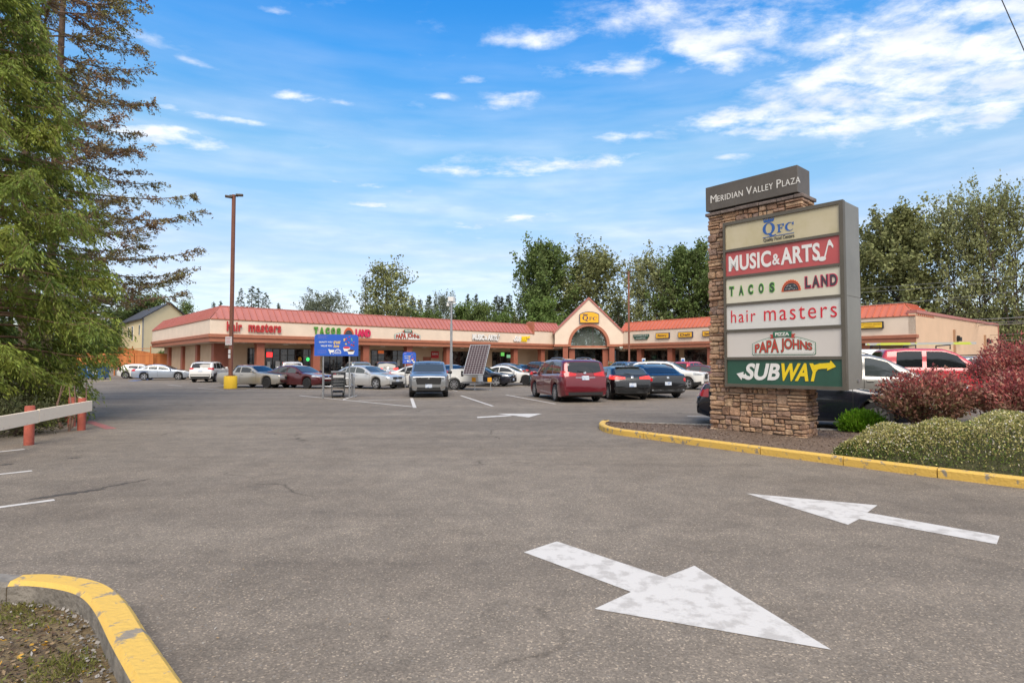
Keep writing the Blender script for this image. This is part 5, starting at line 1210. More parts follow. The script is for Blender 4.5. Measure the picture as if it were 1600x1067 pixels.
# ------------------------------------------------------------------ cart corrals
CSB = mat('corral_sign_blue', (.025, .11, .52), .4, var=.06, vs=2)
def corral_sign(p, w, h, z0, yaw, label, full=True):
    t = thing('corral_sign', label, 'corral sign', p, yaw, 'blue signs over the cart corrals')
    mb = MB(); r = .14; pts = [(-w / 2, z0), (w / 2, z0), (w / 2, z0 + h - r)] + [(w / 2 - r + r * cos(a), z0 + h - r + r * sin(a)) for a in (pi / 6, pi / 3)] + [(w / 2 - r, z0 + h), (-w / 2 + r, z0 + h)] + [(-w / 2 + r + r * cos(a), z0 + h - r + r * sin(a)) for a in (2 * pi / 3, 5 * pi / 6)] + [(-w / 2, z0 + h - r)]
    FM = frameM((0, 0, 0), (1, 0, 0), UP, (0, -1, 0)); mb.M = FM; mb.prism(pts, .04, 0, -.02); bd = mb.build('board', CSB, t, local=True)
    mb = MB(FM); put_text(mb, 'QUALITY YOU', -w * .40, z0 + h * .60, w * .30, h * .075, z0=.022, d=.004, bold=.03, mi=0); put_text(mb, 'VALUE YOU', -w * .36, z0 + h * .43, w * .26, h * .075, z0=.022, d=.004, bold=.03, mi=0)
    put_text(mb, 'trust', -w * .07, z0 + h * .56, w * .16, h * .16, z0=.022, d=.004, bold=.03, mi=1, shear=.3); put_text(mb, 'love', -w * .07, z0 + h * .39, w * .13, h * .15, z0=.022, d=.004, bold=.03, mi=1, shear=.3)
    # small cart pictogram and outlined badge
    mb.prism([(-w * .16, z0 + h * .28), (-w * .05, z0 + h * .28), (-w * .065, z0 + h * .16), (-w * .145, z0 + h * .16)][::-1], .004, 2, .022); mb.prism([(-w * .19, z0 + h * .31), (-w * .155, z0 + h * .31), (-w * .13, z0 + h * .12), (-w * .15, z0 + h * .12)][::-1], .004, 2, .023)
    for q in (-.135, -.075): mb.prism(ell(w * q, z0 + h * .10, w * .011, w * .011, 8), .004, 2, .022)
    strip(mb, ell(w * .03, z0 + h * .13, w * .075, h * .19, 15, 0, pi, True), ell(w * .03, z0 + h * .13, w * .062, h * .155, 15, 0, pi, True), .022, .004, 2); mb.box(-w * .045, z0 + h * .11, .022, w * .105, z0 + h * .135, .026, 2); put_text(mb, 'QFC', -w * .015, z0 + h * .15, w * .09, h * .08, z0=.022, d=.004, mi=2)
    # dotted ornaments
    for row, (yy, n) in enumerate(((.93, 11), (.88, 9), (.82, 10), (.26, 9), (.20, 10), (.14, 9))):
        for i in range(n): mb.prism(ell(-w * .42 + i * w * .021 + (row % 2) * .01, z0 + h * yy, .012, .012, 6), .003, 3, .0215)
    # bowls and flying fruit
    r_ = random.Random(9)
    for (bx, by, bw) in ((.23, .22, .085), (.33, .08, .085)):
        mb.prism([(w * (bx - bw), z0 + h * (by + .16)), (w * (bx - bw * .65), z0 + h * by), (w * (bx + bw * .65), z0 + h * by), (w * (bx + bw), z0 + h * (by + .16))], .006, 2, .022)
        mb.prism(ell(w * bx, z0 + h * (by + .17), w * bw * .92, h * .05, 14), .004, 4 if bx < .3 else 5, .0285)
    for i in range(15):
        fx, fy = r_.uniform(.16, .42), r_.uniform(.45, .93); mb.prism(ell(w * fx, z0 + h * fy, w * r_.uniform(.012, .024), w * r_.uniform(.010, .018), 8), .004, r_.choice((4, 4, 1, 6, 5)), .022 + i * .0005)
    mb.build('print', [WHITE, mat('print_gold', (.75, .52, .12), .5), WHITE, mat('print_lilac', (.25, .24, .60), .5), mat('print_red', (.6, .04, .05), .5), mat('print_brown', (.12, .06, .04), .5), mat('print_green', (.25, .5, .12), .5)], bd, local=True)
    for s in (-1, 1):
        mb = MB(); mb.tube([(s * w * .30, .03, 0), (s * w * .30, .03, z0 + h - .1)], .035, 8); mb.build('post', GALV, t, smooth=True, local=True)
    return t
def rails(p, yaw, L_, w, label):
    t = thing('cart_corral', label, 'cart corral', p, yaw)
    for s in (-1, 1):
        mb = MB(); mb.tube([(s * w / 2, 0, 0), (s * w / 2, 0, .95), (s * w / 2, .12, 1.05), (s * w / 2, L_ - .12, 1.05), (s * w / 2, L_, .95), (s * w / 2, L_, 0)], .03, 8); mb.tube([(s * w / 2, .05, .5), (s * w / 2, L_ - .05, .5)], .025, 8); mb.tube([(s * w / 2, L_ / 2, 0), (s * w / 2, L_ / 2, 1.05)], .025, 8); mb.build('side_rail', GALV, t, smooth=True, local=True)
    mb = MB(); mb.tube([(-w / 2, L_, .8), (w / 2, L_, .8)], .025, 8); mb.tube([(-w / 2, L_, .4), (w / 2, L_, .4)], .025, 8); mb.build('end_rail', GALV, t, local=True)
    return t
c1 = gp(525, 622); yw1 = D(26)
corral_sign(c1, 1.92, .98, 1.92, D(14), 'larger blue board with bowls of fruit above the nearer cart corral')
rails(c1 + Vector((.05, .25, 0)), D(18), 3.2, 1.35, 'grey tube cart corral under the larger blue sign holding nested carts')
c2 = gp(638, 606)
corral_sign(c2 + Vector((0, .3, 0)), .84, .74, 1.55, D(14), 'smaller blue board showing beside the silver SUV facing us', full=False)
rails(c2 + Vector((1.2, .3, 0)), D(16), 3.0, 2.2, 'grey tube cart corral beyond the silver SUV, under the smaller sign')
CART = mat('cart_grey', (.11, .115, .12), .45, metal=.5)
def make_cart():
    t = thing('shopping_cart', 'grey wire shopping cart nested in the corral', 'shopping cart', (0, 0, 0), 0, 'shopping carts nested in the corral')
    mb = MB(); r = .008
    z0, z1 = .42, .98
    for k in range(6):
        f = k / 5; z = z0 + (z1 - z0) * f; x = .20 + .06 * f; y0, y1 = .08 - .06 * f, .80 + .08 * f
        mb.tube([(-x, y0, z), (x, y0, z), (x, y1, z), (-x, y1, z), (-x, y0, z)], r, 5)
    for i in range(9):
        f = -1 + 2 * i / 8
        mb.tube([(.20 * f, .08, z0), (.26 * f, .02, z1)], r, 5); mb.tube([(.20 * f, .80, z0), (.26 * f, .88, z1)], r, 5); mb.tube([(.20 * f, .08, z0), (.20 * f, .80, z0)], r, 5)
    for i in range(8):
        f = i / 7
        for s in (-1, 1): mb.tube([(s * .20, .08 + .72 * f, z0), (s * .26, .02 + .86 * f, z1)], r, 5)
    mb.build('basket', CART, t, local=True)
    mb = MB()
    for s in (-1, 1): mb.tube([(s * .26, .02, 1.0), (s * .24, .10, .5), (s * .25, .06, .16), (s * .22, .86, .16)], .016, 6)
    mb.tube([(-.24, .3, .20), (.24, .3, .20)], .012, 6); mb.tube([(-.22, .84, .18), (.22, .84, .18)], .012, 6); mb.box(-.2, .2, .2, .2, .75, .215); mb.build('frame', CART, t, local=True)
    mb = MB(); mb.tube([(-.27, -.04, 1.03), (.27, -.04, 1.03)], .022, 8); mb.build('handle', mat('cart_handle_grey', (.2, .2, .2), .5), t, local=True)
    mb = MB(); mb.box(-.20, -.0, .80, .20, .02, .90); mb.build('seat_flap', mat('cart_flap_white', (.5, .5, .5), .5), t, local=True)
    for s in (-1, 1):
        for y in (.10, .82):
            mb = MB(); mb.lathe([(.04, -.015), (.06, -.012), (.06, .012), (.04, .015)], 12, 0, 'x', (s * .22, y, .06)); mb.cbox((s * .22, y, .12), (.012, .05, .09)); mb.build('caster', BLACK, t, smooth=True, local=True)
    return t
ct = make_cart()
def copy_tree(o, parent=None):
    c = o.copy(); COL.objects.link(c)
    if parent is not None: c.parent = parent
    WM[c.name] = WM.get(o.name, Matrix())
    for ch in list(o.children): copy_tree(ch, c)
    return c
RC = Matrix.Rotation(D(18), 3, 'Z')
for k in range(5):
    o = ct if k == 0 else copy_tree(ct)
    o.location = c1 + RC @ Vector((.10, .05 + .32 * k, 0)); o.rotation_euler = (0, 0, D(18)); o.scale = (1.16,) * 3
    o['label'] = ['grey shopping cart nearest us in the nested row', 'second grey shopping cart of the nested row', 'third grey shopping cart, middle of the nested row', 'fourth grey shopping cart of the nested row', 'farthest grey shopping cart of the nested row'][k]

# ------------------------------------------------------------------ solar surveillance trailer
tz = gp(722, 608.5); ty = D(-12)
tr = thing('solar_trailer', 'white solar trailer with a tilted panel and tall camera mast', 'trailer', tz, ty)
TW = mat('trailer_white', (.66, .66, .64), .45, var=.05, vs=3)
mb = MB(); mb.box(-.55, -.55, .48, 1.15, .55, 1.22); mb.box(-1.5, -.5, .48, -.56, .5, .95); mb.build('cabinet', TW, tr, bevel=.02, local=True)
mb = MB(); mb.box(-1.6, -.56, .38, 1.2, .56, .479); mb.box(1.2, -.05, .38, 2.3, .05, .46); mb.build('chassis', GALV, tr, local=True)
mb = MB(); mb.box(.1, -.557, .80, .25, -.551, 1.12); mb.build('hatch_latch', BLACK, tr, local=True)
tm, rm = wheel_meshes(.34, .2, False, 8)
for s in (-1, 1):
    we = bpy.data.objects.new('wheel', None); COL.objects.link(we); we.parent = tr; we.location = (-.25, s * .72, .34)
    for nm, md in (('tyre', tm), ('rim', rm)):
        o_ = bpy.data.objects.new(nm, md); COL.objects.link(o_); o_.parent = we
    mb = MB(); strip(mb, ell(0, 0, .46, .46, 11, .25, pi - .25, True), ell(0, 0, .42, .42, 11, .25, pi - .25, True), -.12, .24, 0); mb.v = [Vector((v.x - .25, s * .72 + v.z, .34 + v.y)) for v in mb.v]; mb.build('mudguard', TW, tr, local=True)
for (x, y) in ((1.9, -.55), (1.0, -.75), (-1.5, -.7)):
    mb = MB(); mb.tube([(x, y, .02), (x, y, .62)], .03, 6); mb.cbox((x, y, .012), (.18, .18, .02)); mb.build('jack_stand', GALV, tr, local=True)
for x in (.95, 1.9):
    mb = MB(); mb.box(x - .12, -.80, .5, x + .12, -.77, .75); mb.build('marker_board', mat('marker_orange', (.85, .38, .02), .45), tr, local=True)
# panel: tilted plate with cells
SOLM = bpy.data.materials.new('solar_cells'); SOLM.use_nodes = True
def m_solar():
    nt = SOLM.node_tree; N = nt.nodes; Lk = nt.links; b = N['Principled BSDF']; tc = N.new('ShaderNodeTexCoord')
    br = N.new('ShaderNodeTexBrick'); br.offset = 0; br.inputs['Scale'].default_value = 1.0; br.inputs['Brick Width'].default_value = .16; br.inputs['Row Height'].default_value = .16; br.inputs['Mortar Size'].default_value = .008
    br.inputs['Color1'].default_value = (.045, .028, .035, 1); br.inputs['Color2'].default_value = (.06, .036, .042, 1); br.inputs['Mortar'].default_value = (.34, .33, .33, 1)
    Lk.new(tc.outputs['Object'], br.inputs['Vector']); Lk.new(br.outputs[0], b.inputs['Base Color']); b.inputs['Roughness'].default_value = .45; b.inputs['Specular IOR Level'].default_value = .12
m_solar()
P0, P1, P2, P3 = at(709, 545.6, 33.9), at(740, 547, 33.6), at(755, 585, 32.2), at(724, 585, 32.5)
u = (P2 - P3); v = (P0 - P3); W_, H_ = u.length, v.length; u.normalize(); v = (v - u * v.dot(u)).normalized(); n = u.cross(v)
mb = MB(); sh_ = (P0 - P3).dot(u)
mb.prism([(0, 0), (W_, 0), (W_ + sh_ * 0, H_), (0, H_)], .04, 0, 0)
pn = mb.build('solar_panel', SOLM, None); pn.parent = tr
Mloc = WM[tr.name].inverted() @ frameM(P3, u, v, n); pn.matrix_local = Mloc; WM[pn.name] = WM[tr.name] @ Mloc
mb = MB(); ring_o = [(-.03, -.03), (W_ + .03, -.03), (W_ + .03, H_ + .03), (-.03, H_ + .03)]; mb.ring(ring_o, [(0, 0), (W_, 0), (W_, H_), (0, H_)], .06, 0, -.01); mb.build('panel_frame', GALV, pn, local=True)
mb = MB(); mb.tube([(.5, -.2, 1.2), (.45, .15, 2.0)], .04, 6); mb.tube([(.3, .3, 1.2), (.35, .3, 1.9)], .04, 6); mb.build('panel_strut', GALV, tr, local=True)
mp = WM[tr.name].inverted() @ at(705, 575, 33.9)
mb = MB(); mb.tube([(mp.x, mp.y, .5), (mp.x, mp.y, 2.2)], .095, 8); mb.tube([(mp.x, mp.y, 2.2), (mp.x, mp.y, 3.9)], .075, 8); mb.tube([(mp.x, mp.y, 3.9), (mp.x, mp.y, 5.25)], .055, 8); mst = mb.build('mast', GALV, tr, local=True)
mb = MB(); mb.box(mp.x - .17, mp.y - .17, 5.25, mp.x + .17, mp.y + .17, 5.52); mb.box(mp.x - .28, mp.y - .05, 5.12, mp.x + .28, mp.y + .05, 5.2); mb.lathe([(.03, -.02), (.09, .0), (.1, .08), (.05, .13)], 10, 0, 'z', (mp.x - .22, mp.y, 4.98)); mb.build('camera_head', WHITE, tr, local=True, bevel=.01)

# ------------------------------------------------------------------ guard rail at the left
PL = mat('plank_weathered_white', (.93, .77, .58), .8, col2=(.50, .36, .25), vs=3.5, thr=(.62, .78), detail=8, bump=.4, bs=18)
PR = mat('post_red', (.36, .085, .055), .75, var=.2, vs=5, bump=.4, bs=25)
gr = thing('guard_rail', 'low guard rail of whitish planks on red round posts beneath the cedar', 'guard rail', gp(127, 672))
a0, a1 = gp(45, 695), gp(127, 672); ad = (a1 - a0).normalized(); a00 = a0 - ad * 2.6
b1 = a1 + Vector((-.66, .75, 0)) * 6.5; bd = (b1 - a1).normalized()
def post(p, top):
    mb = MB(); mb.lathe([(.085, -.05), (.085, top - .02), (.075, top)], 14, 0, 'z', (p.x, p.y, 0)); mb.build('post', PR, gr, smooth=True)
a1p = a1 + ad * .06
post(a0, .77); post(a1, .77); post(a00 + ad * .3, .77)
for k in (1.15, 2.5, 3.9, 5.4): post(a1 + bd * k + Vector((-.1, -.05, 0)), .74)
def plank(p, q, z0, z1, off):
    d = (q - p).normalized(); nn = Vector((d.y, -d.x, 0)); 
    if nn.dot(Vector((0, 0, 0)) - p) < 0: nn = -nn
    o = p + nn * off; mb = MB(frameM((o.x, o.y, 0), d, UP, (d.cross(UP)))); L_ = (q - p).length
    mb.box(0, z0, -.022, L_, z1, .022); mb.build('plank', PL, gr, bevel=.006)
plank(a00, a0 + ad * .02, .43, .685, .125); plank(a0 + ad * .035, a1 + ad * .20, .44, .695, .125)
plank(a1 + bd * .06 + ad * .22, a1 + bd * 3.3 + ad * .22, .47, .71, .0); plank(a1 + bd * 3.32 + ad * .22, a1 + bd * 6.6 + ad * .22, .47, .71, .0)

# ------------------------------------------------------------------ cedar fence, house, dumpster
CED = bpy.data.materials.new('cedar_boards'); CED.use_nodes = True
def m_ced():
    nt = CED.node_tree; N = nt.nodes; Lk = nt.links; b = N['Principled BSDF']; g = N.new('ShaderNodeNewGeometry'); r = N.new('ShaderNodeValToRGB'); Lk.new(g.outputs['Random Per Island'], r.inputs[0])
    e = r.color_ramp.elements; e[0].color = (.40, .125, .035, 1); e[1].color = (.55, .20, .06, 1); Lk.new(r.outputs[0], b.inputs['Base Color']); b.inputs['Roughness'].default_value = .75
m_ced()
def fence(p, q, h0, h1, label, z0=0.0, name='cedar_fence'):
    p, q = Vector((p[0], p[1], 0)), Vector((q[0], q[1], 0)); d = (q - p).normalized(); L_ = (q - p).length
    t = thing(name, label, 'fence', p, atan2(d.y, d.x)); mb = MB(); n_ = int(L_ / .15)
    for i in range(n_):
        h = h0 + (h1 - h0) * i / n_; x = i * .15; mb.box(x, -.012, z0 + .05, x + .143, .012, z0 + h)
    mb.build('boards', CED, t, local=True); mb = MB(); mb.M = Matrix()
    mb.box(0, -.05, z0 + h0 * .85, L_, -.013, z0 + h0 * .85 + .09); mb.box(0, -.05, z0 + .4, L_, -.013, z0 + .49); mb.build('rail', CED, t, local=True)
    k = max(1, int(L_ / 2.4))
    for i in range(k + 1):
        mb = MB(); mb.box(L_ * i / k - .05, -.15, 0, L_ * i / k + .05, -.052, z0 + h0); mb.build('post', CED, t, local=True)
fy = 70
fence(at(120, 570, 71), at(240, 570, 70.5), 1.75, 1.70, 'orange cedar board fence on a grey wall behind the parked sedans', 1.0)
fence(at(234, 570, 70.6), at(266, 570, 72), 1.75, 1.70, 'short cedar fence section at the plaza side wall', 1.0)
fence(at(180, 570, 80), at(236, 570, 78), 2.6, 1.7, 'farther cedar fence stepping down towards the yellow house', 1.25)
mb = MB(); p, q = at(118, 580, 70.8), at(268, 580, 70.8); mb.box(0, 0, 0, (q - p).length, .3, 1.02)
rw_ = mb.build('retaining_wall', mat('retaining_wall_grey', (.21, .19, .18), .9, var=.2, vs=2)); rw_.location = (p.x, p.y, 0); tag(rw_, 'low grey retaining wall under the cedar fence', 'wall')
# house
HW = mat('siding_yellow', (.80, .66, .40), .75, var=.04, vs=.6)
hs = thing('house', 'pale yellow two-storey house with a dark shingle roof beyond the plaza', 'house', at(240, 575, 100))
h1, h2, h3 = at(203, 575, 104), at(222, 575, 96), at(300, 575, 112)   # gable-end corner in the middle
hY = 96; c_ = Vector((at(222, 575, hY).x, hY, 0)); l_ = Vector((at(184, 575, 112).x, 112, 0)); r_ = Vector((at(300, 575, 108).x, 108, 0))
d1 = (l_ - c_); d2 = (r_ - c_); eave = 9.1; rz = 12.2
k_ = l_ + d2
mid0 = c_ + d2 * .5; mid1 = l_ + d2 * .5
mb = MB()
pts = [c_, r_, r_ + d1, l_]
vs = [(p.x, p.y, 0) for p in pts] + [(p.x, p.y, eave) for p in pts] + [(mid0.x, mid0.y, rz), (mid1.x, mid1.y, rz)]
mb.add(vs, [(0, 1, 5, 8, 4), (1, 2, 6, 5), (2, 3, 7, 9, 6), (3, 0, 4, 7)]); mb.build('wall', HW, hs)
mb = MB(); dn = d1.normalized(); en = d2.normalized()
o0, o1 = -dn * .5, dn * .5
for (ea, rg, sx_) in ((c_, mid0, -1), (r_, mid0, 1)):
    e0 = ea + en * sx_ * .5 + o0 + UP * (eave - .22); e1 = ea + d1 + en * sx_ * .5 + o1 + UP * (eave - .22); g0 = rg + o0 + UP * rz; g1 = rg + d1 + o1 + UP * rz
    mb.add([e0, e1, g1, g0, e0 + UP * .2, e1 + UP * .2, g1 + UP * .2, g0 + UP * .2], [(0, 1, 2, 3), (4, 7, 6, 5), (0, 4, 5, 1), (3, 7, 4, 0), (1, 5, 6, 2)])
mb.build('roof', mat('shingle_dark', (.05, .052, .06), .85, var=.2, vs=3), hs)
WG = mat('house_window', (.04, .05, .06), .08)
def hwin(org, d, s, z, w, h):
    nn = d.cross(UP).normalized()
    if nn.dot(-org) < 0: nn = -nn
    M = frameM(org, d.normalized(), UP, nn); f = MB(M); f.box(s - .1, z - .1, .0, s + w + .1, z + h + .1, .06); f = f.build('window', WHITE, hs); p_ = MB(M); p_.box(s, z, .02, s + w, z + h, .075); p_.build('pane', WG, f)
L1 = d1.length
for s, z, w, h in ((.10, 6.4, .8, 1.6), (.36, 5.6, 1.2, 2.4), (.52, 6.4, .8, 1.6), (.80, 7.0, 1.2, .9), (.30, 2.8, .8, 1.2), (.52, 2.7, .8, 1.2)): hwin(c_, d1, s * L1, z, w, h)
hwin(c_, d2, d2.length * .75, 2.2, 1.5, 2.2)
mb = MB(frameM(c_, d1.normalized(), UP, (d1.cross(UP)).normalized())); mb.box(-.06, 0, -.1, .12, eave, .1); mb.build('downpipe', mat('downpipe_grey', (.2, .2, .2), .6), hs)
h2_ = thing('house', 'blue-grey house with white trim glimpsed behind the cedar tree', 'house', at(175, 575, 118))
c2_ = Vector((at(150, 575, 118).x, 118, 0)); mb = MB(); mb.box(c2_.x, 118, 0, c2_.x + 5.6, 128, 7.6); mb.build('wall', mat('siding_blue', (.10, .14, .22), .75), h2_)
mb = MB(); mb.add([(c2_.x - .4, 117.5, 7.4), (c2_.x + 6, 117.5, 7.4), (c2_.x + 6, 123, 10), (c2_.x - .4, 123, 10), (c2_.x + 6, 128.5, 7.4), (c2_.x - .4, 128.5, 7.4)], [(0, 1, 2, 3), (3, 2, 4, 5), (1, 4, 2), (0, 3, 5)]); mb.build('roof', mat('shingle_grey', (.09, .09, .1), .85), h2_)
for x in (1.0, 3.6):
    mb = MB(); mb.box(c2_.x + x - .1, 117.92, 4.4, c2_.x + x + 1.3, 117.99, 6.3); f = mb.build('window', WHITE, h2_); mb = MB(); mb.box(c2_.x + x, 117.9, 4.5, c2_.x + x + 1.2, 117.95, 6.2); mb.build('pane', WG, f)
dp = gp(147, 592.5)
du = thing('dumpster', 'blue metal dumpster with stickers at the back of the lot', 'dumpster', dp, D(4))
DB = mat('dumpster_blue', (.03, .13, .33), .55, col2=(.10, .10, .12), vs=2.4, thr=(.62, .8))
mb = MB(); mb.add([(-1.0, -.6, .15), (1.0, -.6, .15), (1.0, .6, .15), (-1.0, .6, .15), (-1.0, -.85, 1.15), (1.0, -.85, 1.15), (1.0, .7, 1.35), (-1.0, .7, 1.35)], [(0, 3, 2, 1), (0, 1, 5, 4), (1, 2, 6, 5), (2, 3, 7, 6), (3, 0, 4, 7)]); mb.box(-1.03, -.9, 1.1, 1.03, -.82, 1.2)
for x in (-1.05, 1.0): mb.box(x, -.45, .75, x + .05, .45, .9)
for x in (-.5, .0, .5): mb.box(x - .03, -.80, .2, x + .03, -.60, 1.1)
mb.build('bin', DB, du, local=True)
mb = MB(); mb.add([(-1.02, -.88, 1.2), (1.02, -.88, 1.2), (1.02, .72, 1.42), (-1.02, .72, 1.42), (-1.02, -.88, 1.25), (1.02, -.88, 1.25), (1.02, .72, 1.47), (-1.02, .72, 1.47)], [(0, 1, 5, 4), (4, 5, 6, 7), (1, 2, 6, 5), (3, 0, 4, 7), (2, 3, 7, 6)]); mb.build('lid', mat('lid_black', (.03, .035, .05), .6), du, local=True)
mb = MB(); mb.add([(-.15, -.79, .85), (.2, -.79, .85), (.2, -.83, 1.05), (-.15, -.83, 1.05)], [(0, 1, 2, 3)]); mb.add([(.3, -.72, .5), (.75, -.72, .5), (.75, -.79, .85), (.3, -.79, .85)], [(0, 1, 2, 3)]); mb.build('sticker', WHITE, du, local=True)
for s in (-1, 1):
    for y in (-.4, .4):
        mb = MB(); mb.lathe([(.05, -.03), (.075, -.03), (.075, .03), (.05, .03)], 10, 0, 'x', (s * .8, y, .075)); mb.cbox((s * .8, y, .13), (.03, .06, .06)); mb.build('caster', BLACK, du, local=True)

# ------------------------------------------------------------------ overhead cables at the right
CAB = mat('cable_grey', (.30, .29, .27), .6); CABD = mat('cable_dark', (.05, .05, .05), .6)
def cable(a, b, r, label, m, sag=.35, group='overhead utility cables'):
    pts = [a + (b - a) * t - UP * sag * 4 * t * (1 - t) for t in [i / 16 for i in range(17)]]
    mb = MB(); mb.v = []; mb.tube([p - a for p in pts], r, 6); o = mb.build('utility_cable', m, smooth=True); o.location = a; tag(o, label, 'cable', group)
def pc(px0, y0, Y0, px1, y1, Y1, r, label, m=CAB):
    a, b = at(px0, y0, Y0), at(px1, y1, Y1); d = b - a; cable(a - d * .2, b + d * .9, r, label, m)
pc(1490, 498.0, 72, 1600, 490.0, 58, .05, 'thick grey utility cable, highest of the bundle above the peach wall')
pc(1480, 502.0, 73, 1600, 496.5, 58, .035, 'grey utility cable in the middle of the bundle above the peach wall')
pc(1490, 507.5, 73, 1600, 499.5, 58, .05, 'thick pale utility cable, lowest of the bundle beside the peach wall')
pc(1340, 450, 80, 1600, 425, 60, .018, 'thin cable, highest before the cottonwoods at the sign edge', CAB)
pc(1340, 456, 80, 1600, 432, 60, .02, 'thin cable, second highest before the cottonwoods', CAB)
pc(1340, 477, 80, 1600, 449, 60, .02, 'thin cable crossing the cottonwood trunks at mid height', CAB)
pc(1380, 472, 80, 1600, 457, 60, .016, 'thin cable just above the orange roof hip', CAB)
pc(1430, 497, 80, 1600, 473, 60, .016, 'thin dark cable above the coping of the peach wall', CABD)
pc(1540, 522, 72, 1600, 515, 60, .03, 'thin cable low beside the far end of the peach wall', CAB)
pc(1540, 529, 72, 1600, 525, 60, .03, 'lowest thin cable beside the tall red bush', CAB)
mb = MB(); a, b = at(1566, 2, 14), at(1604, 88, 14); d = b - a
cable(a - d * .8, b + d * 2.2, .012, 'single thin wire slanting across the sky in the top corner', CABD, .0, 'overhead utility cables')

# ------------------------------------------------------------------ vegetation
def leafmat(name, c1, c2, isl=.35, tr=.25, vs=.5):
    return mat(name, c1, .65, spec=.25, col2=c2, vs=vs, thr=(.35, .65), island=isl, trans=tr)
BARKB = mat('tree_bark', (.10, .075, .058), .95, var=.3, vs=4); BARKP = mat('pale_bark', (.26, .22, .18), .95, var=.25, vs=4)
LF_DARK = leafmat('leaf_dark_green', (.105, .150, .046), (.155, .205, .060)); LF_OLIVE = leafmat('leaf_olive', (.185, .200, .078), (.265, .275, .110)); LF_MID = leafmat('leaf_mid_green', (0.105, 0.161, 0.042), (0.166, 0.236, 0.060))
LF_LIME = leafmat('leaf_bright_green', (0.193, 0.280, 0.049), (0.263, 0.350, 0.061)); LF_CON = leafmat('needle_dark', (0.063, 0.088, 0.045), (0.105, 0.131, 0.060)); LF_COT = leafmat('leaf_cottonwood', (.225, .240, .105), (.315, .325, .150)); LF_BLUE = leafmat('needle_blue_green', (.15, .175, .12), (.21, .235, .155))

def leaf_quads(C, D_, L_, Wd, rng, flat=.0):
    """one quad per centre: C centres, D_ directions, L_ length, Wd width"""
    n = len(C); D_ = D_ / np.maximum(np.linalg.norm(D_, axis=1, keepdims=True), 1e-6)
    r = rng.normal(size=(n, 3)); 
    if flat: r[:, 2] *= 1 - flat
    S = np.cross(D_, r); S /= np.maximum(np.linalg.norm(S, axis=1, keepdims=True), 1e-6)
    L_ = np.broadcast_to(L_, (n,))[:, None]; Wd = np.broadcast_to(Wd, (n,))[:, None]
    a = C - D_ * L_ * .5; b = C + D_ * L_ * .5; m1 = C - D_ * L_ * .05 + S * Wd * .5; m2 = C - D_ * L_ * .05 - S * Wd * .5
    V = np.stack([a, m1, b, m2], 1).reshape(-1, 3); Q = np.arange(4 * n).reshape(-1, 4); return V, Q
def tubes_np(curves, n=5):
    """curves: list of (pts (k,3), radii (k))"""
    Vs = []; Qs = []; o = 0
    ang = np.arange(n) * 2 * pi / n
    for P, R in curves:
        P = np.asarray(P, float); k = len(P); d = np.gradient(P, axis=0); d /= np.maximum(np.linalg.norm(d, axis=1, keepdims=True), 1e-6)
        ref = np.where(np.abs(d[:, 2:3]) < .9, np.array([[0, 0, 1.]]), np.array([[1., 0, 0]]))
        a = np.cross(d, ref); a /= np.maximum(np.linalg.norm(a, axis=1, keepdims=True), 1e-6); b = np.cross(d, a)
        V = P[:, None, :] + (a[:, None, :] * np.cos(ang)[None, :, None] + b[:, None, :] * np.sin(ang)[None, :, None]) * np.asarray(R)[:, None, None]
        Vs.append(V.reshape(-1, 3)); i = np.arange(k - 1)[:, None] * n; j = np.arange(n)[None, :]; j2 = (j + 1) % n
        Qs.append(np.stack([i + j, i + j2, i + n + j2, i + n + j], -1).reshape(-1, 4) + o); o += k * n
    return np.concatenate(Vs), np.concatenate(Qs)

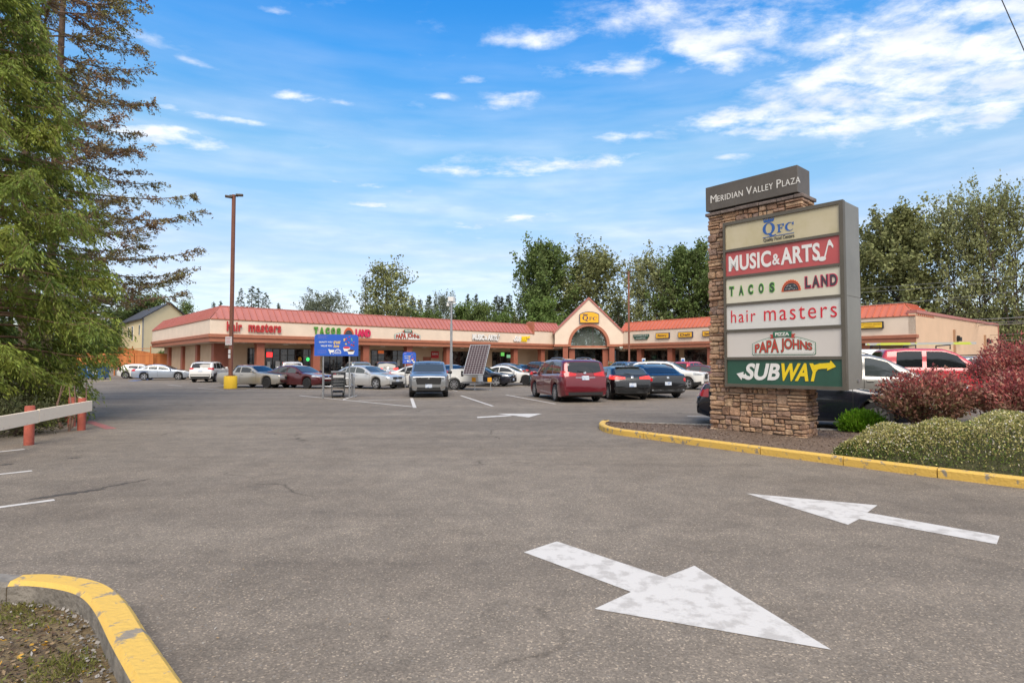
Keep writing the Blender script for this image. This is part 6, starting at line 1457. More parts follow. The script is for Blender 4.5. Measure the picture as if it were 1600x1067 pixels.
def broadleaf(seed, h, w, base=.15, nl=34, up=.9, leaf=.42, per=26, clumps=7, spread=.05, top_pow=.7, upw=.6, crownfn=None, trunks=1):
    """returns (trunk mesh data, crown mesh data): local origin at the ground"""
    rng = np.random.default_rng(seed); curves = []; C = []; Dr = []
    for tk in range(trunks):
        lean = rng.normal(size=2) * (.02 if trunks == 1 else .10) * h
        tp = [np.array([rng.normal() * .004 * h + lean[0] * t, rng.normal() * .004 * h + lean[1] * t, h * .95 * t]) for t in np.linspace(0, 1, 9)]
        tp[0][:2] = rng.normal(size=2) * (.0 if trunks == 1 else .02) * h
        curves.append((np.array(tp), np.linspace(.016 * h, .003 * h, 9) / sqrt(trunks)))
        tz_ = np.array([p[2] for p in tp]); txy = np.array([p[:2] for p in tp])
        for i in range(nl // trunks):
            t = base + (1 - base) * ((i + rng.random()) / (nl // trunks)) ** .95; z = t * h * .93
            o = np.array([np.interp(z, tz_, txy[:, 0]), np.interp(z, tz_, txy[:, 1]), z])
            u = (t - base) / (1 - base); prof = crownfn(u) if crownfn else (min(1, (u + .12) / .30) ** .6) * (1 - max(0, u - .3) / .7 * .85) 
            ln = w * .5 * prof * rng.uniform(.65, 1.12) + .03 * h; az = i * 2.4 + rng.normal() * .4
            el = up * (.45 + .55 * u) + rng.normal() * .12
            d = np.array([cos(az) * cos(el), sin(az) * cos(el), sin(el)]); k = 6; P = []
            L_ = ln / max(cos(el), .45)
            for s in np.linspace(0, 1, k): P.append(o + d * L_ * s + np.array([0, 0, upw * L_ * .22 * s * s]) + rng.normal(size=3) * .012 * L_ * s)
            P = np.array(P); curves.append((P, np.linspace(.0042 * h, .0008 * h, k) * (1.2 - .6 * u)))
            for c in range(clumps):
                s = rng.uniform(.30, 1.06); f = min(s, 1) * (k - 1); a_ = int(min(f, k - 2)); q = P[a_] + (P[a_ + 1] - P[a_]) * (f - a_)
                q = q + rng.normal(size=3) * spread * h * .55; nn = int(per * rng.uniform(.5, 1.4)); sp = spread * h * rng.uniform(.55, 1.0)
                dd = (d * .6 + np.array([0, 0, upw]) + rng.normal(size=3) * .3); dd /= np.linalg.norm(dd)
                pts = rng.normal(size=(nn, 3)) * sp * .42 + dd * (rng.normal(size=(nn, 1)) * sp * .75) + q
                C.append(pts); Dr.append(np.tile(dd, (nn, 1)) * .5 + rng.normal(size=(nn, 3)) * .75)
    C = np.concatenate(C); Dr = np.concatenate(Dr); L_ = leaf * rng.uniform(.6, 1.3, len(C))
    return tubes_np(curves), leaf_quads(C, Dr, L_, L_ * .62, rng)
def conifer(seed, h, w, base=.08, nb=90, droop=.35, leaf=.5, per=26, sparse=1.0, wob=.35):
    rng = np.random.default_rng(seed); curves = [(np.array([[rng.normal() * .003 * h, rng.normal() * .003 * h, h * t] for t in np.linspace(0, 1, 8)]), np.linspace(.014 * h, .001 * h, 8))]; C = []; Dr = []
    for i in range(nb):
        t = base + (1 - base) * (i + rng.random()) / nb; z = h * t; L_ = w * .5 * (1 - (t - base) / (1 - base)) ** .85 * rng.uniform(1 - wob, 1 + wob * .5) + .012 * h; az = i * 2.399 + rng.normal() * .3
        P = np.array([[cos(az) * L_ * s, sin(az) * L_ * s, z + L_ * (-droop * s + droop * .75 * s ** 2.5 + (.35 if t > .8 else .1) * s)] for s in np.linspace(0, 1, 5)])
        curves.append((P, np.linspace(.0022 * h, .0006 * h, 5))); nn = max(5, int(per * L_ / (w * .5) * sparse + 5))
        s = rng.uniform(.12, 1.05, nn) ** .8; f = np.minimum(s, 1) * 4; a = np.minimum(f.astype(int), 3); q = P[a] + (P[a + 1] - P[a]) * (f - a)[:, None]
        sd = np.array([-sin(az), cos(az), 0]); off = rng.normal(size=(nn, 1)) * L_ * .17 * (1.1 - .6 * s[:, None])
        C.append(q + sd * off + np.array([0, 0, -1]) * np.abs(rng.normal(size=(nn, 1))) * .02 * h + rng.normal(size=(nn, 3)) * .006 * h)
        Dr.append(np.tile(np.array([cos(az), sin(az), -.35]), (nn, 1)) + sd * np.sign(off) * .7 + rng.normal(size=(nn, 3)) * .35)
    C = np.concatenate(C); Dr = np.concatenate(Dr); L2_ = leaf * rng.uniform(.6, 1.3, len(C))
    return tubes_np(curves), leaf_quads(C, Dr, L2_, L2_ * .5, rng)
def tree_mesh(data, bark, leaf):
    (tv, tq), (lv, lq) = data
    return np_mesh('trunk_mesh', tv, tq, bark, parent='none', smooth=True), np_mesh('crown_mesh', lv, lq, leaf, parent='none')
LIB = {}
def lib(key, fn, bark, leaf):
    if key not in LIB: LIB[key] = (fn, {})
    raw = LIB[key]
    k2 = (bark.name, leaf.name)
    if 'raw' not in raw[1]: raw[1]['raw'] = fn()
    if k2 not in raw[1]: raw[1][k2] = tree_mesh(raw[1]['raw'], bark, leaf)
    if 'dim' not in raw[1]:
        V = raw[1]['raw'][1][0]; r = np.percentile(np.hypot(V[:, 0], V[:, 1]), 86); raw[1]['dim'] = (float(V[:, 2].max()), float(2 * r))
    return raw[1][k2]
def put_tree(meshes, loc, sx, sz, rot, label, group=None, name='broadleaf_tree', cat='tree'):
    t = thing(name, label, cat, loc, rot, group); t.scale = (sx, sx, sz)
    for nm, me in zip(('trunk', 'crown'), meshes):
        o = bpy.data.objects.new(nm, me); COL.objects.link(o); o.parent = t
    return t
cot_prof = lambda u: (min(1, (u + .16) / .36) ** .6) * (1 - (max(0, u - .42) / .58) ** 1.5 * .78)
BA = lambda: broadleaf(1, 20, 11, base=.06, nl=84, up=.80, leaf=.46, per=34, clumps=9, spread=.044, upw=.75, crownfn=cot_prof)
BB = lambda: broadleaf(2, 20, 12, base=.06, nl=86, up=.72, leaf=.42, per=27, clumps=8, spread=.044, upw=.8, crownfn=cot_prof, trunks=2)
BC = lambda: broadleaf(3, 20, 10, base=.14, nl=66, up=.75, leaf=.38, per=19, clumps=8, spread=.046, upw=.6, crownfn=cot_prof, trunks=3)
BR = lambda: broadleaf(4, 10, 9, base=.12, nl=40, up=.6, leaf=.36, per=34, clumps=8, spread=.075, upw=.25)
BS = lambda: broadleaf(5, 16, 8, base=.20, nl=40, up=.65, leaf=.36, per=26, clumps=7, spread=.055, upw=.3)
CA = lambda: conifer(6, 20, 7.5, nb=110, leaf=.55, per=34)
CB2 = lambda: conifer(7, 20, 9, nb=70, leaf=.55, per=26, sparse=.8, wob=.5)
CC = lambda: conifer(8, 20, 4.2, nb=90, leaf=.42, per=20, wob=.5)
OP = lambda: broadleaf(9, 12, 11, base=.12, nl=60, up=.80, leaf=.30, per=24, clumps=7, spread=.050, upw=.5, crownfn=lambda u: (min(1, (u + .1) / .2) ** .6) * (1 - .55 * u))
def tree_px(key, fn, bark, leaf, px, ytop, Y, wpx, h0, w0, rot, label, group='trees behind the plaza', name='broadleaf_tree', cat='tree'):
    p = at(px, ytop, Y); h = p.z; w = wpx / FPX * Y; m_ = lib(key, fn, bark, leaf); h0, w0 = LIB[key][1]['dim']
    return put_tree(m_, (p.x, Y, 0), w / w0, h / h0, rot, label, group, name, cat)
CW = 'cottonwoods behind the plaza'
tree_px('BA', BA, BARKB, LF_DARK, 850, 360, 122, 84, 20, 11, .3, 'dark green cottonwood at the gable, the western of the pair', CW, 'cottonwood')
tree_px('BB', BB, BARKB, LF_OLIVE, 912, 362, 126, 120, 20, 12, 1.2, 'olive cottonwood with spiky twigs rising straight behind the gable', CW, 'cottonwood')
tree_px('BR', BR, BARKB, LF_MID, 848, 455, 112, 66, 10, 9, .4, 'low green tree at the foot of the dark cottonwood by the gable', 'low trees behind the plaza')
tree_px('CA', CA, BARKB, LF_CON, 966, 470, 118, 52, 20, 7.5, .4, 'dark low conifer in the gap between two cottonwood groups', 'conifers behind the plaza', 'conifer')
tree_px('BB', BB, BARKB, LF_COT, 1022, 374, 122, 88, 20, 12, 2.2, 'pale olive airy cottonwood beside the brown lamp pole', CW, 'cottonwood')
tree_px('BA', BA, BARKB, LF_DARK, 1074, 366, 118, 90, 20, 11, 4.0, 'dense dark green cottonwood just before the stone pillar', CW, 'cottonwood')
tree_px('BA', BA, BARKB, LF_DARK, 1135, 372, 118, 90, 20, 11, 5.0, 'dark cottonwood mostly hidden by the pylon sign', CW, 'cottonwood')
tree_px('BB', BB, BARKB, LF_OLIVE, 1330, 345, 92, 90, 20, 12, .8, 'olive cottonwood half covered by the sign cabinet edge', CW, 'cottonwood')
tree_px('BA', BA, BARKB, LF_OLIVE, 1402, 306, 90, 112, 20, 11, 2.8, 'full olive cottonwood nearest the cabinet side, above the orange hip', CW, 'cottonwood')
tree_px('BC', BC, BARKB, LF_COT, 1478, 278, 86, 104, 20, 10, .5, 'airy cottonwood with bare stems above the peach wall', CW, 'cottonwood')
tree_px('BC', BC, BARKB, LF_COT, 1530, 270, 84, 100, 20, 10, 2.5, 'airy cottonwood with many stems past the end of the peach wall', CW, 'cottonwood')
tree_px('BC', BC, BARKB, LF_OLIVE, 1584, 264, 82, 104, 20, 10, 4.1, 'tallest open cottonwood above the tall red bush', CW, 'cottonwood')
tree_px('BC', BC, BARKB, LF_COT, 1650, 270, 82, 104, 20, 10, 5.6, 'open cottonwood cut by the picture edge above the tall red bush', CW, 'cottonwood')
for k, (px, yt, w, lf, lb) in enumerate(((1395, 470, 80, LF_DARK, 'low dark tree behind the orange roof hip'), (1448, 474, 80, LF_CON, 'low dark tree behind the middle of the peach wall'), (1505, 476, 84, LF_DARK, 'low dark tree behind the far end of the peach wall'), (1560, 470, 90, LF_MID, 'low green tree under the cables past the peach wall'), (1620, 468, 90, LF_DARK, 'low dark tree at the picture edge above the tall red bush'))):
    tree_px('BR', BR, BARKB, lf, px, yt, 96 - k * 2, w, 10, 9, k * 1.3, lb, 'low trees behind the plaza')
# the broken skyline over the street wing
tree_px('BS', BS, BARKB, LF_OLIVE, 607, 400, 112, 80, 16, 8, .2, 'tall loose broadleaf tree standing alone above the roof', 'broadleaf trees behind the plaza')
tree_px('CC', CC, BARKP, LF_CON, 571, 428, 118, 30, 20, 4.2, .5, 'thin dark spire conifer beside the tall loose broadleaf tree', 'conifers behind the plaza', 'conifer')
tree_px('OP', OP, BARKB, LF_BLUE, 513, 448, 105, 76, 12, 11, 1.0, 'grey green open tree with fine upright twigs above the taco sign', 'broadleaf trees behind the plaza')
tree_px('OP', OP, BARKB, LF_BLUE, 490, 462, 108, 44, 12, 11, 2.0, 'smaller grey green open tree beside its taller twin', 'broadleaf trees behind the plaza')
for px, yt, w, lb in ((377, 450, 24, 'dark conifer nearest the tall lamp pole above the roof'), (394, 447, 30, 'tallest dark conifer of the clump right of the lamp pole'), (404, 450, 28, 'dark conifer in the middle of the clump beside the lamp pole'), (416, 457, 24, 'dark conifer on the outer side of the clump by the lamp pole')):
    tree_px('CB', CB2, BARKB, LF_CON, px, yt, 130, w * 1.9, 20, 9, px, lb, 'conifers behind the plaza', 'conifer')
for px, yt, lb in ((435, 473, 'small conifer tip alone above the roof past the clump'), (334, 471, 'small conifer tip above the roof hip'), (345, 470, 'small conifer tip beside the lamp pole'), (441, 482, 'tiny conifer tip beside the small lone tip')):
    tree_px('CA', CA, BARKB, LF_CON, px, yt, 140, 24, 20, 7.5, px, lb, 'conifers behind the plaza', 'conifer')
wood = [(540, 482, 34, 'BR', LF_MID, 'low green tree before the thin spire conifer'), (585, 470, 40, 'BR', LF_DARK, 'dark low tree at the foot of the tall loose broadleaf'), (628, 466, 44, 'BR', LF_DARK, 'dark green tree behind the badge sign'), (652, 478, 44, 'BR', LF_MID, 'mid green rounded tree left of the camera mast'), (676, 476, 40, 'BR', LF_DARK, 'deep green tree just before the camera mast'), (692, 450, 40, 'OP', LF_BLUE, 'grey green tree with a rounded airy top above the camera mast'), (724, 464, 44, 'BR', LF_MID, 'green tree just past the camera mast'), (722, 482, 42, 'BR', LF_LIME, 'bright lime green tree under the roof line past the mast'), (752, 462, 46, 'BR', LF_DARK, 'dark green dense tree over the music store sign'), (780, 480, 46, 'BR', LF_MID, 'mid green tree over the sandwich shop sign'), (806, 490, 34, 'BR', LF_OLIVE, 'olive low tree near the roof step'), (826, 492, 40, 'BR', LF_MID, 'green low tree beside the roof step')]
for k, (px, yt, w, key, lf, lb) in enumerate(wood):
    fn, h0, w0 = (BR, 10, 9) if key == 'BR' else (OP, 12, 11)
    tree_px(key, fn, BARKB, lf, px, yt, 112 + (k % 4) * 4, w * 1.15, h0, w0, k * .9, lb, 'low trees behind the plaza')
for px, yt, w, lb in ((645, 463, 20, 'dark conifer above the badge sign, before the rounded trees'), (657, 467, 14, 'slim dark conifer beside a larger one above the badge sign'), (671, 461, 20, 'pointed dark conifer just left of the camera mast'), (680, 468, 14, 'slim conifer tip touching the camera mast'), (731, 459, 14, 'conifer tip between two round trees past the mast'), (744, 459, 14, 'conifer tip over the dense dark tree'), (776, 461, 22, 'dark conifer of the pair over the music store sign'), (784, 463, 20, 'shorter dark conifer of the pair over the music store sign'), (795, 459, 22, 'tall dark conifer before the gap at the dark cottonwood'), (811, 469, 20, 'slim conifer in the gap at the dark cottonwood')):
    tree_px('CA', CA, BARKB, LF_CON, px, yt, 136, w * 1.9, 20, 7.5, px, lb, 'conifers behind the plaza', 'conifer')
# behind the house and the cedar
for k, (px, yt, w, lb) in enumerate(((-60, 380, 110, 'dark conifer far behind the cedar at the picture edge'), (20, 400, 110, 'dark conifer behind the cedar, lower part hidden'), (95, 420, 100, 'dark conifer glimpsed through the cedar crown'), (150, 430, 90, 'dark conifer between the cedar and the blue-grey house'))):
    tree_px('CA', CA, BARKB, LF_CON, px, yt, 90 + k * 6, w, 20, 7.5, k, lb, 'conifers behind the plaza', 'conifer')
for k, (px, yt, w) in enumerate(((-40, 500, 120), (40, 505, 120), (110, 515, 100))):
    tree_px('BR', BR, BARKB, LF_DARK, px, yt, 74 + k, w, 10, 9, k, ['dark low tree behind the cedar at the picture edge', 'dark low tree behind the middle of the cedar', 'dark low tree behind the dumpster'][k], 'low trees behind the plaza')
tree_px('CA', CA, BARKB, LF_CON, 205, 455, 118, 70, 20, 7.5, .4, 'dark conifer between the cedar and the yellow house', 'conifers behind the plaza', 'conifer')
tree_px('BR', BR, BARKB, LF_DARK, 190, 470, 116, 60, 10, 9, .6, 'dark tree behind the blue-grey house', 'low trees behind the plaza')
tree_px('BR', BR, BARKB, LF_DARK, 236, 448, 124, 62, 10, 9, 1.4, 'dark green tree rising over the yellow house roof', 'low trees behind the plaza')
tree_px('BS', BS, BARKB, LF_DARK, 287, 463, 128, 40, 16, 8, 2.0, 'small dark tree at the gable end of the yellow house', 'low trees behind the plaza')
tree_px('BR', BR, BARKB, LF_DARK, 255, 545, 80, 22, 10, 9, .8, 'dark shrub between the fence and the yellow house', 'low trees behind the plaza')
# a row across the street behind the viewpoint (it shows in the arch window and in car glass)
for k, (x, y, lf) in enumerate(((-26, -38, LF_MID), (-12, -42, LF_DARK), (0, -40, LF_MID), (13, -44, LF_DARK), (27, -40, LF_MID))):
    put_tree(lib('BA', BA, BARKB, lf), (x, y, 0), 1.25, 1.25, k * 1.1, ['broad green tree across the street, first of the row', 'dark tree across the street, second of the row', 'green tree across the street, middle of the row', 'dark tree across the street, fourth of the row', 'broad green tree across the street, last of the row'][k], 'trees across the street')

# ------------------------------------------------------------------ the near cedar at the left
def make_cedar():
    rng = np.random.default_rng(21); H_ = 15.0
    curves = [(np.array([[.1 * sin(t * 5), .08 * cos(t * 4), H_ * t] for t in np.linspace(0, 1, 10)]), np.linspace(.30, .02, 10))]; C = []; Dr = []; LL = []
    nb = 300
    for i in range(nb):
        t = .02 + .97 * ((i + rng.random()) / nb) ** 1.25; z = H_ * t
        Rm = 4.55 * (1 - t) ** .80 * (1 - .50 * max(0, .22 - t) / .22)
        L_ = Rm * rng.uniform(.70, 1.08); az = i * 2.399 + rng.normal() * .4
        if sin(az) > .55 and t > .1: L_ *= .8
        d = np.array([cos(az), sin(az), 0]); sd = np.array([-sin(az), cos(az), 0])
        s_ = np.linspace(0, 1, 8); P = np.stack([d[0] * L_ * s_ + sd[0] * .1 * np.sin(s_ * 4), d[1] * L_ * s_ + sd[1] * .1 * np.sin(s_ * 4), z + L_ * (.22 * s_ - .52 * s_ ** 2 + .26 * s_ ** 4)], 1)
        P[:, 2] = np.maximum(P[:, 2], .25 + .1 * rng.random())
        curves.append((P, np.linspace(.035, .006, 8) * (.5 + L_ / 5)))
        ns = int(10 + L_ * 8.0)
        for k in range(ns):                      # side sprays hanging from the branch
            s = rng.uniform(.25, 1.04) ** .8; f = min(s, 1) * 7; a = int(min(f, 6)); q = P[a] + (P[a + 1] - P[a]) * (f - a); sg = rng.choice((-1, 1))
            fl = rng.uniform(.35, .80); dd = d * rng.uniform(.25, .8) + sd * sg * rng.uniform(.1, .9) + np.array([0, 0, -rng.uniform(.15, .75)]); dd /= np.linalg.norm(dd)
            nn = int(17 + fl * 26); u = rng.random(nn); pl = np.cross(dd, np.array([0, 0, 1.]) + rng.normal(size=3) * .5); pl /= np.linalg.norm(pl)
            wv = rng.normal(size=nn) * .085 * (1.15 - .6 * u)
            pts = q + dd * (u * fl)[:, None] + pl * wv[:, None] + np.array([0, 0, -1]) * (u ** 2 * fl * .35)[:, None] + rng.normal(size=(nn, 3)) * .022
            C.append(pts); Dr.append(dd + pl * np.sign(wv)[:, None] * .5 + np.array([0, 0, -.5]) + rng.normal(size=(nn, 3)) * .22); LL.append(np.full(nn, .125) * rng.uniform(.6, 1.3, nn))
            if k % 4 == 0: curves.append((np.array([q, q + dd * fl * .5, q + dd * fl * .9 + np.array([0, 0, -.1])]), np.array([.008, .005, .002])))
    C = np.concatenate(C); Dr = np.concatenate(Dr); LL = np.concatenate(LL)
    ok = np.hypot(C[:, 0], C[:, 1]) < np.where(C[:, 2] < 1.9, 2.75 + np.maximum(C[:, 2] - .2, 0) * .85 + rng.normal(size=len(C)) * .10, 9); C, Dr, LL = C[ok], Dr[ok], LL[ok]
    curves = [c for c in curves if not (c[0][-1, 2] < 1.7 and np.hypot(c[0][-1, 0], c[0][-1, 1]) > 3.0)]
    return tubes_np(curves, 5), leaf_quads(C, Dr, LL, LL * .25, rng)
ced = make_cedar()
LF_CED = mat('cedar_spray', (.170, .228, .045), .6, spec=.3, col2=(.30, .335, .06), vs=.9, thr=(.38, .62), island=.4, trans=.38)
put_tree(tree_mesh(ced, mat('cedar_bark', (.24, .15, .10), .95, var=.3, vs=5), LF_CED), (-14.4, 14.9, 0), 1.0, 1.0, 1.0, 'large drooping green cedar over the low guard rail', None, 'cedar_tree')

# brown-tinged spruce behind it
def make_spruce():
    rng = np.random.default_rng(33); H_ = 27.0; curves = []; C = []; Dr = []; LL = []
    for ox in (-.32, .32):
        curves.append((np.array([[ox * (1 + 1.2 * t), .2 * ox, H_ * t] for t in np.linspace(0, 1, 10)]), np.linspace(.20, .04, 10)))
    nb = 170
    for i in range(nb):
        t = .155 + .80 * (i + rng.random()) / nb; z = H_ * t
        L_ = 6.5 * (1 - t) ** .55 * rng.uniform(.62, 1.05); az = i * 2.399 + rng.normal() * .35
        d = np.array([cos(az), sin(az), 0]); sd = np.array([-sin(az), cos(az), 0]); s_ = np.linspace(0, 1, 9)
        dr = rng.uniform(.16, .40); wig = rng.uniform(-.5, .5)
        P = np.stack([d[0] * L_ * s_ + sd[0] * wig * s_ ** 2, d[1] * L_ * s_ + sd[1] * wig * s_ ** 2, z + L_ * (.10 * s_ - dr * s_ ** 1.3 + (dr * .95) * s_ ** 3)], 1)
        curves.append((P, np.linspace(.042, .006, 9) * (.45 + L_ / 7)))
        nt_ = int(10 + L_ * 7.0)
        for k in range(nt_):                      # twigs on both sides, tight tufts along each
            s = rng.uniform(.16, 1.0) ** .85; f = s * 8; a = int(min(f, 7)); q = P[a] + (P[a + 1] - P[a]) * (f - a); sg = rng.choice((-1, 1)); tl = rng.uniform(.25, 1.05) * (1.25 - .7 * s)
            dd = d * rng.uniform(.35, .9) + sd * sg * rng.uniform(.3, .9) + np.array([0, 0, rng.uniform(-.75, .25)]); dd /= np.linalg.norm(dd)
            curves.append((np.array([q, q + dd * tl * .5 + np.array([0, 0, -.03]), q + dd * tl]), np.array([.011, .008, .004])))
            nn = int(9 + tl * 21); u = rng.uniform(.1, 1.05, nn)
            C.append(q + dd * (u * tl)[:, None] + rng.normal(size=(nn, 3)) * .055); Dr.append(dd * .8 + rng.normal(size=(nn, 3)) * .7 + np.array([0, 0, .1])); LL.append(.125 * rng.uniform(.6, 1.35, nn))
        nn = int(7 * L_); s = rng.uniform(.3, 1.0, nn); f = s * 8; a = np.minimum(f.astype(int), 7); q = P[a] + (P[a + 1] - P[a]) * (f - a)[:, None]
        C.append(q + rng.normal(size=(nn, 3)) * .05); Dr.append(d + rng.normal(size=(nn, 3)) * .7); LL.append(.12 * rng.uniform(.6, 1.3, nn))
    C = np.concatenate(C); Dr = np.concatenate(Dr); LL = np.concatenate(LL)
    return tubes_np(curves, 5), leaf_quads(C, Dr, LL, LL * .38, rng)
LF_SPR = mat('spruce_needles_brown', (.20, .20, .075), .7, spec=.2, col2=(.31, .19, .12), vs=.55, thr=(.40, .60), island=.35, trans=.2, detail=6)
put_tree(tree_mesh(make_spruce(), mat('spruce_bark', (.17, .115, .085), .95, var=.3, vs=5), LF_SPR), (-18.6, 22.2, 0), 1.0, 1.0, .35, 'tall twin-trunked spruce with browned drooping branches behind the cedar', None, 'spruce_tree')
# dark undergrowth and a thin dead stem under the cedar
def bush(seed, rx, ry, rz, n, leaf, wide=.5, shell=.55, zc=None, stems=26, flat_top=0.0, dirup=.3, lump=.18, vase=0):
    rng = np.random.default_rng(seed); d = rng.normal(size=(n, 3)); d /= np.linalg.norm(d, axis=1, keepdims=True); d[:, 2] = np.abs(d[:, 2]) * np.where(rng.random(n) < .8, 1, -.6)
    r = rng.uniform(shell ** 2, 1, n) ** .5; ph = rng.uniform(0, 6.28, 6)
    az_ = np.arctan2(d[:, 1], d[:, 0]); lmp = 1 + lump * (np.sin(az_ * 3 + ph[0]) * .5 + np.sin(az_ * 5 + d[:, 2] * 5 + ph[1]) * .5 + np.sin(az_ * 9 + d[:, 2] * 8 + ph[2]) * .4)
    C = d * (r * lmp)[:, None] * np.array([rx, ry, rz]); C += rng.normal(size=(n, 3)) * .02; zc = rz * .5 if zc is None else zc
    C[:, 2] += zc; C[:, 2] = np.maximum(C[:, 2], .02)
    if vase: C[:, :2] *= (1 - vase * np.clip(1 - C[:, 2] / (zc + .10), 0, 1))[:, None]
    V, Q = leaf_quads(C, d * .8 + rng.normal(size=(n, 3)) * .6 + np.array([0, 0, dirup]), leaf * rng.uniform(.6, 1.3, n), leaf * wide * rng.uniform(.7, 1.2, n), rng)
    cs = []
    for i in range(stems):
        k = rng.integers(n); e = C[k]; b = np.array([e[0] * .12, e[1] * .12, 0]); m = (b + e) / 2 + np.array([0, 0, .1]) + rng.normal(size=3) * .05
        cs.append((np.array([b, m, e]), np.array([.018, .011, .004]) * (rz + .3)))
    return tubes_np(cs, 5), (V, Q)
def put_bush(data, loc, rot, label, name, cat, leaf, stem, group=None, mi=None, mats=None):
    t = thing(name, label, cat, loc, rot, group); (tv, tq), (lv, lq) = data
    o = np_mesh('stems', tv, tq, stem, parent=t); 
    if mats is None: np_mesh('foliage', lv, lq, leaf, parent=t)
    else: np_mesh('foliage', lv, lq, mats, mi=mi, parent=t)
    return t
STEM = mat('shrub_stem', (.12, .085, .06), .9)
for k, (x, y, rx, rz, lb) in enumerate(((-11.1, 12.9, .9, .55, 'dark scrubby shrub under the guard rail planks'), (-12.6, 14.6, 1.4, .9, 'dark scrub beneath the cedar behind the rail corner'), (-11.6, 11.4, 1.3, .7, 'dark scrub behind the nearest rail plank'))):
    put_bush(bush(50 + k, rx, rx, rz, 5200, .075, .35, .2, lump=.3), (x, y, 0), k, lb, 'shrub', 'shrub', leafmat('scrub_leaf_%s' % 'abc'[k], (.055, .065, .025), (.10, .10, .04), .4, .15, 2.0), STEM, 'scrub below the cedar')
t = thing('dead_sapling', 'thin bare reddish saplings leaning behind the rail corner', 'sapling', (-11.0, 14.2, 0))
cs = []; rng = np.random.default_rng(3)
for k in range(5):
    b = np.array([rng.normal() * .25, rng.normal() * .25, 0]); cs.append((np.array([b, b + [rng.normal() * .1, 0, .5], b + [rng.normal() * .2, .1, 1.05]]), np.array([.03, .022, .008])))
v_, q_ = tubes_np(cs, 6); np_mesh('stems', v_, q_, mat('sapling_red_bark', (.20, .12, .09), .9, var=.3, vs=6), parent=t)
for o in t.children: o['label'] = 'bare thin stems'

# ------------------------------------------------------------------ island planting
def redmats():
    return [leafmat('photinia_red', (.38, .085, .085), (.46, .15, .13), .4, .3, 2), leafmat('photinia_bronze', (.21, .095, .07), (.30, .15, .105), .4, .25, 2), leafmat('photinia_green', (.17, .15, .07), (.22, .19, .09), .4, .25, 2), leafmat('photinia_pale', (.50, .32, .24), (.46, .27, .20), .3, .3, 2)]
RM = redmats()
def red_bush(seed, loc, rx, ry, rz, n, redness, label, zc=None):
    data = bush(seed, rx, ry, rz, int(n * 1.5), .085, .46, .45, zc=zc, stems=70, lump=.20, dirup=.5, vase=.72); rng = np.random.default_rng(seed + 9); V = data[1][0].reshape(-1, 4, 3)
    up_ = V[:, :, 2].mean(1); f = np.clip((up_ - (zc or rz * .5) * .6) / (rz), 0, 1.2) + rng.normal(size=len(V)) * .22
    mi = np.where(f > redness, 0, np.where(f > redness - .45, 1, np.where(rng.random(len(V)) < .5, 1, 2))); mi = np.where(rng.random(len(V)) < .17, 3, mi)
    put_bush(data, loc, 0, label, 'photinia_bush', 'bush', None, STEM, 'red-leaved bushes on the island', mi=mi, mats=RM)
p = at(1440, 625, 11.9); red_bush(71, (p.x + .16, 11.9, .08), 1.02, .75, .70, 6000, .95, 'bronze-red bush spreading before the dark sedan front wheel', .66)
p = at(1555, 610, 11.6); red_bush(72, (p.x + .55, 11.3, .1), 1.15, .85, .80, 8000, .66, 'broad red-topped bush behind the flowering ground cover', .56)
p = at(1580, 560, 13.6); red_bush(73, (p.x + 1.15, 14.4, .1), 1.35, .95, 1.0, 8500, .50, 'taller bright red bush rising behind the broad red-topped one', 1.12)
p = gp(1358, 676, .1)
put_bush(bush(81, .50, .42, .36, 5200, .085, .30, .35, zc=.10, dirup=1.3, lump=.14), (p.x, p.y + .25, .12), 0, 'small bright green shrub beside the stone pillar', 'green_shrub', 'shrub', leafmat('shrub_bright_green', (.12, .26, .012), (.19, .36, .02), .3, .35, 3), STEM)
